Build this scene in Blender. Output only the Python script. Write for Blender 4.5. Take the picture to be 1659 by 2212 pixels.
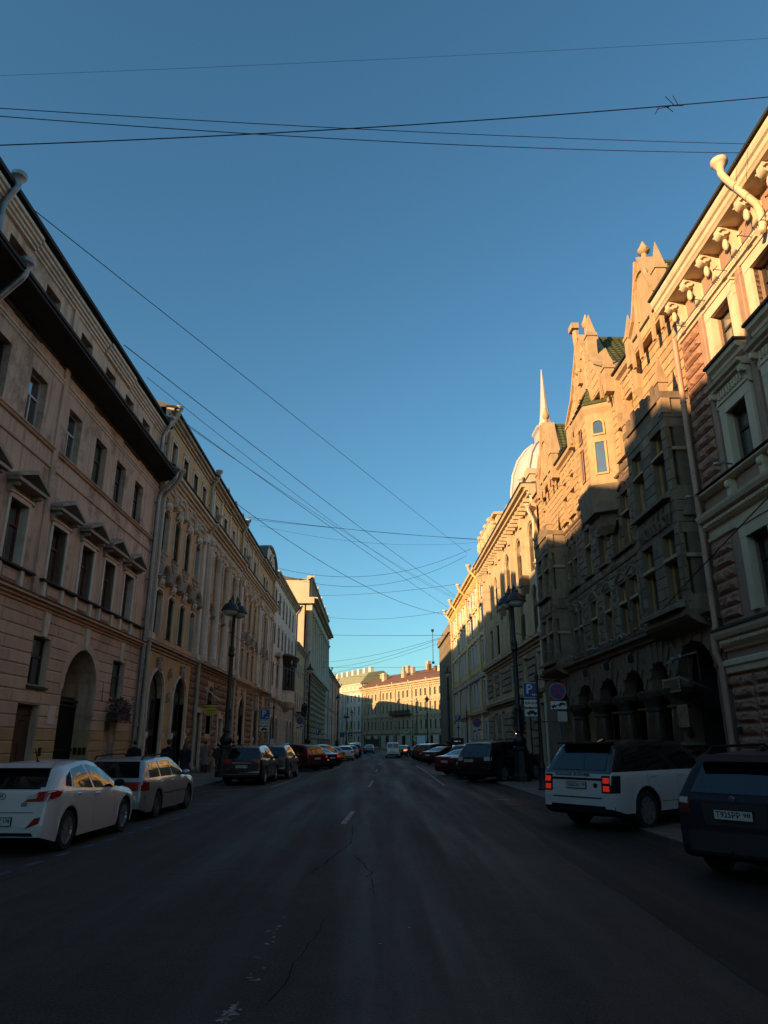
import bpy, bmesh, math, random
from math import sin, cos, pi, radians as R
from mathutils import Vector, Matrix
from mathutils.bvhtree import BVHTree

scene = bpy.context.scene
for o in list(bpy.data.objects): bpy.data.objects.remove(o)
rnd = random.Random(7)

# ------------------------------------------------------------------ camera, sky, sun, exposure
EYE = 1.78
PITCH, YAW = 18.0075, 0.658
cam_d = bpy.data.cameras.new('camera'); cam = bpy.data.objects.new('camera', cam_d)
scene.collection.objects.link(cam)
cam_d.sensor_fit = 'HORIZONTAL'; cam_d.sensor_width = 36.0; cam_d.lens = 36.0 * 1532 / 1659
cam_d.clip_start = 0.1; cam_d.clip_end = 3000
cam.location = (0, 0, EYE); cam.rotation_euler = (R(90 + PITCH), 0, R(-YAW))
scene.camera = cam

SUN_EL, SUN_AZ = 11.5, 40.0      # azimuth: angle of the light's travel from +X towards +Y
world = bpy.data.worlds.new('World'); scene.world = world; world.use_nodes = True
wn, wl = world.node_tree.nodes, world.node_tree.links
wn.clear()
sky = wn.new('ShaderNodeTexSky'); sky.sky_type = 'NISHITA'; sky.sun_disc = False
sky.sun_elevation = R(SUN_EL)
td = Vector((cos(R(SUN_AZ)), sin(R(SUN_AZ)), 0)); ts = -td         # towards the sun
sky.sun_rotation = math.atan2(ts.x, ts.y)
sky.air_density = 1.0; sky.dust_density = 0.8; sky.ozone_density = 2.4; sky.altitude = 0
bg = wn.new('ShaderNodeBackground'); bg.inputs['Strength'].default_value = 0.072
out = wn.new('ShaderNodeOutputWorld')
tint = wn.new('ShaderNodeMixRGB'); tint.blend_type = 'MULTIPLY'; tint.inputs[0].default_value = 1.0; tint.inputs[2].default_value = (0.62, 0.97, 1.0, 1)
wl.new(sky.outputs[0], tint.inputs[1]); wl.new(tint.outputs[0], bg.inputs[0]); wl.new(bg.outputs[0], out.inputs[0])
sun_d = bpy.data.lights.new('sun', 'SUN'); sun_d.energy = 4.0; sun_d.angle = R(0.6); sun_d.color = (1.0, 0.655, 0.31)
sun = bpy.data.objects.new('sun', sun_d); scene.collection.objects.link(sun)
ld = Vector((td.x * cos(R(SUN_EL)), td.y * cos(R(SUN_EL)), -sin(R(SUN_EL))))
sun.rotation_euler = ld.to_track_quat('-Z', 'Y').to_euler(); sun.location = (-60, -60, 60)
vs = scene.view_settings
scene.display_settings.display_device = 'sRGB'
vs.view_transform = 'Standard'; vs.look = 'None'; vs.gamma = 1.0; vs.use_curve_mapping = False; vs.exposure = 1.42
scene.render.engine = 'CYCLES'
cy = scene.cycles
cy.max_bounces = 8; cy.diffuse_bounces = 5; cy.glossy_bounces = 3; cy.transmission_bounces = 3
cy.caustics_reflective = False; cy.caustics_refractive = False
cy.use_denoising = True
try: cy.denoiser = 'OPENIMAGEDENOISE'
except Exception: pass
cy.sample_clamp_indirect = 6.0

# ------------------------------------------------------------------ materials
MATS = {}
def nodes_of(name):
    m = bpy.data.materials.new(name); m.use_nodes = True
    nt = m.node_tree; nt.nodes.clear()
    o = nt.nodes.new('ShaderNodeOutputMaterial'); b = nt.nodes.new('ShaderNodeBsdfPrincipled')
    nt.links.new(b.outputs[0], o.inputs[0])
    MATS[name] = m
    return m, nt, b
def rgb(c): return (c[0], c[1], c[2], 1.0)
def srgb(r, g, b):
    f = lambda v: (v / 255 / 12.92) if v / 255 < 0.04045 else ((v / 255 + 0.055) / 1.055) ** 2.4
    return (f(r), f(g), f(b))
def surf(name, col, dark=None, scale=1.2, rough=0.85, bump=0.15, bscale=18.0, streak=0.0, rand=0.0, metallic=0.0, spec=0.4, dirt=None, dirtamt=0.0):
    """Weathered surface: mottled colour, optional rain streaks and stain patches, fine relief; all in world space."""
    m, nt, b = nodes_of(name); N, Lk = nt.nodes, nt.links
    geo = N.new('ShaderNodeNewGeometry')
    n1 = N.new('ShaderNodeTexNoise'); n1.inputs['Scale'].default_value = scale; n1.inputs['Detail'].default_value = 6; n1.inputs['Roughness'].default_value = 0.65
    Lk.new(geo.outputs['Position'], n1.inputs['Vector'])
    ramp = N.new('ShaderNodeMapRange'); ramp.inputs[1].default_value = 0.32; ramp.inputs[2].default_value = 0.68
    Lk.new(n1.outputs[0], ramp.inputs[0])
    mix = N.new('ShaderNodeMixRGB'); dark = dark or tuple(v * 0.78 for v in col)
    mix.inputs[1].default_value = rgb(dark); mix.inputs[2].default_value = rgb(col)
    Lk.new(ramp.outputs[0], mix.inputs[0]); last = mix.outputs[0]
    if streak > 0:
        mp = N.new('ShaderNodeMapping'); mp.inputs['Scale'].default_value = (4.0, 4.0, 0.3)
        Lk.new(geo.outputs['Position'], mp.inputs[0])
        n2 = N.new('ShaderNodeTexNoise'); n2.inputs['Scale'].default_value = 1.3; n2.inputs['Detail'].default_value = 5
        Lk.new(mp.outputs[0], n2.inputs['Vector'])
        r2 = N.new('ShaderNodeMapRange'); r2.inputs[1].default_value = 0.5; r2.inputs[2].default_value = 0.78; r2.inputs[4].default_value = streak
        Lk.new(n2.outputs[0], r2.inputs[0])
        mx = N.new('ShaderNodeMixRGB'); mx.blend_type = 'MIX'
        mx.inputs[2].default_value = rgb(tuple(v * 0.45 for v in dark)); Lk.new(r2.outputs[0], mx.inputs[0]); Lk.new(last, mx.inputs[1]); last = mx.outputs[0]
    if dirtamt > 0:
        n3 = N.new('ShaderNodeTexNoise'); n3.inputs['Scale'].default_value = 0.8; n3.inputs['Detail'].default_value = 9; n3.inputs['Roughness'].default_value = 0.7
        Lk.new(geo.outputs['Position'], n3.inputs['Vector'])
        r3 = N.new('ShaderNodeMapRange'); r3.inputs[1].default_value = 0.52; r3.inputs[2].default_value = 0.66; r3.inputs[4].default_value = dirtamt
        Lk.new(n3.outputs[0], r3.inputs[0])
        mx = N.new('ShaderNodeMixRGB'); mx.inputs[2].default_value = rgb(dirt or tuple(v * 0.5 for v in dark))
        Lk.new(r3.outputs[0], mx.inputs[0]); Lk.new(last, mx.inputs[1]); last = mx.outputs[0]
    if rand > 0:
        oi = N.new('ShaderNodeObjectInfo'); hs = N.new('ShaderNodeHueSaturation')
        mr = N.new('ShaderNodeMapRange'); mr.inputs[3].default_value = 1 - rand; mr.inputs[4].default_value = 1 + rand
        Lk.new(oi.outputs['Random'], mr.inputs[0]); Lk.new(mr.outputs[0], hs.inputs['Value']); Lk.new(last, hs.inputs['Color']); last = hs.outputs[0]
    Lk.new(last, b.inputs['Base Color'])
    b.inputs['Roughness'].default_value = rough; b.inputs['Metallic'].default_value = metallic
    b.inputs['Specular IOR Level'].default_value = spec
    if bump > 0:
        nb = N.new('ShaderNodeTexNoise'); nb.inputs['Scale'].default_value = bscale; nb.inputs['Detail'].default_value = 5
        Lk.new(geo.outputs['Position'], nb.inputs['Vector'])
        bp = N.new('ShaderNodeBump'); bp.inputs['Strength'].default_value = bump; bp.inputs['Distance'].default_value = 0.03
        Lk.new(nb.outputs[0], bp.inputs['Height']); Lk.new(bp.outputs[0], b.inputs['Normal'])
    return m
def asphalt(name, col, grain=0.5, tracks=0.16, patch=0.2):
    """worn asphalt: stone grain, tyre-polished strips along the street, repaired patches and stains"""
    m, nt, b = nodes_of(name); N, Lk = nt.nodes, nt.links
    geo = N.new('ShaderNodeNewGeometry'); last = None
    def noise(scale, detail, sc=None, lo=.35, hi=.65):
        n = N.new('ShaderNodeTexNoise'); n.inputs['Scale'].default_value = scale; n.inputs['Detail'].default_value = detail; n.inputs['Roughness'].default_value = .65
        if sc:
            mp = N.new('ShaderNodeMapping'); mp.inputs['Scale'].default_value = sc; Lk.new(geo.outputs['Position'], mp.inputs[0]); Lk.new(mp.outputs[0], n.inputs['Vector'])
        else: Lk.new(geo.outputs['Position'], n.inputs['Vector'])
        r = N.new('ShaderNodeMapRange'); r.inputs[1].default_value = lo; r.inputs[2].default_value = hi; Lk.new(n.outputs[0], r.inputs[0]); return r.outputs[0], n.outputs[0]
    def layer(prev, fac, lo, hi):
        r = N.new('ShaderNodeMapRange'); r.inputs[3].default_value = lo; r.inputs[4].default_value = hi; Lk.new(fac, r.inputs[0])
        if prev is None: return r.outputs[0]
        mu = N.new('ShaderNodeMath'); mu.operation = 'MULTIPLY'; Lk.new(prev, mu.inputs[0]); Lk.new(r.outputs[0], mu.inputs[1]); return mu.outputs[0]
    g, graw = noise(42, 4); t, _ = noise(1.0, 4, (1.1, .05, 1)); p, _ = noise(.35, 6, None, .45, .58); f, _ = noise(4, 6)
    v = layer(None, g, 1 - grain, 1 + grain); v = layer(v, t, 1 - tracks, 1 + tracks); v = layer(v, p, 1 - patch, 1 + patch * .4); v = layer(v, f, .88, 1.12)
    mx = N.new('ShaderNodeMixRGB'); mx.blend_type = 'MULTIPLY'; mx.inputs[0].default_value = 1; mx.inputs[1].default_value = rgb(col); Lk.new(v, mx.inputs[2]); Lk.new(mx.outputs[0], b.inputs['Base Color'])
    rr = N.new('ShaderNodeMapRange'); rr.inputs[3].default_value = .62; rr.inputs[4].default_value = .92; Lk.new(t, rr.inputs[0]); Lk.new(rr.outputs[0], b.inputs['Roughness']); b.inputs['Specular IOR Level'].default_value = .28
    bp = N.new('ShaderNodeBump'); bp.inputs['Strength'].default_value = .6; bp.inputs['Distance'].default_value = .012; Lk.new(graw, bp.inputs['Height']); Lk.new(bp.outputs[0], b.inputs['Normal'])
    return m
def paint(name, col, rough=0.3, metallic=0.0, coat=0.0, spec=0.5, dust=0.0):
    m, nt, b = nodes_of(name); N, Lk = nt.nodes, nt.links
    b.inputs['Roughness'].default_value = rough; b.inputs['Metallic'].default_value = metallic
    b.inputs['Coat Weight'].default_value = coat; b.inputs['Coat Roughness'].default_value = 0.04; b.inputs['Specular IOR Level'].default_value = spec
    geo = N.new('ShaderNodeNewGeometry')
    n1 = N.new('ShaderNodeTexNoise'); n1.inputs['Scale'].default_value = 3.0; n1.inputs['Detail'].default_value = 6
    Lk.new(geo.outputs['Position'], n1.inputs['Vector'])
    mix = N.new('ShaderNodeMixRGB'); mix.inputs[1].default_value = rgb(tuple(v * (0.9 - dust * 0.2) + dust * 0.02 for v in col)); mix.inputs[2].default_value = rgb(col)
    Lk.new(n1.outputs[0], mix.inputs[0]); Lk.new(mix.outputs[0], b.inputs['Base Color'])
    if dust > 0:
        mr = N.new('ShaderNodeMapRange'); mr.inputs[3].default_value = rough; mr.inputs[4].default_value = min(1, rough + dust)
        Lk.new(n1.outputs[0], mr.inputs[0]); Lk.new(mr.outputs[0], b.inputs['Roughness'])
    return m
def glass(name, col=(0.012, 0.014, 0.016), rough=0.04, wave=0.03, wscale=1.6, spec=0.6, coat=0.8, ior=2.1):
    """Pane seen from outside with an unlit room behind it: dark, mirror-like, slightly wavy."""
    m, nt, b = nodes_of(name); N, Lk = nt.nodes, nt.links
    b.inputs['Base Color'].default_value = rgb(col); b.inputs['Roughness'].default_value = rough
    b.inputs['Specular IOR Level'].default_value = spec; b.inputs['IOR'].default_value = ior; b.inputs['Coat Weight'].default_value = coat; b.inputs['Coat Roughness'].default_value = 0.02
    if wave:
        geo = N.new('ShaderNodeNewGeometry'); n1 = N.new('ShaderNodeTexNoise'); n1.inputs['Scale'].default_value = wscale; n1.inputs['Detail'].default_value = 1
        Lk.new(geo.outputs['Position'], n1.inputs['Vector'])
        bp = N.new('ShaderNodeBump'); bp.inputs['Strength'].default_value = wave; bp.inputs['Distance'].default_value = 0.1
        Lk.new(n1.outputs[0], bp.inputs['Height']); Lk.new(bp.outputs[0], b.inputs['Normal'])
        oi = N.new('ShaderNodeObjectInfo'); mx = N.new('ShaderNodeMixRGB')
        mx.inputs[1].default_value = rgb(tuple(v * 0.4 for v in col)); mx.inputs[2].default_value = rgb(tuple(v * 2.6 for v in col))
        Lk.new(oi.outputs['Random'], mx.inputs[0]); Lk.new(mx.outputs[0], b.inputs['Base Color'])
    return m
def glow(name, col, strength):
    m, nt, b = nodes_of(name)
    b.inputs['Base Color'].default_value = rgb(col); b.inputs['Emission Color'].default_value = rgb(col); b.inputs['Emission Strength'].default_value = strength
    return m

# ------------------------------------------------------------------ mesh builder
def link(o): scene.collection.objects.link(o); return o
class MB:
    """Collects simple solids; build() links them as ONE mesh object."""
    def __init__(s): s.v = []; s.f = []
    def add(s, vs_, fs):
        n = len(s.v); s.v += [tuple(p) for p in vs_]; s.f += [tuple(i + n for i in q) for q in fs]; return s
    def box(s, x0, x1, y0, y1, z0, z1):
        return s.add([(x0,y0,z0),(x1,y0,z0),(x1,y1,z0),(x0,y1,z0),(x0,y0,z1),(x1,y0,z1),(x1,y1,z1),(x0,y1,z1)],
                     [(0,3,2,1),(4,5,6,7),(0,1,5,4),(1,2,6,5),(2,3,7,6),(3,0,4,7)])
    def bev(s, x0, x1, y0, y1, z0, z1, b):
        """block whose +Y (outer) face is chamfered"""
        return s.add([(x0,y0,z0),(x1,y0,z0),(x1,y0,z1),(x0,y0,z1),(x0,y1-b,z0),(x1,y1-b,z0),(x1,y1-b,z1),(x0,y1-b,z1),
                      (x0+b,y1,z0+b),(x1-b,y1,z0+b),(x1-b,y1,z1-b),(x0+b,y1,z1-b)],
                     [(0,1,2,3),(0,4,5,1),(1,5,6,2),(2,6,7,3),(3,7,4,0),(4,8,9,5),(5,9,10,6),(6,10,11,7),(7,11,8,4),(8,11,10,9)])
    def prism(s, pts, axis, a, b):
        """closed 2-D outline pts extruded along axis 'x','y' or 'z' from a to b"""
        def P(p, t):
            return {'x': (t, p[0], p[1]), 'y': (p[0], t, p[1]), 'z': (p[0], p[1], t)}[axis]
        n = len(pts)
        return s.add([P(p, a) for p in pts] + [P(p, b) for p in pts],
                     [tuple(range(n))[::-1], tuple(range(n, 2*n))] + [(i, (i+1) % n, (i+1) % n + n, i + n) for i in range(n)])
    def lathe(s, prof, seg=12, c=(0, 0, 0), sq=None, half=False):
        """prof: list of (radius, z); closed with caps"""
        k = seg; n = len(prof); vs_ = []
        a0 = pi / k if sq else 0
        for r, z in prof:
            for i in range(k):
                a = a0 + 2 * pi * i / k; vs_.append((c[0] + r * cos(a), c[1] + r * sin(a), c[2] + z))
        fs = [(j*k+i, j*k+(i+1) % k, (j+1)*k+(i+1) % k, (j+1)*k+i) for j in range(n-1) for i in range(k)]
        return s.add(vs_, fs + [tuple(range(k))[::-1], tuple(range((n-1)*k, n*k))])
    def tube(s, path, r, seg=6, caps=True):
        pts = [Vector(p) for p in path]; n = len(pts); rr = r if isinstance(r, (list, tuple)) else [r] * n
        vs_ = []; up = None
        for i, p in enumerate(pts):
            t = (pts[min(i+1, n-1)] - pts[max(i-1, 0)]).normalized()
            if up is None:
                up = Vector((0, 0, 1)) if abs(t.z) < 0.9 else Vector((1, 0, 0))
            a = (up - t * up.dot(t))
            if a.length < 1e-4: a = t.orthogonal()
            a.normalize(); b = t.cross(a); up = a
            for k in range(seg):
                q = 2 * pi * k / seg; vs_.append(p + (a * cos(q) + b * sin(q)) * rr[i])
        fs = [(j*seg+i, j*seg+(i+1) % seg, (j+1)*seg+(i+1) % seg, (j+1)*seg+i) for j in range(n-1) for i in range(seg)]
        if caps: fs += [tuple(range(seg))[::-1], tuple(range((n-1)*seg, n*seg))]
        return s.add(vs_, fs)
    def sweep(s, path, prof):
        """profile prof (list of (outward, y)) swept along an XZ path [(x,z)], outward = left normal of path"""
        n = len(path); k = len(prof); vs_ = []
        for i in range(n):
            a = Vector(path[max(i-1, 0)]); b = Vector(path[min(i+1, n-1)]); t = (b - a).normalized(); nn = Vector((-t.y, t.x))
            for (o_, y) in prof: vs_.append((path[i][0] + nn.x * o_, y, path[i][1] + nn.y * o_))
        fs = [(j*k+i, j*k+(i+1) % k, (j+1)*k+(i+1) % k, (j+1)*k+i) for j in range(n-1) for i in range(k)]
        return s.add(vs_, fs + [tuple(range(k))[::-1], tuple(range((n-1)*k, n*k))])
    def ball(s, c, rx, ry, rz, seg=10, rings=6, jit=0.0, rg=None):
        vs_ = [(c[0], c[1], c[2] - rz)]
        for j in range(1, rings):
            t = -pi/2 + pi * j / rings
            for i in range(seg):
                a = 2 * pi * i / seg; q = 1 + (rg.uniform(-jit, jit) if rg else 0)
                vs_.append((c[0] + rx*cos(t)*cos(a)*q, c[1] + ry*cos(t)*sin(a)*q, c[2] + rz*sin(t)*q))
        vs_.append((c[0], c[1], c[2] + rz)); L_ = len(vs_) - 1
        fs = [(0, 1+(i+1) % seg, 1+i) for i in range(seg)]
        for j in range(rings-2):
            for i in range(seg): fs.append((1+j*seg+i, 1+j*seg+(i+1) % seg, 1+(j+1)*seg+(i+1) % seg, 1+(j+1)*seg+i))
        b = 1 + (rings-2)*seg
        fs += [(b+i, b+(i+1) % seg, L_) for i in range(seg)]
        return s.add(vs_, fs)
    def xf(s, M, start=0):
        for i in range(start, len(s.v)): s.v[i] = tuple(M @ Vector(s.v[i]))
        return s
    def mesh(s, name, mat, smooth=0):
        me = bpy.data.meshes.new(name); me.from_pydata(s.v, [], s.f)
        me.materials.append(MATS[mat] if isinstance(mat, str) else mat)
        if smooth:
            me.shade_smooth(); me.set_sharp_from_angle(angle=R(smooth))
        me.update(); return me
    def build(s, name, mat, parent=None, loc=(0, 0, 0), rz=0, smooth=0):
        return put(name, s.mesh(name, mat, smooth), parent, loc, rz)
def put(name, me, parent=None, loc=(0, 0, 0), rz=0, sc=None):
    o = bpy.data.objects.new(name, me); link(o); o.location = loc
    if rz: o.rotation_euler = (0, 0, rz)
    if sc: o.scale = sc
    if parent: o.parent = parent
    return o
def tag(o, label, cat, group=None, kind=None):
    if label: o['label'] = label
    if cat: o['category'] = cat
    if group: o['group'] = group
    if kind: o['kind'] = kind
    return o
def thing(name, label, cat, loc=(0, 0, 0), rz=0, group=None):
    o = bpy.data.objects.new(name, None); link(o); o.empty_display_size = 0.3
    o.location = loc; o.rotation_euler = (0, 0, rz)
    return tag(o, label, cat, group)
def struct(o): o['kind'] = 'structure'; return o
def copy_tree(o, parent=None):
    c = o.copy(); link(c)
    if parent: c.parent = parent
    for ch in o.children: copy_tree(ch, c)
    return c
def arc(cx_, cz, r, a0, a1, n): return [(cx_ + r * cos(a0 + (a1-a0) * i / n), cz + r * sin(a0 + (a1-a0) * i / n)) for i in range(n+1)]
FONT = None
def text_mesh(txt, size, depth=0.004, align='CENTER', bold=0.0):
    cu = bpy.data.curves.new('t', 'FONT'); cu.body = txt; cu.size = size; cu.extrude = depth; cu.align_x = align; cu.align_y = 'CENTER'; cu.offset = bold; cu.resolution_u = 2
    o = bpy.data.objects.new('t', cu); link(o)
    dg = bpy.context.evaluated_depsgraph_get(); me = bpy.data.meshes.new_from_object(o.evaluated_get(dg))
    bpy.data.objects.remove(o); bpy.data.curves.remove(cu)
    return me
def lettering(txt, size, mat, parent, loc, rot, depth=0.004, bold=0.0, width=None, name='lettering'):
    me = text_mesh(txt, size, depth, bold=bold); me.materials.clear(); me.materials.append(MATS[mat]); me.name = name
    o = put(name, me, parent, loc); o.rotation_euler = rot
    if width:
        xs = [v.co.x for v in me.vertices]
        if xs: o.scale = (width / (max(xs) - min(xs)),) + (1, 1)
    return o

# ------------------------------------------------------------------ facade toolkit (local x along the street, local y outwards, z up)
def wall_mesh(name, mat, s0, s1, z0, z1, holes, depth=0.32, thick=True):
    """Plaster wall with real openings. holes: (a, b, z0, z1, kind) kind 'r' rectangle, 'a' round arch (z1 = crown), 'g' segmental"""
    mb = MB()
    xs = sorted({s0, s1} | {min(max(v, s0), s1) for h in holes for v in (h[0], h[1])})
    zs = sorted({z0, z1} | {min(max(v, z0), z1) for h in holes for v in (h[2], h[3])})
    for i in range(len(xs) - 1):
        for j in range(len(zs) - 1):
            cx_, cz = (xs[i] + xs[i+1]) / 2, (zs[j] + zs[j+1]) / 2
            if any(h[0] < cx_ < h[1] and h[2] < cz < h[3] for h in holes): continue
            mb.add([(xs[i], 0, zs[j]), (xs[i+1], 0, zs[j]), (xs[i+1], 0, zs[j+1]), (xs[i], 0, zs[j+1])], [(3, 2, 1, 0)])
    for h in holes:
        a, b, c, d, k = h[:5]; D = h[5] if len(h) > 5 else depth
        out_ = opening_path(a, b, c, d, k)
        n = len(out_)
        mb.add([(p[0], 0, p[1]) for p in out_] + [(p[0], -D, p[1]) for p in out_], [(i, i+1, i+1+n, i+n) for i in range(n-1)] + [(n-1, 0, n, 2*n-1)])
        if k != 'r':
            top = [p for p in out_ if p[1] > c + 1e-6]
            m = len(top)
            for i in range(m-1):
                p, q = top[i], top[i+1]
                mb.add([(p[0], 0, p[1]), (q[0], 0, q[1]), (q[0], 0, d), (p[0], 0, d)], [(0, 1, 2, 3)])
    return mb.mesh(name, mat)
def opening_path(a, b, c, d, k, n=12):
    """outline from bottom-left up over the head and down to bottom-right"""
    w = (b - a) / 2; m = (a + b) / 2
    if k == 'r': return [(a, c), (a, d), (b, d), (b, c)]
    if k == 'a': r = w; top = [(m - r * cos(pi * i / n), d - r + r * sin(pi * i / n)) for i in range(n+1)]
    elif k == 'g':
        h = w * 0.28; rr = (w*w + h*h) / (2*h); t = math.asin(w / rr)
        top = [(m + rr * sin(-t + 2*t*i/n), d - rr + rr * cos(-t + 2*t*i/n)) for i in range(n+1)]
    elif k == 'p':   # pointed / tudor head
        h = w * 0.7; top = [(a, d - h), (a + w*0.2, d - h*0.45), (a + w*0.55, d - h*0.12), (m, d), (b - w*0.55, d - h*0.12), (b - w*0.2, d - h*0.45), (b, d - h)]
    return [(a, c)] + top + [(b, c)]
def win_mesh(w, h, kind='r', fr=0.07, mull=1, trans=(0.66,), t=0.06, extra=0):
    """window frame centred at s=0, sill at z=0 (local y: front of frame = 0)"""
    mb = MB(); path = opening_path(-w/2, w/2, 0, h, kind)
    n = len(path); inn = []
    c = Vector((0, h * 0.5))
    path2 = path + []
    for i, p in enumerate(path2):
        if i == 0: inn.append((p[0] + fr, p[1] + fr)); continue
        if i == n-1: inn.append((p[0] - fr, p[1] + fr)); continue
        a = Vector(path2[i-1]); b = Vector(path2[i+1]); tt = (b - a).normalized(); nn = Vector((tt.y, -tt.x))
        inn.append((p[0] + nn.x * fr * (1.3 if kind == 'r' else 1), p[1] + nn.y * fr * (1.3 if kind == 'r' else 1)))
    vs_ = [(p[0], 0, p[1]) for p in path2] + [(p[0], 0, p[1]) for p in inn] + [(p[0], -t, p[1]) for p in inn]
    fs = []
    for i in range(n):
        j = (i+1) % n
        fs.append((i, j, j+n, i+n)); fs.append((i+n, j+n, j+2*n, i+2*n))
    mb.add(vs_, fs)
    zt = [h * q for q in trans]
    for q in zt: mb.box(-w/2 + fr*0.6, w/2 - fr*0.6, -t, 0.012, q - fr*0.5, q + fr*0.5)
    top = zt[0] if (zt and extra == 0) else h - fr
    if kind != 'r' and not zt: top = h - fr
    for i in range(mull):
        x = -w/2 + w * (i+1) / (mull+1); mb.box(x - fr*0.45, x + fr*0.45, -t, 0.006, fr*0.6, top)
    return mb
def pane_mesh(w, h, kind='r', y=-0.04):
    p = opening_path(-w/2, w/2, 0, h, kind); return MB().add([(q[0], y, q[1]) for q in p], [tuple(range(len(p)))])
SHARED = {}
def shared(key, fn):
    if key not in SHARED: SHARED[key] = fn()
    return SHARED[key]
def window(parent, s, z, w, h, mat='frame_dark', kind='r', d=-0.2, gl='glass', mull=1, trans=(0.68,), fr=0.07, name='window', sill=None, sillmat=None, extra=0):
    if gl == 'glass':
        q = rnd.random(); gl = 'glass_curtain' if q < .16 else ('glass_soft' if q < .4 else 'glass')
    key = ('win', round(w, 3), round(h, 3), kind, mat, mull, trans, fr, extra)
    me = shared(key, lambda: win_mesh(w, h, kind, fr, mull, trans, extra=extra).mesh('window', mat))
    o = put(name, me, parent, (s, d, z))
    put('pane', shared(('pane', round(w, 3), round(h, 3), kind, gl), lambda: pane_mesh(w, h, kind).mesh('pane', gl)), o)
    if sill:
        put('sill', shared(('sill', round(w, 3), sill, sillmat), lambda: MB().prism([(-d, -0.1), (sill - d, -0.12), (sill - d, -0.07), (-d - 0.02, -0.01), (0, 0.0), (0, -0.1)], 'x', -w/2 - 0.1, w/2 + 0.1).mesh('sill', sillmat)), o)
    return o
def moulding(parent, name, mat, s0, s1, prof):
    """prof: outline in (d, z), extruded along the facade"""
    return MB().prism(prof, 'x', s0, s1).build(name, mat, parent)
def cornice_prof(z0, z1, d1, steps=4, d0=-0.05):
    pts = [(d0, z0)]
    for i in range(steps):
        a = (i + 1) / steps; z = z0 + (z1 - z0) * i / steps
        pts += [(d1 * (a ** 1.4), z + 0.004 * i), (d1 * (a ** 1.4), z + (z1 - z0) / steps * 0.8), (d1 * (a ** 1.4) + 0.03, z + (z1 - z0) / steps * 0.9)]
    pts += [(pts[-1][0], z1), (d0, z1 + 0.06)]
    return pts
def pipe(parent, name, mat, s, d, ztop, zbot, r=0.085, jog=None, funnel=True, lean=0.5, bands=True):
    """rain pipe: funnel, swan neck back to the wall, straight drop, clamps"""
    mb = MB()
    path = [(s, d + lean, ztop - 0.25), (s, d + lean, ztop - 0.45), (s, d + lean - 0.08, ztop - 0.6), (s, d + 0.08, ztop - 0.6 - lean * 0.95), (s, d, ztop - 0.8 - lean)] if lean > 0.05 else [(s, d, ztop - 0.2)]
    if jog:
        for (z, dd) in jog: path.append((s, d + dd, z))
    path.append((s, d, zbot + 0.25)); path += [(s, d + 0.05, zbot + 0.08), (s, d + 0.18, zbot)]
    mb.tube(path, r, 10)
    if funnel: mb.lathe([(r, -0.3), (r * 1.05, -0.16), (r * 2.1, 0.0), (r * 2.3, 0.02), (r * 2.3, 0.14), (r * 2.0, 0.14), (r * 1.2, 0.0)], 12, (s, d + lean, ztop - 0.14))
    if bands:
        z = zbot + 0.9
        while z < ztop - 1.4:
            mb.lathe([(r * 1.12, 0), (r * 1.2, 0.02), (r * 1.12, 0.05)], 10, (s, d, z)); z += 1.25
    o = mb.build(name, mat, parent, smooth=50)
    cl = MB(); z = zbot + 1.2
    while z < ztop - 1.4: cl.box(s - 0.2, s + 0.12, d - 0.16, d - 0.12, z, z + 0.025); cl.box(s - 0.012, s + 0.012, d - 0.2, d - r, z, z + 0.025); z += 1.9
    cl.build('clamp', 'iron', o)
    return o
def rock_meshes(mat, n=4, depth=0.1, nx=5, nz=3, rough=0.05, seed=3):
    """rock-faced unit stones 1 x 1, front bulging to local y = 1 (scale per stone)"""
    res = []
    rg = random.Random(seed)
    for k in range(n):
        mb = MB(); vs_ = []
        for j in range(nz+1):
            for i in range(nx+1):
                e = (i in (0, nx)) or (j in (0, nz))
                vs_.append((i / nx - 0.5, 0.25 if e else rg.uniform(0.6, 1.0), j / nz - 0.5))
        fs = [(j*(nx+1)+i, (j+1)*(nx+1)+i, (j+1)*(nx+1)+i+1, j*(nx+1)+i+1) for j in range(nz) for i in range(nx)]
        mb.add(vs_, fs)
        ed = [(-.5, -.5), (.5, -.5), (.5, .5), (-.5, .5)]
        mb.add([(a, 0.25, b) for a, b in ed] + [(a, -0.2, b) for a, b in ed], [(i, (i+1) % 4, (i+1) % 4 + 4, i + 4) for i in range(4)])
        res.append(mb.mesh('stone', mat))
    return res
def unit_block(mat, b=0.06):
    """smooth ashlar: unit block with chamfered front"""
    return shared(('ublock', mat, b), lambda: MB().add(
        [(-.5,0,-.5),(.5,0,-.5),(.5,0,.5),(-.5,0,.5),(-.5,.5,-.5),(.5,.5,-.5),(.5,.5,.5),(-.5,.5,.5),(-.5+b*.35,1,-.5+b),(.5-b*.35,1,-.5+b),(.5-b*.35,1,.5-b),(-.5+b*.35,1,.5-b)],
        [(0,4,5,1),(1,5,6,2),(2,6,7,3),(3,7,4,0),(4,8,9,5),(5,9,10,6),(6,10,11,7),(7,11,8,4),(8,11,10,9)]).mesh('block', mat))
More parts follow.
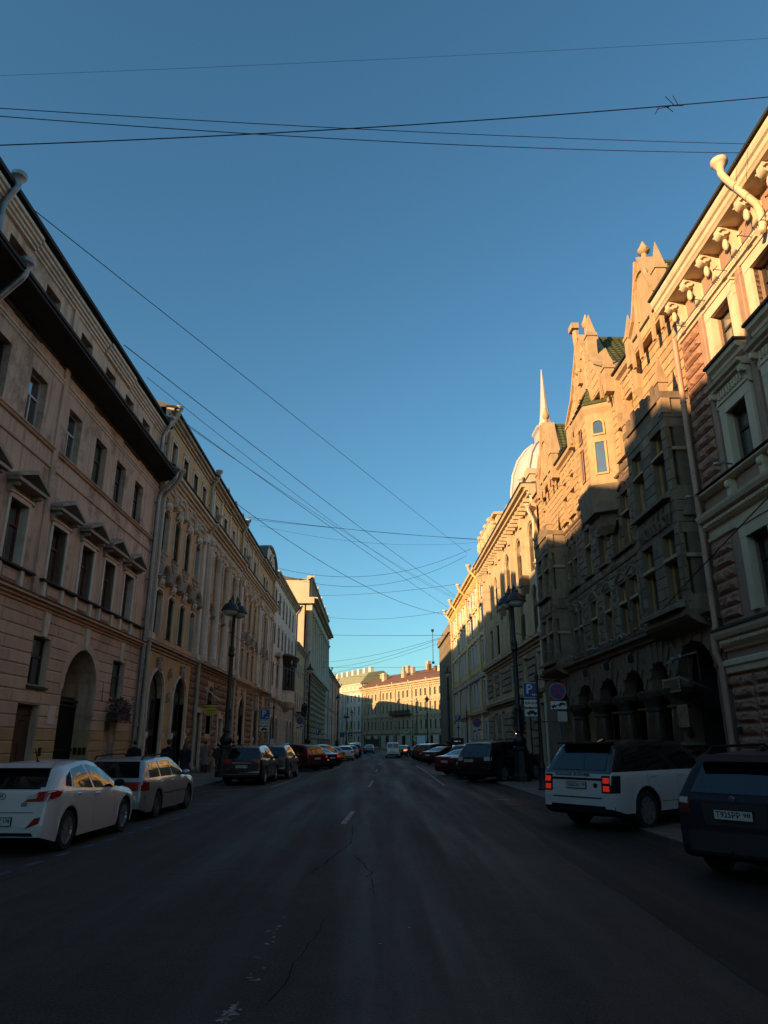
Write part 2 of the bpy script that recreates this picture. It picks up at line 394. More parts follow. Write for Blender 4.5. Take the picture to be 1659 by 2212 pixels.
def place_blocks(parent, rects, me, depth, name='stone', gap=0.012, limit=300):
    """rects: (s0, s1, z0, z1[, d]) one stone each; past the limit joined into one part"""
    ms = me if isinstance(me, list) else [me]
    rects = list(rects)
    for i, r in enumerate(rects[:limit]):
        d = r[4] if len(r) > 4 else 0.0
        put(name, ms[i * 7 % len(ms)], parent, ((r[0]+r[1])/2, d, (r[2]+r[3])/2), sc=(max(0.02, r[1]-r[0]-gap), depth, max(0.02, r[3]-r[2]-gap)))
    if len(rects) > limit:
        mb = MB()
        for i, r in enumerate(rects[limit:]):
            m = ms[i * 5 % len(ms)]; d = r[4] if len(r) > 4 else 0.0
            sx, sz = r[1]-r[0]-gap, r[3]-r[2]-gap; cx_, cz = (r[0]+r[1])/2, (r[2]+r[3])/2
            mb.add([(v.co.x*sx + cx_, v.co.y*depth + d, v.co.z*sz + cz) for v in m.vertices], [tuple(p.vertices) for p in m.polygons])
        mm = mb.mesh('masonry', ms[0].materials[0]); o = put('masonry', mm, parent); o['kind'] = 'stuff'
def courses(s0, s1, z0, z1, ch, lmin, lmax, holes=(), rg=None, d=0.0, margin=0.0):
    """running-bond courses of blocks that leave the openings free"""
    res = []; n = max(1, round((z1 - z0) / ch)); hgt = (z1 - z0) / n
    for k in range(n):
        za, zb = z0 + k * hgt, z0 + (k+1) * hgt
        spans = [(s0, s1)]
        for h in holes:
            if h[2] - margin < zb - 0.02 and h[3] + margin > za + 0.02:
                ns = []
                for a, b in spans:
                    if h[1] + margin <= a or h[0] - margin >= b: ns.append((a, b)); continue
                    if h[0] - margin > a + 0.05: ns.append((a, h[0] - margin))
                    if h[1] + margin < b - 0.05: ns.append((h[1] + margin, b))
                spans = ns
        for a, b in spans:
            x = a; first = True
            while x < b - 1e-6:
                L_ = rg.uniform(lmin, lmax)
                if first and k % 2: L_ *= 0.55
                first = False
                e = x + L_
                if b - e < lmin * 0.5: e = b
                res.append((x, min(e, b), za, zb, d)); x = e
    return res
def body(parent, s0, s1, depth, z1, mat, roofmat, ridge=2.6, d0=-0.34, eave=0.0, z0=0.0, roof=True, ends=True):
    """the building's mass behind the facade and its pitched roof"""
    MB().box(s0 + 0.01, s1 - 0.01, -depth, d0, z0, z1 - 0.02).build('side_wall', mat, parent)
    if roof:
        m = -depth / 2
        MB().prism([(eave, z1), (eave, z1 + 0.06), (m, z1 + ridge), (-depth, z1 + 0.06), (-depth, z1)], 'x', s0, s1).build('roof', roofmat, parent)
def scroll(w, d, h, k=2):
    """console bracket: S-scroll outline in (d, z) extruded along the facade, top at z=0"""
    pts = [(0, 0), (d, 0), (d * 1.02, -h*0.1)]
    pts += [(d*0.72 + d*0.3*cos(a), -h*0.22 + h*0.16*sin(a)) for a in [0.2 - i*0.5 for i in range(6)]]
    pts += [(d*0.38, -h*0.5), (d*0.3, -h*0.66)]
    pts += [(d*0.2 + d*0.16*cos(a), -h*0.84 + h*0.13*sin(a)) for a in [0.6 - i*0.6 for i in range(5)]]
    pts += [(0, -h)]
    return MB().prism(pts, 'x', -w/2, w/2)
def ornament(w, h, d, seed=1, n=9):
    """carved stucco cartouche: central oval with leaves and scrolls, modelled"""
    rg = random.Random(seed); mb = MB()
    mb.ball((0, d*0.35, 0), w*0.2, d*0.5, h*0.3, 10, 6)
    mb.tube([(w*0.24*cos(t*pi/8), d*0.4, h*0.36*sin(t*pi/8)) for t in range(17)], w*0.045, 5)
    for sx in (-1, 1):
        mb.tube([(sx*(w*0.24 + w*0.22*t/6 - 0.02), d*(0.4 - 0.03*t), -h*0.1 + h*0.34*sin(t*1.05) * (1 - t/9)) for t in range(7)], [w*0.06*(1-t/9) for t in range(7)], 5)
        for k in range(n // 2):
            a = rg.uniform(-1.2, 1.3); mb.ball((sx*w*(0.22 + 0.2*rg.random()), d*0.28, h*0.42*sin(a)), w*rg.uniform(.05, .1), d*0.35, h*rg.uniform(.06, .13), 6, 4, 0.2, rg)
    mb.ball((0, d*0.45, h*0.42), w*0.13, d*0.4, h*0.1, 7, 5, 0.15, rg)
    return mb
# ------------------------------------------------------------------ palette
surf('pink_plaster', (0.68, 0.49, 0.35), (0.55, 0.385, 0.27), 0.9, 0.9, 0.25, 14, streak=0.75, dirt=(0.24, 0.16, 0.11), dirtamt=0.85)
surf('pink_block', (0.63, 0.445, 0.31), (0.52, 0.36, 0.245), 0.9, 0.9, 0.25, 14, streak=0.25, rand=0.07, dirt=(0.2, 0.135, 0.1), dirtamt=0.4)
surf('ochre_block', (0.50, 0.34, 0.165), (0.40, 0.27, 0.13), 1.0, 0.9, 0.2, 14, streak=0.2, rand=0.06)
surf('ochre_plaster', (0.64, 0.405, 0.19), (0.52, 0.32, 0.145), 0.8, 0.9, 0.2, 14, streak=0.4, dirt=(0.27, 0.18, 0.09), dirtamt=0.6)
surf('white_trim', (0.76, 0.65, 0.52), (0.60, 0.50, 0.39), 1.5, 0.85, 0.25, 16, streak=0.4, dirt=(0.26, 0.22, 0.17), dirtamt=0.4)
surf('pale_stone', (0.54, 0.44, 0.325), (0.39, 0.31, 0.225), 1.2, 0.9, 0.3, 14, streak=0.5, dirt=(0.2, 0.16, 0.12), dirtamt=0.4)
surf('grey_trim', (0.46, 0.385, 0.30), (0.33, 0.27, 0.205), 1.3, 0.9, 0.3, 16, streak=0.4, dirt=(0.16, 0.13, 0.1), dirtamt=0.4)
surf('brown_rock', (0.30, 0.185, 0.115), (0.20, 0.12, 0.075), 3.0, 0.95, 0.6, 22, rand=0.12)
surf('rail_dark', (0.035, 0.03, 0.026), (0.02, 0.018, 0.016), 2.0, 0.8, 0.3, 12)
surf('tin_roof', (0.10, 0.095, 0.09), (0.07, 0.065, 0.06), 1.0, 0.55, 0.1, 4, metallic=0.3, rand=0.05)
surf('rust_roof', (0.19, 0.085, 0.05), (0.13, 0.06, 0.04), 0.5, 0.75, 0.1, 4)
surf('green_roof', (0.26, 0.25, 0.15), (0.2, 0.195, 0.115), 0.7, 0.7, 0.1, 4)
surf('green_tile', (0.085, 0.09, 0.035), (0.05, 0.055, 0.022), 1.5, 0.6, 0.1, 10, rand=0.15)
surf('zinc', (0.30, 0.31, 0.32), (0.2, 0.205, 0.21), 2.5, 0.45, 0.1, 10, metallic=0.75)
surf('cream_pipe', (0.50, 0.43, 0.33), (0.40, 0.34, 0.26), 1.5, 0.6, 0.1, 10)
surf('rose_pipe', (0.43, 0.25, 0.18), (0.36, 0.205, 0.15), 1.5, 0.55, 0.05, 10)
surf('iron', (0.012, 0.012, 0.013), (0.008, 0.008, 0.009), 6.0, 0.45, 0.15, 25, spec=0.5)
surf('frame_dark', (0.05, 0.035, 0.028), (0.035, 0.025, 0.02), 4, 0.6, 0.1, 20)
surf('frame_rust', (0.17, 0.055, 0.025), (0.11, 0.035, 0.018), 4, 0.55, 0.1, 20)
surf('frame_white', (0.58, 0.56, 0.53), (0.48, 0.46, 0.43), 4, 0.5, 0.05, 20)
surf('frame_oak', (0.50, 0.27, 0.085), (0.38, 0.19, 0.06), 5, 0.5, 0.1, 20)
surf('door_wood', (0.085, 0.042, 0.024), (0.05, 0.026, 0.016), 5, 0.55, 0.15, 20)
glass('glass'); glass('glass_curtain', (0.085, 0.08, 0.07), 0.05, 0.03); glass('glass_soft', (0.03, 0.03, 0.03), 0.07, 0.05, 1.2)
glass('glass_warm', (0.10, 0.055, 0.03), 0.06, 0.05, 1.2)
asphalt('asphalt', (0.043, 0.036, 0.032), .5, .1, .14)
asphalt('asphalt_new', (0.0195, 0.0155, 0.013), .4, .1, .15)
surf('tar', (0.012, 0.012, 0.013), None, 3, 0.95, 0.2, 30, spec=0.1)
surf('earth', (0.10, 0.095, 0.09), (0.07, 0.066, 0.06), 0.2, 0.95, 0.2, 3)
surf('slab', (0.16, 0.135, 0.115), (0.115, 0.098, 0.083), 1.5, 0.85, 0.3, 40, rand=0.14)
surf('granite_kerb', (0.17, 0.155, 0.14), (0.11, 0.10, 0.09), 6, 0.8, 0.35, 50, rand=0.1)
surf('road_white', (0.50, 0.50, 0.49), (0.06, 0.06, 0.06), 9.0, 0.8, 0.3, 60)
surf('road_white_worn', (0.40, 0.38, 0.36), (0.04, 0.04, 0.042), 7.0, 0.8, 0.3, 60)
surf('road_blue', (0.07, 0.13, 0.25), (0.03, 0.035, 0.05), 7.0, 0.8, 0.3, 60)

# ------------------------------------------------------------------ ground
ZS_L, ZS_R = 0.13, 0.06
KL, KR = -7.25, 5.72
struct(MB().add([(-900, -500, -0.06), (900, -500, -0.06), (900, 2400, -0.06), (-900, 2400, -0.06)], [(0, 1, 2, 3)]).build('ground', 'earth'))
road = struct(MB().box(KL - 0.1, KR + 0.1, -90, 330, -0.05, 0.0).build('road', 'asphalt'))
seam = [(2.85, -90), (2.85, 2), (2.89, 6.02), (3.05, 9.65), (3.09, 13.3), (3.31, 17.2), (3.5, 21), (3.7, 25.5), (4.1, 37), (4.58, 50), (4.6, 112)]
sv = []
for i, (x, y) in enumerate(seam):
    sv += [(x, y)]
    if 2 < i < len(seam) - 1:
        x2, y2 = seam[i+1]
        for k in range(1, 9): sv.append((x + (x2-x)*k/9 + rnd.uniform(-.035, .035), y + (y2-y)*k/9))
MB().add([(x, y, 0.004) for x, y in sv] + [(KR + 0.02, y, 0.004) for x, y in sv], [(i, i + len(sv), i + 1 + len(sv), i + 1) for i in range(len(sv) - 1)]).build('newer_asphalt', 'asphalt_new', road)
def ribbon(path, w, name, mat, z=0.004, parent=None):
    mb = MB(); vs_ = []
    for i, (x, y) in enumerate(path):
        a = Vector(path[max(0, i-1)]); b = Vector(path[min(len(path)-1, i+1)]); t = (b - a).normalized()
        ww = w if not isinstance(w, list) else w[i]
        vs_ += [(x - t.y*ww/2, y + t.x*ww/2, z), (x + t.y*ww/2, y - t.x*ww/2, z)]
    mb.add(vs_, [(2*i, 2*i+1, 2*i+3, 2*i+2) for i in range(len(path)-1)])
    return mb.build(name, mat, parent or road)
for a, b in (((-0.73, 17.7), (-0.60, 20.9)), ((-0.27, 31.9), (-0.11, 37.3)), ((0.0, 48), (0.14, 52)), ((0.3, 64), (0.42, 68)), ((0.6, 82), (0.7, 86))):
    ribbon([a, b], 0.13, 'lane_dash', 'road_white_worn')
# the worn near dash: chips of paint
chip_me = []
for k in range(5):
    n = rnd.randint(5, 8); chip_me.append(MB().add([(cos(6.28*i/n)*rnd.uniform(.3, .6), sin(6.28*i/n)*rnd.uniform(.3, .6), 0) for i in range(n)], [tuple(range(n))]).mesh('paint_chip', 'road_white_worn'))
for k in range(46):
    t = rnd.random(); y = 5.6 + 3.0 * t * t + rnd.uniform(-.05, .05); x = -0.99 + rnd.gauss(0, 0.028) + (-0.03 if y < 6 else 0)
    if 5.95 < y < 6.3 or 7.1 < y < 7.5 or rnd.random() < 0.15: y = 5.7 + rnd.uniform(-.1, .12)
    s_ = rnd.uniform(0.015, 0.05); put('paint_chip', chip_me[k % 5], road, (x, y, 0.004), rnd.random()*6, (s_ * 0.8, s_ * rnd.uniform(1, 2.4), 1))
for (x, y) in ((0.35, 8.1), (0.05, 7.5), (4.6, 6.9), (-2.0, 10.5)):
    put('paint_chip', chip_me[0], road, (x, y, 0.006), 1, (0.02, 0.045, 1))
bl = [11.0 + 0.96*k for k in range(12)]
for y in bl:
    x = -5.33 + 0.0555 * (y - 11.3) * 0.95
    ribbon([(x, y), (x + 0.05, y + 0.45)], 0.12, 'blue_bay_dash', 'road_blue')
ribbon([(-5.55, 23.2), (-4.70, 23.37)], 0.11, 'bay_line', 'road_white_worn')
ribbon([(-6.6, 29.0), (-4.36, 31.6)], 0.12, 'bay_line', 'road_white_worn')
ribbon([(-4.36, 31.6), (-4.3, 33.4), (-4.0, 39.8)], 0.10, 'bay_line', 'road_white_worn')
ribbon([(-3.95, 40.0), (-3.7, 40.1)], 0.1, 'bay_line', 'road_white_worn')
ribbon([(-3.12, 36.8), (-2.82, 36.85)], 0.1, 'lane_dash', 'road_white_worn')
ribbon([(-3.3, 46.5), (-2.64, 57.1)], 0.1, 'bay_line', 'road_white_worn')
ribbon([(3.3, 62), (3.27, 50), (3.01, 33.0)], 0.12, 'edge_line', 'road_white_worn')
ribbon([(3.86, 25.15), (4.34, 24.87)], 0.14, 'bay_dash', 'road_white_worn', 0.009)
ribbon([(3.74, 22.5), (4.2, 22.3)], 0.14, 'bay_dash', 'tar', 0.009)
ribbon([(1.2, 62), (2.5, 62.2)], 0.3, 'stop_dash', 'road_white_worn'); ribbon([(1.0, 78), (2.6, 84)], 0.14, 'lane_dash', 'road_white_worn')
# tar-filled cracks and seams
def crack(pts, w=0.02, n=10, jit=0.05):
    w *= .45; jit *= .5; n = int(n * 1.5)
    P = []
    for i in range(len(pts)-1):
        for k in range(n):
            t = k / n; P.append((pts[i][0] + (pts[i+1][0]-pts[i][0])*t + rnd.gauss(0, jit), pts[i][1] + (pts[i+1][1]-pts[i][1])*t + rnd.gauss(0, jit)))
    P.append(pts[-1]); ribbon(P, [w * rnd.uniform(.3, 1.4) for _ in P], 'crack', 'tar', 0.0045)
crack([(-5.05, 9.5), (-4.75, 17), (-4.4, 24), (-4.05, 31), (-3.4, 45), (-2.9, 60)], 0.03, 14, 0.03)
crack([(-4.4, 10.9), (-2.6, 11.2), (-1.1, 12.4)], 0.03); crack([(-0.9, 11.2), (-0.45, 14.5), (-0.5, 17.4)], 0.035, 12, 0.03)
crack([(-0.35, 13.0), (-0.1, 11.6), (0.0, 9.7)], 0.03); crack([(-2.1, 15.9), (-1.1, 16.6)], 0.035, 10, 0.06); crack([(-1.8, 21.5), (2.2, 22.3)], 0.03)
crack([(-3.9, 32), (2.6, 31.2), (3.6, 31.6)], 0.05, 14, 0.03); crack([(-0.1, 40), (0.1, 60), (0.5, 84)], 0.05, 12, 0.04); crack([(-0.75, 6.0), (-0.5, 8.6)], 0.02)
crack([(0.4, 14.2), (2.0, 15.2)], 0.02); crack([(-3.2, 14.0), (-4.0, 13.2)], 0.025)
# pavements with kerb stones and slabs
def pavement(name, x0, x1, y0, y1, z, kx, sgn, slab_y, slab_x, kerb_y, size=0.6):
    pv = struct(MB().box(x0, x1, y0, y1, -0.05, z - 0.035).build(name, 'slab'))
    km = MB().add([(-.5,-.11,-.05),(.5,-.11,-.05),(.5,.11,-.05),(-.5,.11,-.05),(-.5,-.11,z-.012),(.5,-.11,z-.012),(.5,.11,z-.012),(-.5,.11,z-.012),(-.488,-.098,z),(.488,-.098,z),(.488,.098,z),(-.488,.098,z)],
        [(0,1,5,4),(1,2,6,5),(2,3,7,6),(3,0,4,7),(4,5,9,8),(5,6,10,9),(6,7,11,10),(7,4,8,11),(8,9,10,11)]).mesh('kerb_stone', 'granite_kerb')
    y = kerb_y[0]
    while y < kerb_y[1]:
        put('kerb_stone', km, pv, (kx, y + 0.5, rnd.uniform(-.004, .003)), pi/2, (0.985, 1, 1)); y += 1.0
    MB().box(kx - 0.11, kx + 0.11, kerb_y[1], y1, -0.05, z).build('kerb', 'granite_kerb', pv)
    MB().box(kx - 0.11, kx + 0.11, y0, kerb_y[0], -0.05, z).build('kerb', 'granite_kerb', pv)
    sm = MB().add([(-.5,-.5,-.04),(.5,-.5,-.04),(.5,.5,-.04),(-.5,.5,-.04),(-.5,-.5,-.006),(.5,-.5,-.006),(.5,.5,-.006),(-.5,.5,-.006),(-.48,-.48,0),(.48,-.48,0),(.48,.48,0),(-.48,.48,0)],
        [(0,1,5,4),(1,2,6,5),(2,3,7,6),(3,0,4,7),(4,5,9,8),(5,6,10,9),(6,7,11,10),(7,4,8,11),(8,9,10,11)]).mesh('paving_slab', 'slab')
    nx = int(round((slab_x[1] - slab_x[0]) / size)); w = (slab_x[1] - slab_x[0]) / nx
    rest = MB()
    for j in range(int((slab_y[1] - slab_y[0]) / size)):
        for i in range(nx):
            put('paving_slab', sm, pv, (slab_x[0] + w*(i+.5), slab_y[0] + size*(j+.5), z - 0.004 + rnd.uniform(-.003, .003)), 0, (w - .012, size - .012, 1))
    for (a, b) in ((y0, slab_y[0]), (slab_y[0] + size * int((slab_y[1] - slab_y[0]) / size), y1)):
        rest.box(slab_x[0], slab_x[1], a, b, -0.04, z - 0.006)
    rest.build('paving', 'slab', pv)
    return pv
pavement('left_pavement', -12.5, KL - 0.05, -90, 216, ZS_L, KL, 1, (25.8, 45.6), (-10.78, KL - 0.12), (24, 64))
pavement('right_pavement', KR + 0.05, 12.0, -90, 113, ZS_R, KR, -1, (13.0, 38.0), (KR + 0.12, 10.2), (8, 62), 0.64)
MB().add([(-60, 216, 0.004), (-60, 330, 0.004), (60, 330, 0.004), (60, 113, 0.004), (KR + .1, 113, 0.004), (KR + .1, 216, 0.004)], [(0, 5, 4, 3, 2, 1)]).build('cross_street', 'asphalt', road)
# ================================================================== LEFT SIDE
XL = -10.8
def left_building(name, label, y0, y1, x=XL):
    b = thing(name, label, 'building', (x, y1, 0), -pi/2)
    return b, (lambda y: y1 - y)
def architrave(w, h, fw, d, mat, kind='r', base=-0.2, bottom=0.0):
    """moulded frame round an opening (window-local: y = 0 is d of the frame)"""
    def mk():
        mb = MB(); p = opening_path(-w/2, w/2, bottom, h, kind)
        prof = [(0, base), (0, d * 0.6), (fw * 0.35, d * 0.6), (fw * 0.45, d), (fw, d), (fw, base)]
        if kind == 'r':
            mb.box(-w/2 - fw, -w/2, base, d, bottom, h); mb.box(w/2, w/2 + fw, base, d, bottom, h)
            mb.box(-w/2 - fw, w/2 + fw, base, d + 0.012, h, h + fw)
            mb.box(-w/2 - fw * 1.12, w/2 + fw * 1.12, base, d + 0.05, h + fw, h + fw + 0.06)
        else:
            mb.sweep(p, prof)
        return mb.mesh('architrave', mat)
    return shared(('arch', round(w, 3), round(h, 3), fw, d, mat, kind, base, bottom), mk)

# ---- pink four-storey house with the gateway
A, S = left_building('pink_house', 'pink plaster house with gateway arch, pediments and a deep dark eave', -8, 33.2)
yc = [30.5, 28.15, 25.85, 23.35, 20.45, 18.0, 15.6, 13.2, 10.3, 7.9, 5.5]
AR = (25.2, 28.2)
holes = []
W2, W3 = 1.12, 1.12
for y in yc:
    s = S(y)
    holes += [(s - W2/2, s + W2/2, 6.82, 8.70, 'r'), (s - W3/2, s + W3/2, 11.15, 13.0, 'r'), (s - 0.53, s + 0.53, 14.75, 16.1, 'r')]
gw = [(29.75, 31.2), (22.62, 23.85), (18.85, 20.1), (16.4, 17.6), (14, 15.2)]
for a, b in gw: holes.append((S(b), S(a), 3.52, 5.02, 'r'))
gate = (S(AR[1]), S(AR[0]), 0.0, 5.02, 'a', 3.2)
holes.append(gate)
doors = [(22.25, 23.72, 2.92), (29.55, 30.9, 2.55)]
for a, b, t in doors: holes.append((S(b), S(a), 0.1, t, 'r'))
put('wall', wall_mesh('wall', 'pink_plaster', S(33.2), S(-8), 0, 17.0, holes), A)
body(A, S(33.2), S(-8), 14, 17.05, 'pink_plaster', 'tin_roof', ridge=3.0, d0=-3.3, eave=0.34)
for (a, b) in ((33.2, AR[1]), (AR[0], -8)):
    MB().box(S(a) + 0.01, S(b) - 0.01, -3.32, -0.42, 0, 17.0).build('inner_wall', 'pink_plaster', A)
MB().box(gate[0], gate[1], -3.32, -0.42, 5.03, 17.0).build('inner_wall', 'pink_plaster', A)
# rusticated ground floor, block by block
allh = [h for h in holes if h[2] < 5.5]
rg = random.Random(11)
rects = []
hh = [(h[0], h[1], h[2], h[3]) for h in allh if h is not gate]
gc, gr = (gate[0] + gate[1]) / 2, (gate[1] - gate[0]) / 2
zc = 0.35; k = 0
while zc < 5.75:
    z1_ = min(zc + 0.37, 5.82)
    zz = zc - (5.02 - gr)
    hw = gr if zz <= 0 else (math.sqrt(max(0.0, gr*gr - zz*zz)) if zz < gr else 0)
    hs = hh + ([(gc - max(hw, 0.0) - 0.02, gc + max(hw, 0.0) + 0.02, 0, 5.05)] if hw > 0.05 or zc < 5.02 - gr else [])
    rects += courses(S(33.0), S(11.5), zc, z1_, 0.37, 1.35, 2.3, hs, rg)
    zc = z1_; k += 1
place_blocks(A, [r for r in rects if r[2] < 2.2], unit_block('ochre_block', 0.07), 0.035, 'block', 0.02)
place_blocks(A, [r for r in rects if r[2] >= 2.2], unit_block('pink_block', 0.07), 0.035, 'block', 0.02)
MB().sweep(opening_path(gate[0], gate[1], 3.4, 5.02, 'a', 20)[1:-1], [(0, -.01), (0, .05), (.3, .05), (.34, -.01)]).build('archivolt', 'pink_block', A)
MB().box(S(33.2), gate[0] - 0.01, -0.02, 0.06, 0, 0.34).build('plinth', 'granite_kerb', A)
MB().box(gate[1] + 0.01, S(-8), -0.02, 0.06, 0, 0.34).build('plinth', 'granite_kerb', A)
for a, b in gw:
    o = window(A, S((a+b)/2), 3.52, b - a, 1.50, 'frame_dark', trans=(0.6,), fr=0.08, sill=0.1, sillmat='rail_dark')
    key = MB().add([(-.13, .0, 0), (.13, .0, 0), (.2, .0, .78), (-.2, .0, .78), (-.13, .12, 0), (.13, .12, 0), (.2, .12, .78), (-.2, .12, .78)], [(0,1,2,3),(4,7,6,5),(0,4,5,1),(1,5,6,2),(2,6,7,3),(3,7,4,0)])
    put('keystone', shared('akey', lambda: key.mesh('keystone', 'white_trim')), A, (S((a+b)/2), -0.02, 5.04))
put('keystone', SHARED['akey'], A, (gc, -0.02, 5.04))
for a, b, t in doors:
    s = S((a+b)/2); w = b - a
    big = t > 2.7
    d = MB()
    for sx in (-1, 1):
        x0, x1 = (0.012, w/2) if sx > 0 else (-w/2, -0.012)
        d.box(x0, x1, -0.06, 0, 0, t - 0.1 - (0.5 if big else 0))
        for (pz0, pz1) in ((0.2, 0.75), (0.9, t - 0.85 - (0.4 if big else 0))): d.bev(x0 + 0.12, x1 - 0.12, 0, 0.03, pz0, pz1, 0.02)
    if big:
        for q in range(3): d.box(-w/2, w/2, -0.06, 0.01 + 0.008*q, t - 0.58 + q * 0.16, t - 0.44 + q * 0.16)
    o = d.build('door', 'door_wood' if big else 'grey_trim', A, (s, -0.24, 0.1))
    MB().ball((0.1, 0.05, 1.05), 0.03, 0.04, 0.03, 8, 5).build('handle', 'zinc', o)
# gateway: iron gate deep inside, soffit lining, meters
g = MB(); gwid = gate[1] - gate[0]
for i in range(22): x = gate[0] + 0.06 + (gwid - 0.12) * i / 21; g.box(x - 0.018, x + 0.018, -.66, -.62, 0, 3.15)
for z in (0.12, 1.5, 3.05): g.box(gate[0] + .02, gate[1] - .02, -.68, -.60, z, z + 0.07)
g.box(gate[0] + .02, gate[1] - .02, -.7, -.58, 3.2, 3.3)
g.build('gate', 'iron', A)
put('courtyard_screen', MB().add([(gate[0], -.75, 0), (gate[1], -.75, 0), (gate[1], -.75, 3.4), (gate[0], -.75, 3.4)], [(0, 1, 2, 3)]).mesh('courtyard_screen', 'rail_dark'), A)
MB().box(gate[0] + .001, gate[0] + .03, -.57, -.004, .0, 2.25).build('dado', 'ochre_block', A)
for i, x in enumerate((-0.12, -0.28, -0.46)): MB().box(gate[0] + 0.03, gate[0] + 0.07, x - 0.06, x + 0.06, 1.35, 1.6).build('meter_box', 'iron', A)
MB().box(gate[1] + 0.35, gate[1] + 0.85, 0.03, 0.06, 2.35, 2.95).build('plaque', 'white_trim', A)
bx = MB().box(-0.05, 0.05, 0, 0.07, -0.13, 0.13).build('intercom', 'iron', A, (S(24.05), 0.035, 1.5))
MB().tube([(S(28.9), 0.03, 4.05), (S(28.9), 0.05, 3.3)], 0.015, 5).build('cable', 'iron', A)
# string courses, sill zone
moulding(A, 'belt_cornice', 'pink_block', S(33.2), S(-8), cornice_prof(5.86, 6.14, 0.26, 3))
MB().box(S(33.2), S(-8), -0.02, 0.30, 6.14, 6.17).build('flashing', 'rail_dark', A)
bounds = [33.0] + [(yc[i] + yc[i+1]) / 2 for i in range(len(yc)-1)] + [3.5]
for i, y in enumerate(yc):
    s = S(y)
    put('sill_panel', shared('spanel', lambda: MB().bev(-0.56, 0.56, 0, 0.05, 0, 0.42, 0.03).bev(-0.44, 0.44, 0.05, 0.07, 0.08, 0.34, -0.02).mesh('sill_panel', 'pink_block')), A, (s, 0.0, 6.27))
    for sx in (-1, 1): put('sill_pier', shared('spier', lambda: MB().box(-.09, .09, 0, .11, 0, .5).mesh('sill_pier', 'white_trim')), A, (s + sx * 0.68, 0, 6.22))
    o = window(A, s, 6.82, W2, 1.88, 'frame_rust', d=-0.22, gl='glass', trans=(0.66,), fr=0.075)
    put('architrave', architrave(W2, 1.88, 0.14, 0.27, 'white_trim'), o)
    # triangular pediment on consoles
    def ped():
        mb = MB()
        mb.prism([(-.95, 0), (.95, 0), (.95, .1), (-.95, .1)], 'y', 0, 0.40)
        for sx in (-1, 1): mb.prism([(sx*.98, .1), (sx*.98, .2), (0, .62), (0, .48)], 'y', 0, 0.44)
        mb.prism([(-.85, .1), (.85, .1), (0, .5)], 'y', 0, 0.06)
        mb.prism([(-.99, .2), (0, .625), (.99, .2), (.99, .22), (0, .65), (-.99, .22)], 'y', -.02, 0.46) if False else None
        return mb.mesh('pediment', 'grey_trim')
    put('pediment', shared('aped', ped), o, (0, 0.22, 2.29))
    for sx in (-1, 1): put('console', shared('acons', lambda: scroll(0.16, 0.3, 0.34).mesh('console', 'grey_trim')), o, (sx * 0.72, 0.22, 2.29))
    ff = 'frame_white' if y in (23.35, 20.45) or y < 16 else 'frame_dark'
    window(A, s, 11.15, W3, 1.85, ff, d=-0.22, trans=(0.62,), fr=0.07)
    window(A, s, 14.75, 1.06, 1.35, 'frame_dark', d=-0.24, trans=(), fr=0.06)
for a, b in ((33.0, 22.3), (21.95, 12.0), (11.6, 4)):
    MB().box(S(a) + .1, S(b) - .1, -0.02, 0.16, 6.74, 6.80).build('sill_ledge', 'rail_dark', A)
    moulding(A, 'sill_course', 'pink_block', S(a), S(b), [(0, 10.98), (0.07, 11.0), (0.1, 11.06), (0.14, 11.08), (0.14, 11.12), (0, 11.15)])
    moulding(A, 'string_course', 'pink_block', S(a), S(b), [(0, 10.40), (0.05, 10.42), (0.06, 10.48), (0, 10.5)])
    moulding(A, 'string_course', 'white_trim', S(a), S(b), [(0, 13.46), (0.05, 13.5), (0.05, 13.55), (0.1, 13.58), (0.1, 13.63), (0, 13.66)])
MB().box(S(22.3), S(21.95), 0, 0.07, 6.2, 17.0).build('pilaster_strip', 'pink_plaster', A)
# deep eave between third and attic floors, boards with ragged ends
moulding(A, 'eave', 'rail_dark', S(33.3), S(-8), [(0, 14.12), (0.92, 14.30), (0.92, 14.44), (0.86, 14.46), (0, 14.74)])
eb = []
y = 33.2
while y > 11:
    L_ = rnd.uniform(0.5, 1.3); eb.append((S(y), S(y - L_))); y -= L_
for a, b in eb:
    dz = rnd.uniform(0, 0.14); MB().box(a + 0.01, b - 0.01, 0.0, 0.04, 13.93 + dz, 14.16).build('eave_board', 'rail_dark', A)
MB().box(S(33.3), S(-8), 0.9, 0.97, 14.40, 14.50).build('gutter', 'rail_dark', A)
# attic cornice in ribbed strips
for a, b in ((33.2, 27.9), (27.84, 24.9), (24.84, 18.8), (18.74, 13), (12.9, -8)):
    off = 0.06 if (b in (24.9, 13)) else 0.0
    moulding(A, 'cornice', 'white_trim', S(a), S(b), [(0, 16.42), (.05 + off, 16.44), (.05 + off, 16.52), (.12 + off, 16.55), (.12 + off, 16.63), (.19 + off, 16.66), (.19 + off, 16.75), (.26 + off, 16.78), (.26 + off, 16.9), (0, 16.95)])
MB().box(S(33.25), S(-8), -0.1, 0.42, 16.99, 17.12).build('roof_edge', 'rail_dark', A)
pipe(A, 'drainpipe', 'zinc', S(32.9), 0.16, 14.75, 0.3, 0.095, lean=0.75)
pipe(A, 'drainpipe', 'zinc', S(32.55), 0.16, 17.35, 14.8, 0.095, lean=0.3, bands=False)
pipe(A, 'drainpipe', 'zinc', S(17.0), 0.16, 14.75, 0.3, 0.095, lean=0.75)
pipe(A, 'drainpipe', 'zinc', S(16.6), 0.16, 17.4, 14.8, 0.095, lean=0.3, bands=False)
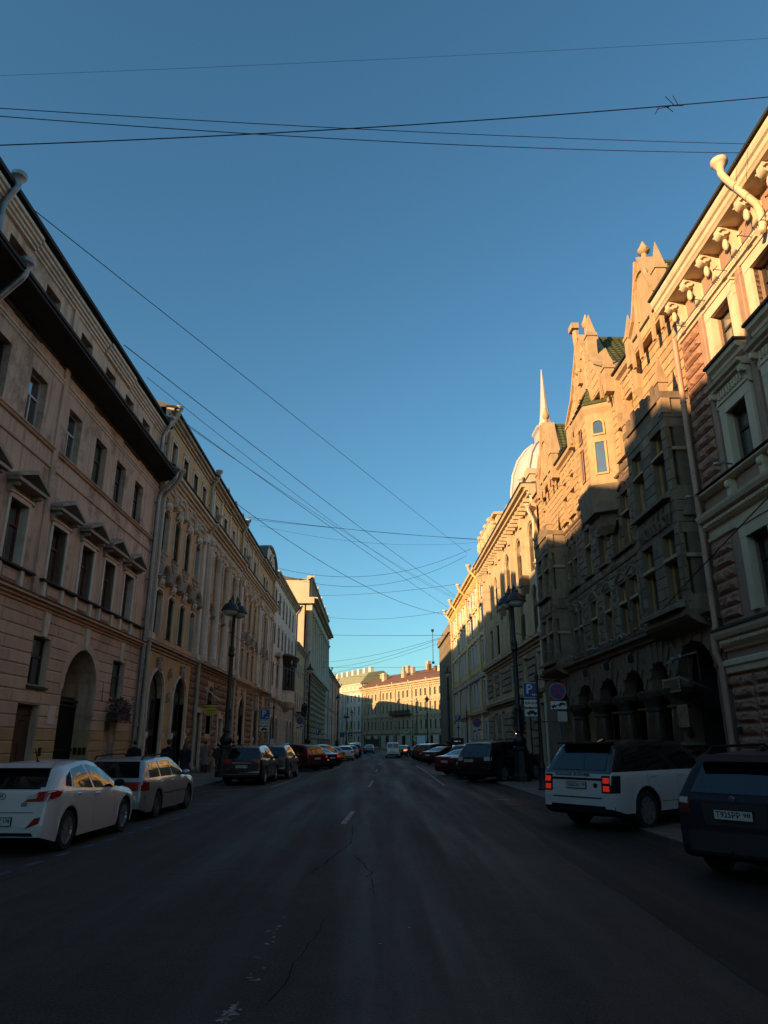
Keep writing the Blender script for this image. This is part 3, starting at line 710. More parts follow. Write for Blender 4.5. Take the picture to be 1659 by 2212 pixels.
for yy, dd in ((31, -4.5), (20, -5.0), (12, -5.0), (2, -5)):
    MB().box(S(yy) - .5, S(yy) + .5, dd - 0.4, dd + 0.4, 17.1, 20.6).box(S(yy) - .6, S(yy) + .6, dd - 0.5, dd + 0.5, 20.6, 20.75).build('chimney', 'pale_stone', A)

# ---- neighbour behind the camera on the left (shades the street)
N0, S = left_building('grey_house', 'plain grey house on the left behind the camera', -75, -8.2)
put('wall', wall_mesh('wall', 'grey_trim', S(-8.2), S(-75), 0, 17.5, [(S(y) - .6, S(y) + .6, z, z + 1.9, 'r') for y in range(-72, -9, 4) for z in (1.4, 5.6, 9.8, 14)]), N0)
for y in range(-72, -9, 4):
    for z in (1.4, 5.6, 9.8, 14): window(N0, S(y), z, 1.2, 1.9)
body(N0, S(-8.2), S(-75), 14, 17.55, 'grey_trim', 'tin_roof', ridge=2.8, eave=0.4)

# ---- long ochre baroque palace
B, S = left_building('baroque_house', 'long ochre baroque house with stucco window hoods and cream rain pipes', 33.3, 73.6)
g1, g2, g3, g4 = [34.95, 37.1, 39.35, 41.6], [45.2, 48.35, 51.4], [57.9, 60.5, 63.0], [66.9, 69.2]
attic = [35.2, 37.5, 39.8, 42.0, 45.7, 48.6, 51.7, 56.5, 58.9, 61.6]
WB = 1.02
holes = []
for y in g1 + g2 + g3 + g4:
    s = S(y)
    holes += [(s - WB/2, s + WB/2, 6.80, 8.98, 'g'), (s - WB/2, s + WB/2, 10.98, 13.05, 'g')]
for y in attic + [67.2, 69.0]: holes.append((S(y) - .48, S(y) + .48, 15.75, 16.98, 'r'))
bigarch = [(34.45, 37.35), (38.75, 41.8), (57.4, 60.4), (64.7, 67.6)]
for a, b in bigarch: holes.append((S(b) + .25, S(a) - .25, 0.45, 5.1, 'a'))
bdoor = [(44.0, 45.35, 3.5), (50.3, 51.5, 3.35)]
for a, b, t in bdoor: holes.append((S(b), S(a), 0.25, t, 'r'))
holes.append((S(48.6), S(46.9), 2.3, 5.2, 'a'))
holes.append((S(71.6), S(69.6), 0.45, 5.0, 'a'))
put('wall', wall_mesh('wall', 'ochre_plaster', S(73.6), S(33.3), 0, 18.2, holes), B)
body(B, S(73.6), S(33.3), 15, 18.3, 'ochre_plaster', 'tin_roof', ridge=2.6, eave=0.36)
MB().box(S(73.6), S(33.3), -0.01, 0.09, 0, 0.4).build('plinth', 'granite_kerb', B)
# rusticated brown stone piers of the ground floor
rock = rock_meshes('brown_rock', 4, seed=5)
low = [h for h in holes if h[2] < 5.5]
rr = []
for (a, b) in ((33.35, 34.25), (42.3, 53.8), (53.9, 56.9), (61.2, 64.2), (68.2, 69.3), (72.0, 73.5)):
    rr += courses(S(b), S(a), 0.42, 6.0, 0.43, 0.55, 1.0, low, random.Random(int(a)), margin=0.12)
place_blocks(B, rr, rock, 0.11, 'stone', 0.05)
for i, (a, b) in enumerate(bigarch):
    w = b - a - .5; s = S((a+b)/2)
    o = window(B, s, 0.45, w, 4.65, 'frame_dark', 'a', d=-0.26, gl='glass_soft', mull=2, trans=(0.4, 0.36), fr=0.11, name='arched_window')
    put('architrave', architrave(w, 4.65, 0.2, 0.36, 'white_trim', 'a', 0.0), o)
    put('keystone_cartouche', shared('bcart', lambda: ornament(0.75, 0.9, 0.3, 3).mesh('keystone_cartouche', 'grey_trim', 40)), o, (0, 0.26, 4.95))
    for sx in (-1, 1): put('impost', shared('bimp', lambda: MB().bev(-.16, .16, 0, .2, 0, .3, .04).bev(-.12, .12, 0, .13, -.9, 0, .02).mesh('impost', 'white_trim')), o, (sx * (w/2 + .1), 0.26, 1.5))
    # lower show window bars
    MB().box(-w/2, w/2, -0.05, 0.03, 1.62, 1.9).build('transom_beam', 'frame_dark', o)
put('relief', shared('brel', lambda: ornament(0.5, 0.55, 0.2, 8).mesh('relief', 'grey_trim', 40)), B, (S(38.05), 0.0, 5.2))
put('relief', SHARED['brel'], B, (S(38.05), 0.0, 4.0)); put('relief', SHARED['brel'], B, (S(62.2), 0.0, 5.2))
for a, b, t in bdoor:
    w = b - a; o = MB().box(-w/2, w/2, -.06, 0, 0, t - .25).bev(-w/2 + .12, w/2 - .12, 0, .03, .2, 1.0, .02).bev(-w/2 + .12, w/2 - .12, 0, .03, 1.2, t - .5, .02).build('door', 'door_wood', B, (S((a+b)/2), -.26, .25))
    put('architrave', architrave(w, t - .25, 0.17, 0.4, 'white_trim', base=0.2), o)
    MB().box(-w/2 - .2, w/2 + .2, .2, .9, -.25, -.08).build('step', 'granite_kerb', o)
o = window(B, S(47.75), 2.3, 1.7, 2.9, 'frame_dark', 'a', d=-.26, gl='glass_soft', mull=1, trans=(0.62,), fr=0.1, name='arched_window'); put('architrave', architrave(1.7, 2.9, 0.16, 0.34, 'grey_trim', 'a', 0.0), o)
MB().bev(S(48.5), S(47.0), -.02, .06, .4, 2.25, .03).build('apron_panel', 'ochre_plaster', B)
window(B, S(70.6), 0.45, 2.0, 4.55, 'frame_dark', 'a', d=-.26, gl='glass_soft', mull=2, trans=(0.4,), fr=0.1, name='arched_window')
# main floors
def hood(w, mat):
    def mk():
        mb = MB(); h = w * 0.5
        P = [(-w*.72, -.12), (-w*.6, -.02), (-w*.48, .0)] + [(w*.46*cos(a), .06 + w*.42*sin(a)) for a in [pi - .25 - i*(pi - .5)/10 for i in range(11)]] + [(w*.48, 0), (w*.6, -.02), (w*.72, -.12)]
        mb.sweep(P, [(0, 0), (0, .2), (.05, .3), (.14, .36), (.17, .36), (.17, 0)])
        return mb.mesh('hood', mat)
    return shared(('hood', w, mat), mk)
car1 = ornament(0.85, 0.62, 0.3, 4).mesh('cartouche', 'white_trim', 40)
car2 = ornament(1.2, 0.75, 0.34, 9, 14).mesh('cartouche', 'white_trim', 40)
apron = MB()
apron.prism([(-.52, 0), (.52, 0), (.5, -.22), (.34, -.25), (.3, -.5), (.12, -.42), (0, -.58), (-.12, -.42), (-.3, -.5), (-.34, -.25), (-.5, -.22)], 'y', 0, .07)
for sx in (-1, 1): apron.tube([(sx*(.1 + .05*t), .08, -.2 - .12*sin(t*.9)) for t in range(6)], .035, 5)
apron_me = apron.mesh('apron', 'grey_trim')
for gi, grp in enumerate((g1, g2, g3, g4)):
    for y in grp:
        s = S(y)
        o = window(B, s, 6.80, WB, 2.18, 'frame_dark', 'g', d=-.2, gl='glass', trans=(0.66,), fr=0.07)
        put('architrave', architrave(WB, 2.18, 0.15, 0.27, 'white_trim', 'g', 0.0), o)
        put('hood', hood(1.35, 'grey_trim'), o, (0, 0.2, 2.72)); put('cartouche', car1, o, (0, 0.2, 2.62))
        o = window(B, s, 10.98, WB, 2.07, 'frame_dark', 'g', d=-.2, gl='glass', trans=(0.64,), fr=0.07, sill=0.12, sillmat='grey_trim')
        put('architrave', architrave(WB, 2.07, 0.15, 0.27, 'white_trim', 'g', 0.0), o)
        put('cartouche', car2, o, (0, 0.2, 2.42)); put('hood', hood(1.6, 'white_trim'), o, (0, .14, 2.62))
        put('apron', apron_me, o, (0, 0.2, -.12))
for y in attic + [67.2, 69.0]:
    o = window(B, S(y), 15.75, .96, 1.23, 'frame_dark', d=-.2, trans=(0.5,), fr=.06); put('architrave', architrave(.96, 1.23, .13, .25, 'white_trim', base=.1), o)
def pil(w, z0, z1, cap=True):
    mb = MB(); mb.box(-w/2 - .06, w/2 + .06, 0, .26, z0, z0 + .35); mb.box(-w/2, w/2, 0, .17, z0 + .35, z1 - .5)
    mb.prism([(-w/2 - .02, z1 - .5), (w/2 + .02, z1 - .5), (w/2 + .16, z1 - .08), (w/2 + .16, z1), (-w/2 - .16, z1), (-w/2 - .16, z1 - .08)], 'y', 0, .3)
    for sx in (-1, 1): mb.ball((sx * (w/2 + .04), .26, z1 - .17), .12, .1, .12, 7, 5)
    for sx in (-.5, 0, .5): mb.ball((sx * w * .8, .25, z1 - .38), .09, .09, .13, 6, 4)
    return mb
pcol = MB().lathe([(.36, 0), (.36, .3), (.3, .36), (.33, .42), (.27, .5), (.27, 2.2), (.235, 7.0), (.27, 7.05), (.24, 7.1), (.3, 7.5), (.36, 7.55), (.36, 7.68)], 14)
for a in range(8): pcol.ball((.3*cos(a*pi/4), .3*sin(a*pi/4), 7.35), .1, .1, .17, 5, 4)
pcol_me = pcol.mesh('column', 'white_trim', 40)
for y in (43.95, 46.8, 49.9, 53.0): put('column', pcol_me, B, (S(y), 0.18, 6.45))
pil_me = pil(.62, 6.4, 14.2).mesh('pilaster', 'white_trim')
for y in (33.75, 43.0, 56.0, 65.2, 66.0, 70.4, 71.4, 73.0): put('pilaster', pil_me, B, (S(y), 0, 0))
vol = MB().tube([(0.0 + (.3 - .05*t)*cos(t*.9) * .9, .25, (.3 - .05*t)*sin(t*.9)) for t in range(7)], .09, 6)
vol.box(-.22, .22, 0, .24, -1.3, .1); vol.ball((0, .3, -1.1), .24, .15, .3, 7, 5)
vol_me = vol.mesh('volute_console', 'grey_trim', 50)
for y in (65.0, 71.6): put('volute_console', vol_me, B, (S(y), 0.0, 5.75))
# entablatures
for a, b, off in ((73.6, 64.6, .12), (64.55, 54.4, 0), (54.35, 43.2, .14), (43.15, 33.3, 0)):
    moulding(B, 'belt_cornice', 'pale_stone', S(a), S(b), cornice_prof(6.02, 6.42, .3 + off, 3))
    moulding(B, 'frieze', 'ochre_plaster', S(a), S(b), [(0, 13.75), (.08 + off, 13.77), (.08 + off, 14.28), (0, 14.3)])
    moulding(B, 'main_cornice', 'white_trim', S(a), S(b), cornice_prof(14.3, 15.0, .62 + off, 5))
    MB().box(S(a), S(b), -.02, .69 + off, 15.07, 15.11).build('cornice_flashing', 'rail_dark', B)
    moulding(B, 'attic_cornice', 'pale_stone', S(a), S(b), cornice_prof(17.75, 18.2, .34 + off, 3))
    MB().box(S(a), S(b), -.1, .45 + off, 18.24, 18.36).build('roof_edge', 'rail_dark', B)
dent = MB().box(-.06, .06, .05, .2, 0, .14).mesh('dentil', 'white_trim')
dm = MB()
y = 33.5
while y < 73.4:
    off = .12 if y > 64.6 else (.14 if 43.2 < y < 54.4 else 0)
    dm.box(S(y) - .07, S(y) + .07, .05, .2 + off, 14.1, 14.27); y += .27
o = dm.build('dentils', 'white_trim', B); o['kind'] = 'stuff'
for y in (44.6, 47.1, 50.1, 53.2, 55.5, 57.7, 60.2, 63.4): MB().box(S(y) - .14, S(y) + .14, 0, .1, 15.2, 17.7).build('attic_pilaster', 'white_trim', B)
# segmental gable over the end bay
gb = MB(); P = [(S(72.6) , 18.3)] + [((S(72.6) + S(64.9))/2 + 3.6*cos(a), 18.6 + 1.5*sin(a)) for a in [pi - i*pi/12 for i in range(13)]] + [(S(64.9), 18.3)]
gb.prism(P, 'y', -.4, .3); gb.build('gable', 'white_trim', B)
gb = MB(); gb.sweep(P[::1], [(0, -.45), (0, .45), (.14, .55), (.2, .55), (.2, -.45)]); gb.build('gable_moulding', 'tin_roof', B)
put('cartouche', car2, B, (S(68.7), .3, 18.9), 0, (1.8, 1.4, 1.8))
for y, zt in ((43.35, 15.6), (54.6, 15.8), (73.3, 15.8)): pipe(B, 'drainpipe', 'cream_pipe', S(y), .22, zt, .3, .1, lean=.55)
for y, zt in ((43.55, 18.75), (54.7, 18.85), (33.6, 18.4), (73.2, 18.9)): pipe(B, 'drainpipe', 'cream_pipe', S(y), .16, zt, 15.15, .1, lean=.35, bands=False)
pipe(B, 'drainpipe', 'cream_pipe', S(33.55), .2, 14.9, .3, .095, lean=.75)
for yy in (36, 41.5, 47.5, 56, 62):
    MB().box(S(yy) - .6, S(yy) + .6, -4.4, -3.4, 18.3, 21.4).box(S(yy) - .7, S(yy) + .7, -4.5, -3.3, 21.4, 21.55).build('chimney', 'pale_stone', B)
for yy in (44.6, 47.6, 50.5, 53.4): MB().box(S(yy) - .2, S(yy) + .2, -.6, .3, 18.36, 18.8).prism([(S(yy) - .28, 18.8), (S(yy) + .28, 18.8), (S(yy), 19.0)], 'y', -.7, .36).build('roof_post', 'zinc', B)
for z_, q in ((4.3, .2), (3.9, .16)): MB().box(S(33.75) - q/2, S(33.75) + q/2, .1, .18, z_ - q * .7, z_ + q * .7).build('house_number_lamp', 'iron', B)
sp = MB().box(-.03, .03, 0, .03, -.1, .1).build('bracket_lamp', 'frame_white', B, (S(45.4), .7, 4.6)); sp.rotation_euler = (0.9, 0, 0); sp.scale = (2, 2, 6)

# ---- narrow pale house with the oriel
C_, S = left_building('oriel_house', 'narrow pale house with a dark rounded oriel window', 73.7, 96.2)
cy_ = [75.8, 79.2, 82.4, 85.4, 88.8, 92.2]
holes = []
for y in cy_:
    holes += [(S(y) - .55, S(y) + .55, z, z + 2.0, 'r') for z in (11.9, 15.5)]
    if y < 80: holes.append((S(y) - .55, S(y) + .55, 7.6, 9.8, 'r'))
for y in (76.2, 80.0, 90, 93.5): holes.append((S(y) - .8, S(y) + .8, .3, 4.2, 'a'))
put('wall', wall_mesh('wall', 'white_trim', S(96.2), S(73.7), 0, 19.2, holes), C_)
body(C_, S(96.2), S(73.7), 15, 19.2, 'white_trim', 'tin_roof', 2.2, eave=.3)
for y in cy_:
    for z in (11.9, 15.5) + ((7.6,) if y < 80 else ()):
        o = window(C_, S(y), z, 1.1, 2.2 if z < 8 else 2.0, 'frame_dark', trans=(.66,), sill=.1, sillmat='grey_trim'); put('architrave', architrave(1.1, 2.2 if z < 8 else 2.0, .14, .27, 'white_trim', base=.1), o)
for y in (76.2, 80.0, 90, 93.5): o = window(C_, S(y), .3, 1.6, 3.9, 'frame_dark', 'a', gl='glass_soft', trans=(.5,), name='arched_window'); put('architrave', architrave(1.6, 3.9, .16, .3, 'grey_trim', 'a', 0.0), o)
moulding(C_, 'belt_cornice', 'grey_trim', S(96.2), S(73.7), cornice_prof(5.7, 6.2, .35, 3))
moulding(C_, 'cornice', 'pale_stone', S(96.2), S(73.7), cornice_prof(18.5, 19.2, .6, 4))
place_blocks(C_, courses(S(96.0), S(73.9), .4, 5.6, .52, .8, 1.4, [h for h in holes if h[2] < 1], random.Random(5), margin=.2), unit_block('pale_stone', .06), .05, 'block', .03)
for yy in (78.2, 91.5):
    put('pediment', shared('cped', lambda: MB().prism([(-1.1, 0), (1.1, 0), (1.1, .15), (.2, .5), (-.2, .5), (-1.1, .15)], 'y', 0, .5).mesh('pediment', 'grey_trim')), C_, (S(yy), 0, 10.6))
    MB().lathe([(.2, 6.2), (.2, 6.6), (.15, 6.7), (.14, 9.8), (.22, 10.2), (.22, 10.6)], 10, (S(yy) - .85, .25, 0)).build('column', 'white_trim', C_, smooth=40)
pipe(C_, 'drainpipe', 'zinc', S(95.6), .18, 19.4, .3, .1, lean=.5)
# oriel: half-octagon bay on a corbel with dark metal hood
OC = S(86.8)
def half(r, z, yo=0.0, n=8, sx=2.2): return [(OC + sx*r*cos(pi*i/n), yo + r*sin(pi*i/n), z) for i in range(n+1)]
def loft(rings, name, mat, parent):
    n = len(rings[0]); mb = MB().add([p for r_ in rings for p in r_], [(j*n+i, j*n+i+1, (j+1)*n+i+1, (j+1)*n+i) for j in range(len(rings)-1) for i in range(n-1)])
    mb.add(rings[-1], [tuple(range(n))]); mb.add(rings[0], [tuple(range(n))[::-1]])
    return mb.build(name, mat, parent)
loft([half(.5, 5.3), half(.9, 5.6), half(1.15, 6.0), half(1.25, 6.2), half(1.25, 6.35), half(1.15, 6.4), half(1.15, 7.35), half(1.22, 7.4), half(1.22, 7.5)], 'oriel_base', 'white_trim', C_)
loft([half(1.02, 7.5), half(1.02, 10.2)], 'oriel_glass', 'glass', C_)
for p in half(1.06, 0): MB().box(p[0] - .09, p[0] + .09, p[1] - .07, p[1] + .07, 7.5, 10.15).build('oriel_mullion', 'frame_dark', C_)
loft([half(1.12, 10.1), half(1.15, 10.3), half(1.55, 11.2), half(1.6, 11.3), half(1.6, 11.4), half(.9, 11.75)], 'oriel_hood', 'rail_dark', C_)
for i in (2, 4, 6):
    p, q = half(1.36, 10.75)[i], 0; MB().ball((p[0], p[1] - .02, 10.72), .3, .1, .3, 10, 6).build('medallion', 'grey_trim', C_)

# ---- low ochre house
D_, S = left_building('low_ochre_house', 'low ochre house with sloping eave tucked beside the colonnade', 96.3, 109.8)
holes = [(S(y) - .5, S(y) + .5, z, z + 1.9, 'r') for y in (98.5, 101.5, 104.5, 107.5) for z in (1.3, 6.3, 10.4)]
put('wall', wall_mesh('wall', 'ochre_plaster', S(109.8), S(96.3), 0, 14.6, holes), D_)
body(D_, S(109.8), S(96.3), 14, 14.6, 'ochre_plaster', 'tin_roof', 2.4, eave=.5)
for y in (98.5, 101.5, 104.5, 107.5):
    for z in (1.3, 6.3, 10.4): o = window(D_, S(y), z, 1.0, 1.9, 'frame_dark'); put('architrave', architrave(1.0, 1.9, .13, .25, 'white_trim', base=.1), o)
moulding(D_, 'cornice', 'pale_stone', S(109.8), S(96.3), cornice_prof(13.9, 14.6, .5, 4))
moulding(D_, 'belt_cornice', 'pale_stone', S(109.8), S(96.3), cornice_prof(5.2, 5.5, .3, 2))
pipe(D_, 'drainpipe', 'zinc', S(109.4), .18, 15.0, .3, .1, lean=.5)
bk = MB(); bk.box(S(103.2), S(99.6), 0, 1.0, 5.6, 5.75)
for i in range(14): x = S(103.2) + i*3.6/13; bk.box(x - .02, x + .02, .94, .98, 5.75, 6.6)
bk.box(S(103.2), S(99.6), .92, 1.0, 6.6, 6.66); bk.build('balcony', 'iron', D_)
fl = MB(); rg = random.Random(4)
for i in range(160): fl.ball((S(101.4) + rg.gauss(0, .9), 1.0 + rg.gauss(0, .15), 6.0 + rg.gauss(0, .4)), .12, .12, .1, 5, 3, .3, rg)
surf('dark_leaf', (0.02, 0.024, 0.014), None, 3, .8, 0, 5)
o = fl.build('planting', 'dark_leaf', D_); o['kind'] = 'stuff'

# ---- neoclassical colonnade
E_, S = left_building('colonnade_house', 'tall cream classical house with a row of giant columns above a boulder base', 110.0, 153.8)
holes = [(S(y) - .8, S(y) + .8, z, z + 2.6, 'r') for y in [113.5 + 4.7*i for i in range(9)] for z in (13.6, 17.6)] + [(S(y) - .8, S(y) + .8, 2.0, 5.6, 'r') for y in [113.5 + 4.7*i for i in range(9)]]
surf('cream_stone', (0.58, 0.44, 0.315), (0.47, 0.35, 0.25), .5, .9, .2, 10, streak=.3)
put('wall', wall_mesh('wall', 'cream_stone', S(153.8), S(110), 0, 22.4, holes), E_)
body(E_, S(153.8), S(110), 22, 26.2, 'cream_stone', 'tin_roof', 1.6, d0=-1.3)
MB().box(S(153.8), S(110), -1.28, -.33, 0, 22.3).build('inner_wall', 'cream_stone', E_)
for y in [113.5 + 4.7*i for i in range(9)]:
    for z in (13.6, 17.6): window(E_, S(y), z, 1.6, 2.6, 'frame_dark')
    window(E_, S(y), 2.0, 1.6, 3.6, 'frame_dark')
colm = MB().lathe([(.75, 0), (.75, .3), (.68, .4), (.7, .55), (.6, .7), (.6, 3), (.5, 8.3), (.58, 8.4), (.52, 8.5), (.72, 8.75), (.78, 8.8), (.78, 9.0)], 16).mesh('column', 'cream_stone', 40)
for i in range(10): put('column', colm, E_, (S(111.2 + 4.65*i), .35, 12.4))
moulding(E_, 'base_cornice', 'cream_stone', S(153.8), S(110), cornice_prof(11.7, 12.4, 1.0, 3))
moulding(E_, 'architrave', 'cream_stone', S(153.8), S(110), [(-.1, 21.4), (.85, 21.4), (.85, 22.4), (-.1, 22.4)])
moulding(E_, 'main_cornice', 'cream_stone', S(153.9), S(109.7), cornice_prof(22.4, 23.4, 1.7, 4))
MB().box(S(153.8), S(110), -1.3, .3, 23.4, 26.4).build('attic', 'cream_stone', E_)
for i in range(10): MB().box(S(111.2 + 4.65*i) - .35, S(111.2 + 4.65*i) + .35, .3, .62, 23.45, 26.5).build('attic_pier', 'cream_stone', E_)
moulding(E_, 'attic_cornice', 'cream_stone', S(153.9), S(109.8), cornice_prof(26.2, 26.8, .8, 3))
pv = ornament(.9, 1.6, .5, 13); pvm = pv.mesh('statue_group', 'cream_stone', 40)
for i in range(5): put('statue_group', pvm, E_, (S(115 + 9*i), .3, 27.2))
sidec = MB().prism([(-20, 22.4), (-20, 23.3), (1.2, 23.3), (1.2, 22.4)], 'x', S(110), S(109.3)); sidec.build('side_cornice', 'cream_stone', E_)
surf('boulder', (0.34, 0.235, 0.145), (0.215, 0.15, 0.093), 2.0, .95, .5, 9, rand=.12)
rk = rock_meshes('boulder', 5, nx=4, nz=3, seed=21)
place_blocks(E_, courses(S(153.7), S(110.1), .3, 11.6, .95, 1.3, 2.2, [h for h in holes if h[2] < 3], random.Random(8), margin=.1), rk, .42, 'stone', .06)

# ---- grey row beyond the colonnade
F_, S = left_building('grey_row_house', 'plain grey row house beyond the colonnade, drainpipes up its front', 154.0, 214)
holes = [(S(y) - .6, S(y) + .6, z, z + 2.0, 'r') for y in [157 + 4*i for i in range(14)] for z in (1.6, 5.8, 9.8, 13.6)]
put('wall', wall_mesh('wall', 'grey_trim', S(214), S(154), 0, 17.4, holes), F_); body(F_, S(214), S(154), 14, 17.4, 'grey_trim', 'tin_roof', 1.6, eave=.5)
for y in [157 + 4*i for i in range(14)]:
    for z in (1.6, 5.8, 9.8, 13.6): window(F_, S(y), z, 1.2, 2.0, 'frame_dark')
moulding(F_, 'cornice', 'grey_trim', S(214), S(154), cornice_prof(16.7, 17.4, .7, 3)); moulding(F_, 'belt_cornice', 'grey_trim', S(214), S(154), cornice_prof(9.0, 9.4, .3, 2))
for y in (163, 178, 193, 210): pipe(F_, 'drainpipe', 'zinc', S(y), .3, 17.9, .3, .12, lean=.7)
for y in (170, 186, 200): MB().box(S(y) - .6, S(y) + .6, -3, -2, 17.5, 19.4).lathe([(.3, 19.4), (.3, 20.2), (.45, 20.25), (.45, 20.35)], 8, (S(y), -2.5, 0)).build('chimney', 'zinc', F_)

# ---- unseen tall block, added behind the grey row to shade the far facades
H_, S = left_building('shade_block', 'unseen tall block added behind the grey row to shade the far houses', 212, 262, x=-26)
put('wall', wall_mesh('wall', 'pale_stone', S(262), S(212), 0, 21.5, [(S(y) - .6, S(y) + .6, z, z + 2.0, 'r') for y in range(216, 260, 4) for z in (1.6, 5.8, 9.8, 13.8, 17.6)]), H_)
for y in range(216, 260, 4):
    for z in (1.6, 5.8, 9.8, 13.8, 17.6): window(H_, S(y), z, 1.2, 2.0)
body(H_, S(262), S(212), 14, 21.5, 'pale_stone', 'tin_roof', 2.0, eave=.5)
# ================================================================== RIGHT SIDE
def right_building(name, label, y0, y1, x):
    b = thing(name, label, 'building', (x, y0, 0), pi/2)
    return b, (lambda y: y - y0)
surf('rose_plaster', (0.38, 0.235, 0.17), (0.30, 0.18, 0.13), 1.0, .9, .2, 14, streak=.25)
surf('rose_rock', (0.40, 0.205, 0.135), (0.27, 0.135, 0.09), 4.0, .95, .7, 26, rand=.08)
surf('cream_trim', (0.66, 0.52, 0.365), (0.54, 0.42, 0.29), 1.5, .85, .2, 16, streak=.25)
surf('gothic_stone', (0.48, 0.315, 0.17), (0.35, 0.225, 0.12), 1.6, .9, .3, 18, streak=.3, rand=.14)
surf('gothic_dark', (0.19, 0.13, 0.085), (0.125, 0.085, 0.057), 1.6, .8, .3, 18, streak=.35)  # brown arcade stone, darkened further so its colour carries ground-floor shade
surf('gothic_shaded', (0.235, 0.165, 0.112), (0.15, 0.105, 0.072), 2.0, .9, .35, 18, streak=.4, rand=.22)  # copy of the upper stone for storeys below the sun, shade put into its colour
surf('gothic_plain', (0.44, 0.295, 0.17), (0.33, 0.215, 0.125), 1.6, .9, .3, 18, streak=.35)
surf('gothic_rock', (0.18, 0.128, 0.09), (0.11, 0.078, 0.055), 3.0, .95, .6, 20, rand=.16)
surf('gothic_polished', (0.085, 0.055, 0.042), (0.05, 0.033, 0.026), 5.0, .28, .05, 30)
surf('bank_stone', (0.52, 0.39, 0.255), (0.40, 0.295, 0.19), 1.0, .9, .25, 14, streak=.5)
surf('bank_dark', (0.30, 0.225, 0.155), (0.2, 0.15, 0.105), 1.5, .9, .3, 14, streak=.4, rand=.1)
surf('gold_plaster', (0.66, 0.46, 0.21), (0.54, 0.37, 0.165), .6, .9, .15, 12, streak=.2)
surf('rib_concrete', (0.27, 0.215, 0.155), (0.195, 0.155, 0.11), .8, .9, .3, 12, streak=.4)
surf('shade_glass_wall', (0.02, 0.018, 0.016), None, 2, .3, 0, 5)

# ---- rose house with the bracketed cornice
P_, S = right_building('rose_house', 'rose and cream house with bracketed cornice nearest on the right', -12, 20.95, 10.3)
wc = [18.15 - 2.4*i for i in range(12)]
WP = 1.1
holes = []
for y in wc:
    s = S(y); holes += [(s - WP/2, s + WP/2, 5.2, 7.2, 'r'), (s - WP/2, s + WP/2, 9.17, 10.95, 'r'), (s - WP/2, s + WP/2, 12.6, 14.15, 'r'), (s - .5, s + .5, 1.2, 2.9, 'r')]
put('wall', wall_mesh('wall', 'rose_plaster', S(-12), S(20.95), 0, 16.0, holes), P_)
body(P_, S(-12), S(20.95), 14, 16.3, 'rose_plaster', 'tin_roof', 2.4, eave=.82)
for y in wc:
    s = S(y)
    for z, h in ((5.2, 2.0), (9.17, 1.78), (12.6, 1.55)):
        o = window(P_, s, z, WP, h, 'frame_dark', d=-.22, gl='glass', trans=(.66,), fr=.075)
        put('architrave', architrave(WP, h, .33, .32, 'cream_trim', base=.1), o)
    o = window(P_, s, 1.2, 1.0, 1.7, 'frame_dark', d=-.22, trans=(.66,))
    def hood2():
        mb = MB(); mb.box(-.85, .85, 0, .12, 0, .34)
        for i in range(9): mb.box(-.7 + i*.165, -.63 + i*.165, .12, .18, .06, .28)
        mb.prism([(0, .34), (.24, .36), (.26, .42), (.36, .46), (.4, .54), (0, .6)], 'x', -1.0, 1.0)
        for sx in (-1, 1): mb.add([(v[0] + sx*.88, v[1], v[2] + .34) for v in scroll(.16, .3, .5).v], scroll(.16, .3, .5).f)
        return mb.mesh('hood', 'cream_trim')
    put('hood', shared('phood', hood2), P_, (s, .02, 11.35))
    MB().box(s - .95, s + .95, 0, .38, 12.5, 12.58).build('sill', 'rail_dark', P_)
    moulding(P_, 'sill_bracket', 'cream_trim', s - .9, s + .9, [(0, 12.18), (.16, 12.2), (.18, 12.3), (.3, 12.36), (.32, 12.49), (0, 12.5)])
    MB().bev(s - .6, s + .6, 0, .06, 8.52, 8.98, .03).build('apron', 'rose_plaster', P_)
    for sx in (-1, 1):
        MB().box(s + sx*.9 - .12, s + sx*.9 + .12, 0, .18, 8.45, 9.0).ball((s + sx*.9, .2, 8.85), .1, .1, .12, 8, 5).build('baluster_pier', 'cream_trim', P_)
    y2 = y + 1.2
    MB().bev(S(y2) - .12, S(y2) + .12, 0, .1, 9.2, 14.6, .03).build('panel_strip', 'rose_plaster', P_)
# rock-faced courses: corner strip full height, and the whole base
rk = rock_meshes('rose_rock', 5, nx=9, nz=4, seed=31)
rs = []
hz = [h for h in holes]
rs += courses(S(19.62), S(20.9), .3, 3.62, .34, 1.2, 1.4, hz, random.Random(1))
for (a, b) in ((5.15, 7.45), (9.15, 14.55)): rs += courses(S(19.62), S(20.9), a, b, .36, 1.2, 1.4, hz, random.Random(2))
rs += courses(S(9.0), S(19.58), .3, 3.62, .34, 1.0, 1.9, [h for h in hz if h[2] < 2], random.Random(3), margin=.12)
place_blocks(P_, rs, rk, .13, 'stone', .055)
# entablatures (white mouldings with bead and egg rows)
def beadrow(s0, s1, z, d, r, mat, parent):
    mb = MB(); s = s0
    while s < s1: mb.ball((s, d, z), r*.8, r*.8, r, 6, 4); s += r * 1.9
    o = mb.build('bead_row', mat, parent, smooth=60); o['kind'] = 'stuff'
moulding(P_, 'lower_belt', 'cream_trim', S(-12), S(20.9), [(0, 3.66), (.12, 3.68), (.14, 3.85), (.2, 3.88), (.2, 4.0), (.1, 4.06), (0, 4.06)])
moulding(P_, 'lower_cornice', 'cream_trim', S(-12), S(20.9), [(0, 4.3), (.1, 4.32), (.12, 4.4), (.2, 4.42), (.22, 4.6), (.34, 4.64), (.4, 4.74), (.42, 4.84), (0, 4.86)])
moulding(P_, 'flashing', 'rail_dark', S(-12), S(20.92), [(0, 4.86), (.46, 4.85), (.46, 4.9), (0, 5.08)])
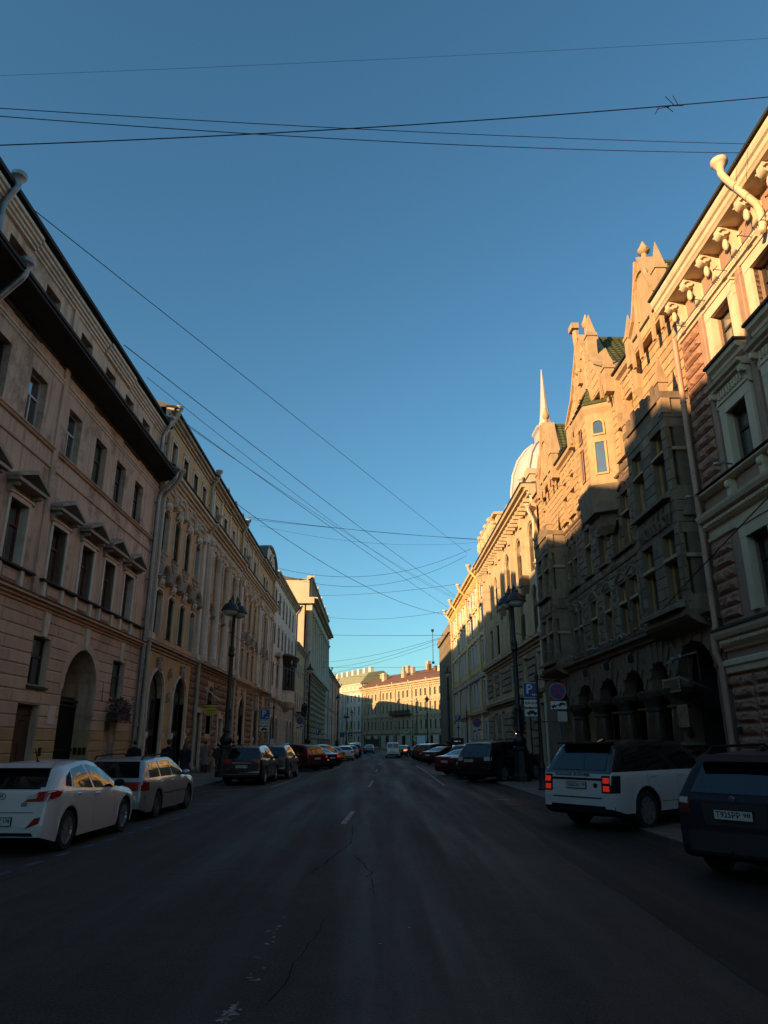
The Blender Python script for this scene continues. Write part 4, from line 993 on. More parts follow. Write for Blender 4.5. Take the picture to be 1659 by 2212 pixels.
beadrow(S(8), S(20.8), 4.52, .24, .075, 'cream_trim', P_)
moulding(P_, 'upper_cornice', 'cream_trim', S(-12), S(20.9), [(0, 7.6), (.08, 7.62), (.1, 7.72), (.04, 7.74), (.04, 7.95), (.16, 7.98), (.18, 8.16), (.32, 8.2), (.38, 8.3), (.4, 8.38), (0, 8.42)])
beadrow(S(8), S(20.8), 8.07, .2, .07, 'cream_trim', P_)
moulding(P_, 'sill_course', 'cream_trim', S(-12), S(20.9), [(0, 9.0), (.2, 9.01), (.26, 9.05), (.26, 9.1), (0, 9.14)])
MB().box(S(-12), S(20.9), 0, .32, 9.141, 9.16).build('flashing', 'rail_dark', P_)
moulding(P_, 'frieze', 'cream_trim', S(-12), S(20.95), [(0, 14.58), (.07, 14.6), (.09, 14.68), (.14, 14.7), (.14, 14.82), (.06, 14.86), (.06, 15.72), (0, 15.74)])
beadrow(S(8), S(20.8), 14.93, .09, .05, 'cream_trim', P_)
brk = scroll(.28, .56, .8)
[brk.tube([(q, .72*.62 + .62*.3*cos(a)*.7, -.18 + .82*.16*sin(a)*.7) for a in [i*.6 for i in range(9)]], .025, 5) for q in (-.18, .18)]; brk.ball((0, .36, -.5), .1, .08, .2, 8, 5)
brk_me = brk.mesh('bracket', 'cream_trim', 40)
for i in range(18): put('bracket', brk_me, P_, (S(20.3 - 1.2*i), .05, 15.72))
for i in range(17): MB().box(S(19.7 - 1.2*i) - .38, S(19.7 - 1.2*i) + .38, .05, .085, 15.05, 15.6).build('frieze_panel', 'rose_plaster', P_)
moulding(P_, 'cornice', 'cream_trim', S(-12), S(20.97), [(0, 15.72), (.66, 15.74), (.7, 15.8), (.74, 15.84), (.76, 15.96), (.82, 16.0), (.86, 16.1), (.86, 16.2), (0, 16.28)])
MB().box(S(-12), S(21.0), .6, .93, 16.24, 16.33).build('roof_edge', 'rail_dark', P_)
MB().tube([(S(8), .3, 14.75), (S(20.6), .3, 14.75)], .02, 5).build('cable_tray', 'zinc', P_)
for i in range(8):
    y = 20.2 - 1.45*i; MB().tube([(S(y), .1, 14.8), (S(y), .55, 14.85), (S(y), .55, 14.8), (S(y) - .25, .55, 14.78)], .014, 4).build('lamp_arm', 'iron', P_)
pipe(P_, 'drainpipe', 'rose_pipe', S(20.98), .2, 15.0, .25, .09, jog=[(5.1, 0), (4.7, .12), (4.3, .12), (3.9, 0)], lean=0, funnel=False)
pipe(P_, 'drainpipe', 'cream_trim', S(15.2), .22, 16.75, 14.4, .095, lean=.85, bands=False)
for y, z in ((18.6, 9.3), (20.6, 9.0)): MB().tube([(S(y), .2, z), (S(y), .5, z + .05)], .03, 6).ball((S(y), .62, z), .07, .14, .07, 8, 5).build('floodlight', 'zinc', P_)
MB().box(S(20.5), S(20.62), .1, .2, 2.0, 2.2).build('alarm_box', 'iron', P_)

# ---- gothic house
GX = 10.65
G_, S = right_building('gothic_house', 'brown stone gothic house with steep gables, bay towers and pillared arcade', 21.0, 44.0, GX)
rowc = [(28.65, 1.05), (30.0, 1.05), (32.0, 1.0), (34.2, 1.0), (36.55, .72), (37.55, .72)]
row_top = [(26.85, .9), (28.0, .9), (29.9, .9), (34.6, .8), (36.1, .8), (37.6, .8), (42.6, .7)]
holes = []
for y, w in rowc: holes += [(S(y) - w/2, S(y) + w/2, 6.1, 8.35, 'r'), (S(y) - w/2, S(y) + w/2, 9.72, 12.05, 'r')]
for y, w in row_top: holes += [(S(y) - w/2, S(y) + w/2, 13.5, 15.75, 'r')]
for y in (42.5, 43.4): holes += [(S(y) - .3, S(y) + .3, z, z + 2.0, 'r') for z in (6.2, 9.8)]
put('wall', wall_mesh('wall', 'gothic_shaded', S(21), S(44), 5.4, 13.02, [h for h in holes if h[2] < 13]), G_)
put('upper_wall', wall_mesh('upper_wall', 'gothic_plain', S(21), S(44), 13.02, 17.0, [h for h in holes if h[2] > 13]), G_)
body(G_, S(21), S(44), 14, 16.9, 'gothic_plain', 'green_tile', 2, d0=-.34, roof=False, z0=5.5)
rg = random.Random(17)
bays = [(21.7, 25.3), (38.4, 41.7)]
skip = [(S(a), S(b), 5, 13.2) for a, b in bays] + [(S(28.9), S(32.9), 11.2, 17)]
cs = courses(S(21.05), S(43.95), 5.95, 16.6, .355, .45, .95, holes + skip, rg, margin=.02)
cs.sort(key=lambda r: r[0])
rock_me = rock_meshes('gothic_rock', 5, nx=5, nz=3, seed=41)
dark = [r for r in cs if r[2] < 13.1 and rg.random() < .5]  # rock-faced mix; its dark share below the sunlit storey deepens the shade
dset = set(dark); lite = [r for r in cs if r not in dset]
place_blocks(G_, [r for r in lite if r[2] < 13.0], unit_block('gothic_shaded', .05), .05, 'block', .028, 100)
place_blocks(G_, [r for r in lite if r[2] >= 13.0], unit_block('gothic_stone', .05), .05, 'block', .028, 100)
place_blocks(G_, dark, rock_me, .09, 'stone', .02, 100)
def gwin(parent, s, z, w, h, d=-.2, gl='glass', lights=1):
    o = window(parent, s, z, w, h, 'frame_oak', d=d, gl=gl, mull=0, trans=(), fr=.1)
    put('transom', shared(('gtr', w), lambda: MB().prism([(-.05, -.1), (.26, -.1), (.26, -.02), (.2, .04), (-.05, .06)], 'x', -w/2, w/2).mesh('transom', 'gothic_plain')), o, (0, 0, h * .64))
    return o
for y, w in rowc:
    for z, h in ((6.1, 2.25), (9.72, 2.33)):
        o = gwin(G_, S(y), z, w, h)
        put('sill', shared(('gsl', w), lambda: MB().prism([(0, -.14), (.42, -.2), (.44, -.12), (0, 0)], 'x', -w/2 - .12, w/2 + .12).mesh('sill', 'gothic_shaded')), o, (0, .0, 0))
        put('hood', shared(('ghd', w), lambda: MB().sweep([(-w/2 - .2, -.1), (-w/2 - .14, .12), (-w/4, .3), (0, .38), (w/4, .3), (w/2 + .14, .12), (w/2 + .2, -.1)], [(0, 0), (0, .1), (.08, .12), (.11, 0)]).mesh('hood', 'gothic_shaded')), o, (0, .2, h + .02))
        for sx in (-1, 1):
            for q in range(5): put('quoin', shared('gq%d' % (q % 2), lambda: MB().bev(-.1 - .05*(q % 2), .1 + .05*(q % 2), 0, .075, .01, .44, .015).mesh('quoin', 'gothic_shaded')), o, (sx * (w/2 + .13), .2, .02 + q * h / 5))
for y, w in row_top:
    o = gwin(G_, S(y), 13.5, w, 2.25, gl='glass_soft')
    put('blind_arch', shared(('gba', w), lambda: MB().sweep(opening_path(-w/2, w/2, 0, .8, 'a'), [(0, 0), (0, .08), (.07, .1), (.1, 0)]).mesh('blind_arch', 'gothic_plain')), o, (0, .2, 2.3))
    put('sill', SHARED.get(('gsl', w)) or shared(('gsl', w), lambda: MB().prism([(0, -.14), (.42, -.2), (.44, -.12), (0, 0)], 'x', -w/2 - .12, w/2 + .12).mesh('sill', 'gothic_plain')), o)
for y in (42.5, 43.4):
    for z in (6.2, 9.8): gwin(G_, S(y), z, .6, 2.0)
for z in (9.05, 12.85): moulding(G_, 'string_course', 'gothic_shaded', S(25.4), S(38.3), [(0, z), (.1, z + .03), (.14, z + .1), (0, z + .18)])
moulding(G_, 'eave_cornice', 'gothic_plain', S(21), S(44), [(0, 16.5), (.12, 16.55), (.14, 16.7), (.3, 16.78), (.34, 16.95), (0, 17.0)])
MB().box(S(21), S(44), .0, .42, 17.0, 17.09).build('gutter', 'rail_dark', G_)
MB().prism([(.3, 17.05), (-7, 19.2), (-14, 17.05)], 'x', S(21), S(44)).build('roof', 'green_tile', G_)
# gables
def pinnacle(h, w, mat='gothic_plain'):
    return MB().box(-w/2, w/2, -w/2, w/2, 0, h*.52).box(-w*.62, w*.62, -w*.62, w*.62, h*.5, h*.56).add([(-w*.55, -w*.5, h*.56), (w*.55, -w*.5, h*.56), (w*.55, w*.5, h*.56), (-w*.55, w*.5, h*.56), (-w*.08, 0, h), (w*.08, 0, h)], [(0, 1, 5, 4), (1, 2, 5), (2, 3, 4, 5), (3, 0, 4), (3, 2, 1, 0)])
def finial(mat='gothic_plain'):
    return MB().lathe([(.16, 0), (.13, .9), (.24, 1.0), (.3, 1.2), (.24, 1.3), (.16, 1.5), (.03, 1.9)], 8)
def cross_roof(g, sc_, hw, z0_, apex, d0):
    dB = d0 - 9.0
    MB().add([(sc_ - hw, d0, z0_ + .1), (sc_, d0, apex), (sc_ + hw, d0, z0_ + .1), (sc_ - hw, dB, z0_ + .1), (sc_, dB, apex), (sc_ + hw, dB, z0_ + .1)], [(0, 3, 4, 1), (1, 4, 5, 2), (0, 1, 2), (3, 5, 4)]).build('cross_roof', 'green_tile', g)
    tm_ = MB(); L_ = math.hypot(hw, apex - z0_); nr = int(L_ / .26); ns = 30; nx, nz = -(apex - z0_) / L_, hw / L_
    for r_ in range(nr):
        t0, t1 = r_ / nr, (r_ + 1.12) / nr
        a0, b0 = sc_ - hw * (1 - t0), z0_ + .1 + (apex - z0_ - .1) * t0; a1, b1 = sc_ - hw * (1 - t1), z0_ + .1 + (apex - z0_ - .1) * t1
        for i in range(ns):
            da, db_, dm_ = d0 - i*.3, d0 - (i + 1)*.3, d0 - (i + .5)*.3
            tm_.add([(a0 + nx*.05, da, b0 + nz*.05), (a0 + nx*.1, dm_, b0 + nz*.1), (a0 + nx*.05, db_, b0 + nz*.05), (a1 + nx*.01, db_, b1 + nz*.01), (a1 + nx*.05, dm_, b1 + nz*.05), (a1 + nx*.01, da, b1 + nz*.01), (a0, da, b0), (a0, db_, b0)], [(0, 1, 4, 5), (1, 2, 3, 4), (0, 6, 7, 2, 1)])
    o = tm_.build('roof_tiles', 'green_tile', g); o['kind'] = 'stuff'
    MB().tube([(sc_, d0, apex + .05), (sc_, dB, apex + .05)], .12, 6).build('ridge_roll', 'green_tile', g)
def gable(yc_, hw, z0_, apex, d0, d1, tag_):
    sc_ = S(yc_); P = [(sc_ - hw, z0_), (sc_ - hw, z0_ + .7), (sc_ - hw*.6, z0_ + (apex - z0_)*.38), (sc_ - hw*.25, z0_ + (apex - z0_)*.74), (sc_ - .1, apex), (sc_ + .1, apex), (sc_ + hw*.25, z0_ + (apex - z0_)*.74), (sc_ + hw*.6, z0_ + (apex - z0_)*.38), (sc_ + hw, z0_ + .7), (sc_ + hw, z0_)]
    g = MB().prism(P, 'y', d0, d1).build('gable', 'gothic_plain', G_)
    MB().sweep(P[1:5], [(-.02, d0 - .04), (-.02, d1 + .12), (.06, d1 + .14), (.1, d0 - .04)]).build('coping', 'gothic_plain', g)
    MB().sweep(P[5:9], [(-.02, d0 - .04), (-.02, d1 + .12), (.06, d1 + .14), (.1, d0 - .04)]).build('coping', 'gothic_plain', g)
    for sx in (-1, -.45, .45, 1):
        zt = z0_ + (.3 if abs(sx) == 1 else (apex - z0_) * .5)
        MB().box(sc_ + sx*hw*.8 - .1, sc_ + sx*hw*.8 + .1, d1, d1 + .09, z0_ - .6, zt + .4).build('gable_rib', 'gothic_plain', g)
    cross_roof(g, sc_, hw, z0_, apex - .15, d0)
    put('rose_panel', MB().sweep(opening_path(-.5, .5, 0, 1.9, 'p'), [(0, 0), (0, .08), (.09, .1), (.13, 0)]).mesh('rose_panel', 'gothic_plain'), g, (sc_, d1, z0_ + .9))
    gs = []
    n = int((apex - z0_) / .42)
    for k in range(n):
        za = z0_ + .1 + k*.42; t = (za + .42 - z0_) / (apex - z0_); w = hw * (1 - .62*min(1, t/.38)*.61) if t < .38 else hw * .62 * (1 - (t - .38) / .62 * .9)
        if w < .35: break
        for r_ in courses(sc_ - w + .12, sc_ + w - .12, za, za + .41, .41, .5, .9, [(sc_ - .65, sc_ + .65, z0_ + .85, z0_ + 2.9)], rg): gs.append(r_[:4] + (d1,))
    place_blocks(g, gs, unit_block('gothic_stone', .05), .03, 'block', .016)
    return g
g = gable(30.8, 3.15, 16.9, 21.0, -.2, .6, 'big')
put('finial', finial().mesh('finial', 'gothic_plain', 40), g, (S(30.7), .2, 20.7), 0, (.8, .8, .8))
pm = pinnacle(3.0, .42).mesh('pinnacle', 'gothic_plain')
for y, z, k in ((29.55, 18.9, .85), (27.75, 16.3, .75), (33.9, 16.3, .75)): put('pinnacle', pm, g, (S(y), .45, z), 0, (1, 1, k))
MB().box(-.16, .16, 0, .2, 0, 3.2).ball((0, .12, 2.6), .2, .16, .7, 8, 6).box(-.3, .3, 0, .36, 3.0, 3.3).ball((0, .14, .7), .24, .2, .2, 8, 5).build('niche_statue', 'gothic_plain', g, (S(30.9), .6, 18.4))
g = gable(23.45, 1.8, 16.5, 19.9, -.3, .35, 'near')
put('finial', finial().mesh('finial', 'gothic_plain', 40), g, (S(23.4), .1, 19.6), 0, (.85, .85, .6))
for y, z, k in ((25.25, 16.2, .8), (21.95, 17.0, .85)): put('pinnacle', pm, g, (S(y), .3, z), 0, (.9, .9, k))
g = gable(40.1, 1.8, 16.6, 20.6, -.3, .35, 'far')
put('finial', finial().mesh('finial', 'gothic_plain', 40), g, (S(40.1), .1, 20.2), 0, (.75, .75, .8))
for y in (38.3, 41.9): put('pinnacle', pm, g, (S(y), .3, 16.3))
# drip consoles below the pinnacles
drop = MB().box(-.2, .2, 0, .3, .4, 2.2).add([(-.2, 0, .4), (.2, 0, .4), (.2, .3, .4), (-.2, .3, .4), (0, .06, -.1)], [(0, 1, 4), (1, 2, 4), (2, 3, 4), (3, 0, 4)]).mesh('pendant', 'gothic_plain')
for y in (25.35, 27.6, 29.6, 34.2): put('pendant', drop, G_, (S(y), 0, 14.8))
# bay towers
def bay(y0_, y1_, nm):
    dpt = .95
    hb = [(S(y0_) + .35, S(y0_) + 1.35), (S(y1_) - 1.35, S(y1_) - .35)]
    hs_ = [(a, b, z, z + h, 'r') for a, b in hb for z, h in ((6.1, 2.3), (9.75, 2.25))]
    f = put('bay_front', wall_mesh('bay_front', 'gothic_shaded', S(y0_), S(y1_), 5.7, 13.0, hs_, .25), G_, (0, dpt, 0))
    for a, b in hb:
        for z, h in ((6.1, 2.3), (9.75, 2.25)):
            o = gwin(f, (a+b)/2, z, b - a, h, gl='glass')
    for z in (6.0, 9.62): MB().prism([(0, z - .16), (.3, z - .22), (.32, z - .1), (0, z + .06)], 'x', S(y0_) + .2, S(y1_) - .2).build('sill', 'gothic_shaded', f)
    rgb_ = random.Random(6)
    bl_ = courses(S(y0_), S(y1_), 5.95, 12.6, .37, .5, .8, [(h[0], h[1], h[2], h[3]) for h in hs_] + [(S(y0_) + .3, S(y1_) - .3, 8.5, 9.5)], rgb_, margin=.02)
    place_blocks(f, bl_, unit_block('gothic_shaded', .05), .03, 'block', .016, 60)
    # carved panel between floors
    rp = MB(); rgp = random.Random(3)
    for i in range(14): x = S(y0_) + .45 + i * (y1_ - y0_ - .9) / 13; rp.tube([(x, .04, 8.62), (x + .12*rgp.choice((-1, 1)), .1, 8.95), (x, .04, 9.3)], .06, 5); rp.ball((x, .06, 8.95 + rgp.uniform(-.2, .2)), .1, .07, .1, 6, 4)
    rp.build('carved_panel', 'gothic_shaded', f)
    # near and far cheek with a narrow window
    for sy, yy in ((-1, y0_), (1, y1_)):
        rot = -pi/2 if sy < 0 else pi/2
        hc = [(-.34, .34, 6.2, 8.2, 'r'), (-.34, .34, 9.8, 11.9, 'r')]
        c = put('bay_cheek', wall_mesh('bay_cheek', 'gothic_shaded', -dpt/2, dpt/2, 5.7, 13.0, hc, .2), G_, (S(yy), dpt/2, 0))
        c.rotation_euler = (0, 0, pi/2 if sy < 0 else -pi/2)
        for z, h in ((6.2, 2.0), (9.8, 2.1)): gwin(c, 0, z, .68, h, gl='glass_soft')
        place_blocks(c, courses(-dpt/2, dpt/2, 5.95, 12.6, .37, .35, .6, [(h[0], h[1], h[2], h[3]) for h in hc], rgb_, margin=.02), unit_block('gothic_shaded', .05), .03, 'block', .016, 60)
        MB().add([(-.3, 0, 8.75), (.3, 0, 8.75), (0, 0, 9.4), (-.3, .12, 8.75), (.3, .12, 8.75), (0, .12, 9.4)], [(0, 1, 2), (3, 5, 4), (0, 3, 4, 1), (1, 4, 5, 2), (2, 5, 3, 0)]).build('cheek_gablet', 'gothic_shaded', c)
    MB().box(S(y0_) + .01, S(y1_) - .01, .01, dpt - .27, 5.72, 12.95).build('bay_core', 'gothic_shaded', G_)
    pt = MB()
    s = S(y0_) - .05
    pt.box(S(y0_) - .06, S(y1_) + .06, 0, dpt + .08, 12.95, 13.2)
    k = 0
    while s < S(y1_) - .2: pt.box(s, s + .28, dpt - .16, dpt + .06, 13.2, 13.55 + (.12 if k % 2 else 0)); s += .5; k += 1
    pt.build('parapet', 'gothic_shaded', G_)
    for yy in (y0_ + .1, y1_ - .1): put('pinnacle', pm, G_, (S(yy), dpt - .1, 12.4), 0, (.75, .75, .75))
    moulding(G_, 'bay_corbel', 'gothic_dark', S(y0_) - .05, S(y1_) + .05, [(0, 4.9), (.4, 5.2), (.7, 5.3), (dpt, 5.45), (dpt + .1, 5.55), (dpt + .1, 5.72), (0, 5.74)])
for a, b in bays: bay(a, b, '')
# corbelled turret oriel with a tiled cone
TC, tw, td_ = S(30.7), 1.45, 1.0
def canted(k, z, add=0.0): return [(TC - tw*k - add, 0, z), (TC - tw*k*.62 - add*.6, td_*k + add, z), (TC + tw*k*.62 + add*.6, td_*k + add, z), (TC + tw*k + add, 0, z)]
loft([canted(.25, 10.7), canted(.5, 11.0), canted(.62, 11.3), canted(.66, 11.45), canted(.95, 11.5), canted(1.0, 11.8), canted(1.08, 12.5), canted(1.1, 12.7), canted(1.0, 12.75)], 'turret_corbel', 'gothic_shaded', G_)
loft([canted(1.0, 12.7), canted(1.0, 16.4)], 'turret', 'gothic_plain', G_)
loft([canted(1.0, 16.2), canted(1.1, 16.45), canted(1.12, 16.6)], 'turret_cornice', 'gothic_plain', G_)
cr = [canted(1.1 * (1 - t) + .02, 16.6 + 2.4*t) for t in (0, 1)]
loft([cr[0], cr[1]], 'turret_roof', 'green_tile', G_)
tt = MB()
for k in range(10):
    a, b = canted(1.12 * (1 - k/10) + .02, 16.62 + 2.4*k/10), canted(1.12 * (1 - (k+.8)/10) + .02, 16.62 + 2.4*(k+.9)/10)
    for e in range(3):
        n = max(2, 8 - k*7//10)
        for i in range(n):
            f0, f1 = i/n, (i+.92)/n; L4 = lambda p, q, f: tuple(p[j] + (q[j]-p[j])*f for j in range(3))
            q0, q1, q2, q3 = L4(a[e], a[e+1], f0), L4(a[e], a[e+1], f1), L4(b[e], b[e+1], f1), L4(b[e], b[e+1], f0)
            tt.add([(q0[0], q0[1] + .05, q0[2]), (q1[0], q1[1] + .05, q1[2]), q2, q3], [(0, 1, 2, 3)])
o = tt.build('turret_tiles', 'green_tile', G_); o['kind'] = 'stuff'
f = thing('tmp', None, None); bpy.data.objects.remove(f)
for (px, py, rz_, w) in ((TC, td_ + .06, 0, .55), (TC - tw*.81 - .04, td_*.5 + .05, math.atan2(td_, tw*.38), .6), (TC + tw*.81 + .04, td_*.5 + .05, -math.atan2(td_, tw*.38), .6)):
    for z, h in ((13.2, 1.6), (15.1, .8)):
        o = window(G_, px, z, w, h, 'frame_oak', 'r' if h > 1 else 'p', d=py, gl='glass_soft', mull=0, trans=(), fr=.08); o.rotation_euler = (0, 0, rz_)
rgT = random.Random(2); tb = []
for e in range(3):
    pass
for sgn in (0,):
    tb += courses(TC - tw*.62, TC + tw*.62, 12.8, 16.2, .34, .4, .7, [(TC - .33, TC + .33, 13.1, 16)], rgT, d=td_)
place_blocks(G_, tb, unit_block('gothic_stone', .05), .03, 'block', .016)
# arcade
AZ = .35
cols_y = [33.9, 30.5, 27.4, 25.0]
arch_h = [(34.25, 37.2, 4.5), (30.85, 33.55, 4.5), (27.75, 30.15, 4.55), (25.35, 27.05, 4.6), (21.75, 24.65, 4.95), (38.6, 41.6, 4.5)]
ah = [(S(a), S(b), 3.4, z, 'p', .5) for a, b, z in arch_h]
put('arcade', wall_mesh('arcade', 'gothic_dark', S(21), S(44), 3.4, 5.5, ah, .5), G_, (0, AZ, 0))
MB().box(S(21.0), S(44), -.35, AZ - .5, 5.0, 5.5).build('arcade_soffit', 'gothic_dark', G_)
vz = []
for a, b, z in arch_h:
    c_, w_ = S((a+b)/2), (b-a)/2
    for i in range(9):
        t = (i - 4) / 4; vz.append((c_ + t*w_*1.0, z))
vs_me = MB().box(-.1, .1, 0, .05, 0, .75).mesh('voussoir', 'gothic_dark')
for a, b, z in arch_h:
    P = opening_path(S(a), S(b), 3.4, z, 'p')[1:-1]
    for i in range(len(P)):
        c_ = S((a+b)/2); ang = (P[i][0] - c_) / ((b-a)/2) * .75
        o = put('voussoir', vs_me, G_, (P[i][0] + sin(ang)*.02, AZ, P[i][1] + .02)); o.rotation_euler = (0, ang, 0)
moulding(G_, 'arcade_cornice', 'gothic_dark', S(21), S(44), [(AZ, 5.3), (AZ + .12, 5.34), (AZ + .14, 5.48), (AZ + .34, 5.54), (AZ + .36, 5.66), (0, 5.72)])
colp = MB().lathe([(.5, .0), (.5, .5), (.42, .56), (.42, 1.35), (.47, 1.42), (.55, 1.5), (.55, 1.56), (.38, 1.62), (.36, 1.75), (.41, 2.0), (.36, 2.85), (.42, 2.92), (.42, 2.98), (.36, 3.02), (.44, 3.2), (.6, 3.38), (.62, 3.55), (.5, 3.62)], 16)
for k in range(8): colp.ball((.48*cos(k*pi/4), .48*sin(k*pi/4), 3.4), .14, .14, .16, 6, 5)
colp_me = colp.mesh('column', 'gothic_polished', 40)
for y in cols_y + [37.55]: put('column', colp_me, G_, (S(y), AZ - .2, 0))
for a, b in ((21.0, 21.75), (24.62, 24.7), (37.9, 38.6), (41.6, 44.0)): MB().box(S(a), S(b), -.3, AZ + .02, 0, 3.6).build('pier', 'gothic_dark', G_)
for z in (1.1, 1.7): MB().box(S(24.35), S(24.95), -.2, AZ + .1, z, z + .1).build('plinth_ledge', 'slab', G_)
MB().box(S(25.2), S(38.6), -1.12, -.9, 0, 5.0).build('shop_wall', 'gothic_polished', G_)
for a, b in ((34.4, 37.0), (31.0, 33.4), (27.9, 30.0), (25.5, 26.9)):
    o = window(G_, S((a+b)/2), .5, b - a, 4.0, 'frame_oak', d=-.86, gl='shade_glass_wall', mull=1, trans=(.66,), fr=.09, extra=1, name='shop_window')
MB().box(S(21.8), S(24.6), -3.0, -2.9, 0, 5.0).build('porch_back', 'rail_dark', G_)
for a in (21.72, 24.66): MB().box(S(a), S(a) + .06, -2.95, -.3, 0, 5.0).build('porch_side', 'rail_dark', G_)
o = MB().box(-.55, .55, -.06, 0, 0, 2.6).bev(-.45, .45, 0, .04, .2, 1.1, .03).bev(-.45, .45, 0, .04, 1.3, 2.4, .03).build('door', 'door_wood', G_, (S(23.2), -2.8, .1))
MB().tube([(S(24.5), AZ + .35, 4.35), (S(23.4), AZ + .5, 4.4), (S(22.2), AZ + .35, 4.45)], .03, 6).ball((S(23.7), AZ + .48, 4.4), .08, .08, .08, 8, 5).ball((S(23.1), AZ + .48, 4.42), .08, .08, .08, 8, 5).build('chain_bar', 'zinc', G_)
for y in (28.0, 31.0, 34.2): MB().tube([(S(y), AZ, 5.45), (S(y) - .25, AZ + .45, 5.0)], .05, 6).box(S(y) - .36, S(y) - .16, AZ + .36, AZ + .6, 4.7, 4.98).build('floodlight_bracket', 'iron', G_)
wb = MB(); s = S(25.5); rgw = random.Random(5)
while s < S(38): wb.tube([(s, AZ + .3, 5.78 + rgw.uniform(0, .1)), (s + .3, AZ + .36, 5.8 + rgw.uniform(0, .15)), (s + .6, AZ + .3, 5.76 + rgw.uniform(0, .12))], .03, 5); s += .45
o = wb.build('cable_bundle', 'zinc', G_)
# signs that hang on the gothic house
MB().box(-.02, .02, -.3, .3, -.4, .4)
f = MB()
surf('gilt', (0.42, 0.31, 0.13), (0.3, 0.22, 0.09), 5, .45, 0, 10, metallic=.4)
fr_ = thing('framed_sign', 'small dark framed sign with a striped gilt border by the entrance arch', 'sign', (10.0, 24.5, 3.62), pi/2)
MB().box(-.72, .72, -.04, .0, -.24, .24).build('board', 'iron', fr_)
bm_ = MB().box(-.05, .05, 0, .02, -.035, .035).mesh('border_tile', 'gilt')
for i in range(11): 
    for sz in (-1, 1): put('border_tile', bm_, fr_, (-.68 + i*.136, 0, sz*.205), 0, (.8 if i % 2 else 1.0, 1 if i % 2 else .5, 1))
for i in range(3):
    for sx in (-1, 1): put('border_tile', bm_, fr_, (sx*.68, 0, -.1 + i*.1))
surf('poster_paper', (0.30, 0.23, 0.12), (0.09, 0.065, 0.035), 4.0, .6, 0, 5)
po = thing('wall_poster', 'sepia picture poster in a thin frame on the entrance pier', 'poster', (10.22, 24.35, 2.62), pi/2)
MB().box(-.4, .4, 0, .03, -.36, .36).build('frame', 'gilt', po); MB().box(-.37, .37, .03, .036, -.33, .33).build('print', 'poster_paper', po)
hs = thing('hanging_sign', 'dark square board hung flat beneath the entrance arch chain', 'sign', (10.0, 22.6, 3.55), 0)
h_ = MB().box(-.4, .4, -.5, .5, -.03, .03).build('board', 'frame_dark', hs); h_.rotation_euler = (0.25, .35, 0)
o = MB().box(-.24, .0, -.03, .03, .031, .036).box(-.03, .03, -.2, .2, .031, .036).box(-.2, .2, .15, .2, .031, .036).box(-.2, .2, -.2, -.15, .031, .036).build('emblem', 'iron', hs); o.rotation_euler = (0.25, .35, 0)
for q in (-.35, .35): MB().tube([(0, q, 0), (0, q * 1.1, 1.0)], .012, 5).build('hanger', 'iron', hs)

# ---- bank with arched windows and the spired dome
K_, S = right_building('domed_bank', 'weathered stone bank with tall arched windows, pale dome and needle spire', 44.0, 67.8, 10.5)
big = [45.9, 50.3, 54.9]
holes = []
for y in big: holes += [(S(y) - 1.0, S(y) + 1.0, 12.7, 16.0, 'a'), (S(y) - 1.0, S(y) + 1.0, 8.6, 11.6, 'a'), (S(y) - .8, S(y) + .8, 5.3, 7.4, 'r'), (S(y) - 1.0, S(y) + 1.0, .6, 4.2, 'r')]
for y in (60.6, 63.9): holes += [(S(y) - .7, S(y) + .7, 12.4, 15.4, 'a'), (S(y) - .7, S(y) + .7, 8.9, 11.3, 'r'), (S(y) - .7, S(y) + .7, 5.3, 7.4, 'r'), (S(y) - .8, S(y) + .8, .6, 4.2, 'r')]
put('wall', wall_mesh('wall', 'bank_stone', S(44), S(67.8), 0, 17.6, holes), K_)
body(K_, S(44), S(67.8), 16, 18.2, 'bank_stone', 'zinc', 1.2, eave=.2)
for h in holes:
    tall = h[2] > 8
    o = window(K_, (h[0]+h[1])/2, h[2], h[1]-h[0], h[3]-h[2], 'frame_dark', h[4], d=-.24, gl='glass', mull=1, trans=(.6,), fr=.09)
    if tall: put('architrave', architrave(h[1]-h[0], h[3]-h[2], .22, .34, 'bank_stone', h[4], 0.0), o)
    if tall and h[4] == 'a':
        put('tracery', shared('ktr', lambda: MB().tube([(.45*cos(t*pi/8), .05, .45*sin(t*pi/8)) for t in range(17)], .06, 5).mesh('tracery', 'bank_stone')), o, (0, 0, (h[3]-h[2]) * .78))
pl = MB().box(-.3, .3, 0, .22, 8.6, 16.6).box(-.4, .4, 0, .3, 8.2, 8.7).prism([(-.3, 16.2), (.3, 16.2), (.45, 16.9), (-.45, 16.9)], 'y', 0, .36).mesh('pilaster', 'bank_stone')
for y in (44.4, 48.1, 52.6, 57.2, 58.8, 62.2, 65.7, 67.3): put('pilaster', pl, K_, (S(y), 0, 0))
for y in (48.1, 52.6, 57.2): MB().box(S(y) - .6, S(y) + .6, 0, .5, 12.0, 12.7).prism([(S(y) - .6, 12.0), (S(y) + .6, 12.0), (S(y) + .2, 11.3), (S(y) - .2, 11.3)], 'y', 0, .4).build('relief_console', 'brown_rock', K_)
moulding(K_, 'belt_cornice', 'bank_stone', S(44), S(67.8), cornice_prof(7.7, 8.3, .5, 3)); moulding(K_, 'base_belt', 'bank_dark', S(44), S(67.8), cornice_prof(4.55, 4.95, .35, 2))
moulding(K_, 'main_cornice', 'bank_stone', S(44), S(67.9), cornice_prof(16.95, 18.1, .9, 5))
MB().box(S(44), S(67.9), .0, 1.0, 18.12, 18.2).build('cornice_flashing', 'rail_dark', K_)
mod = MB().box(-.12, .12, .1, .75, 0, .25).mesh('modillion', 'bank_stone')
for i in range(25): put('modillion', mod, K_, (S(44.5 + .95*i), 0, 16.95))
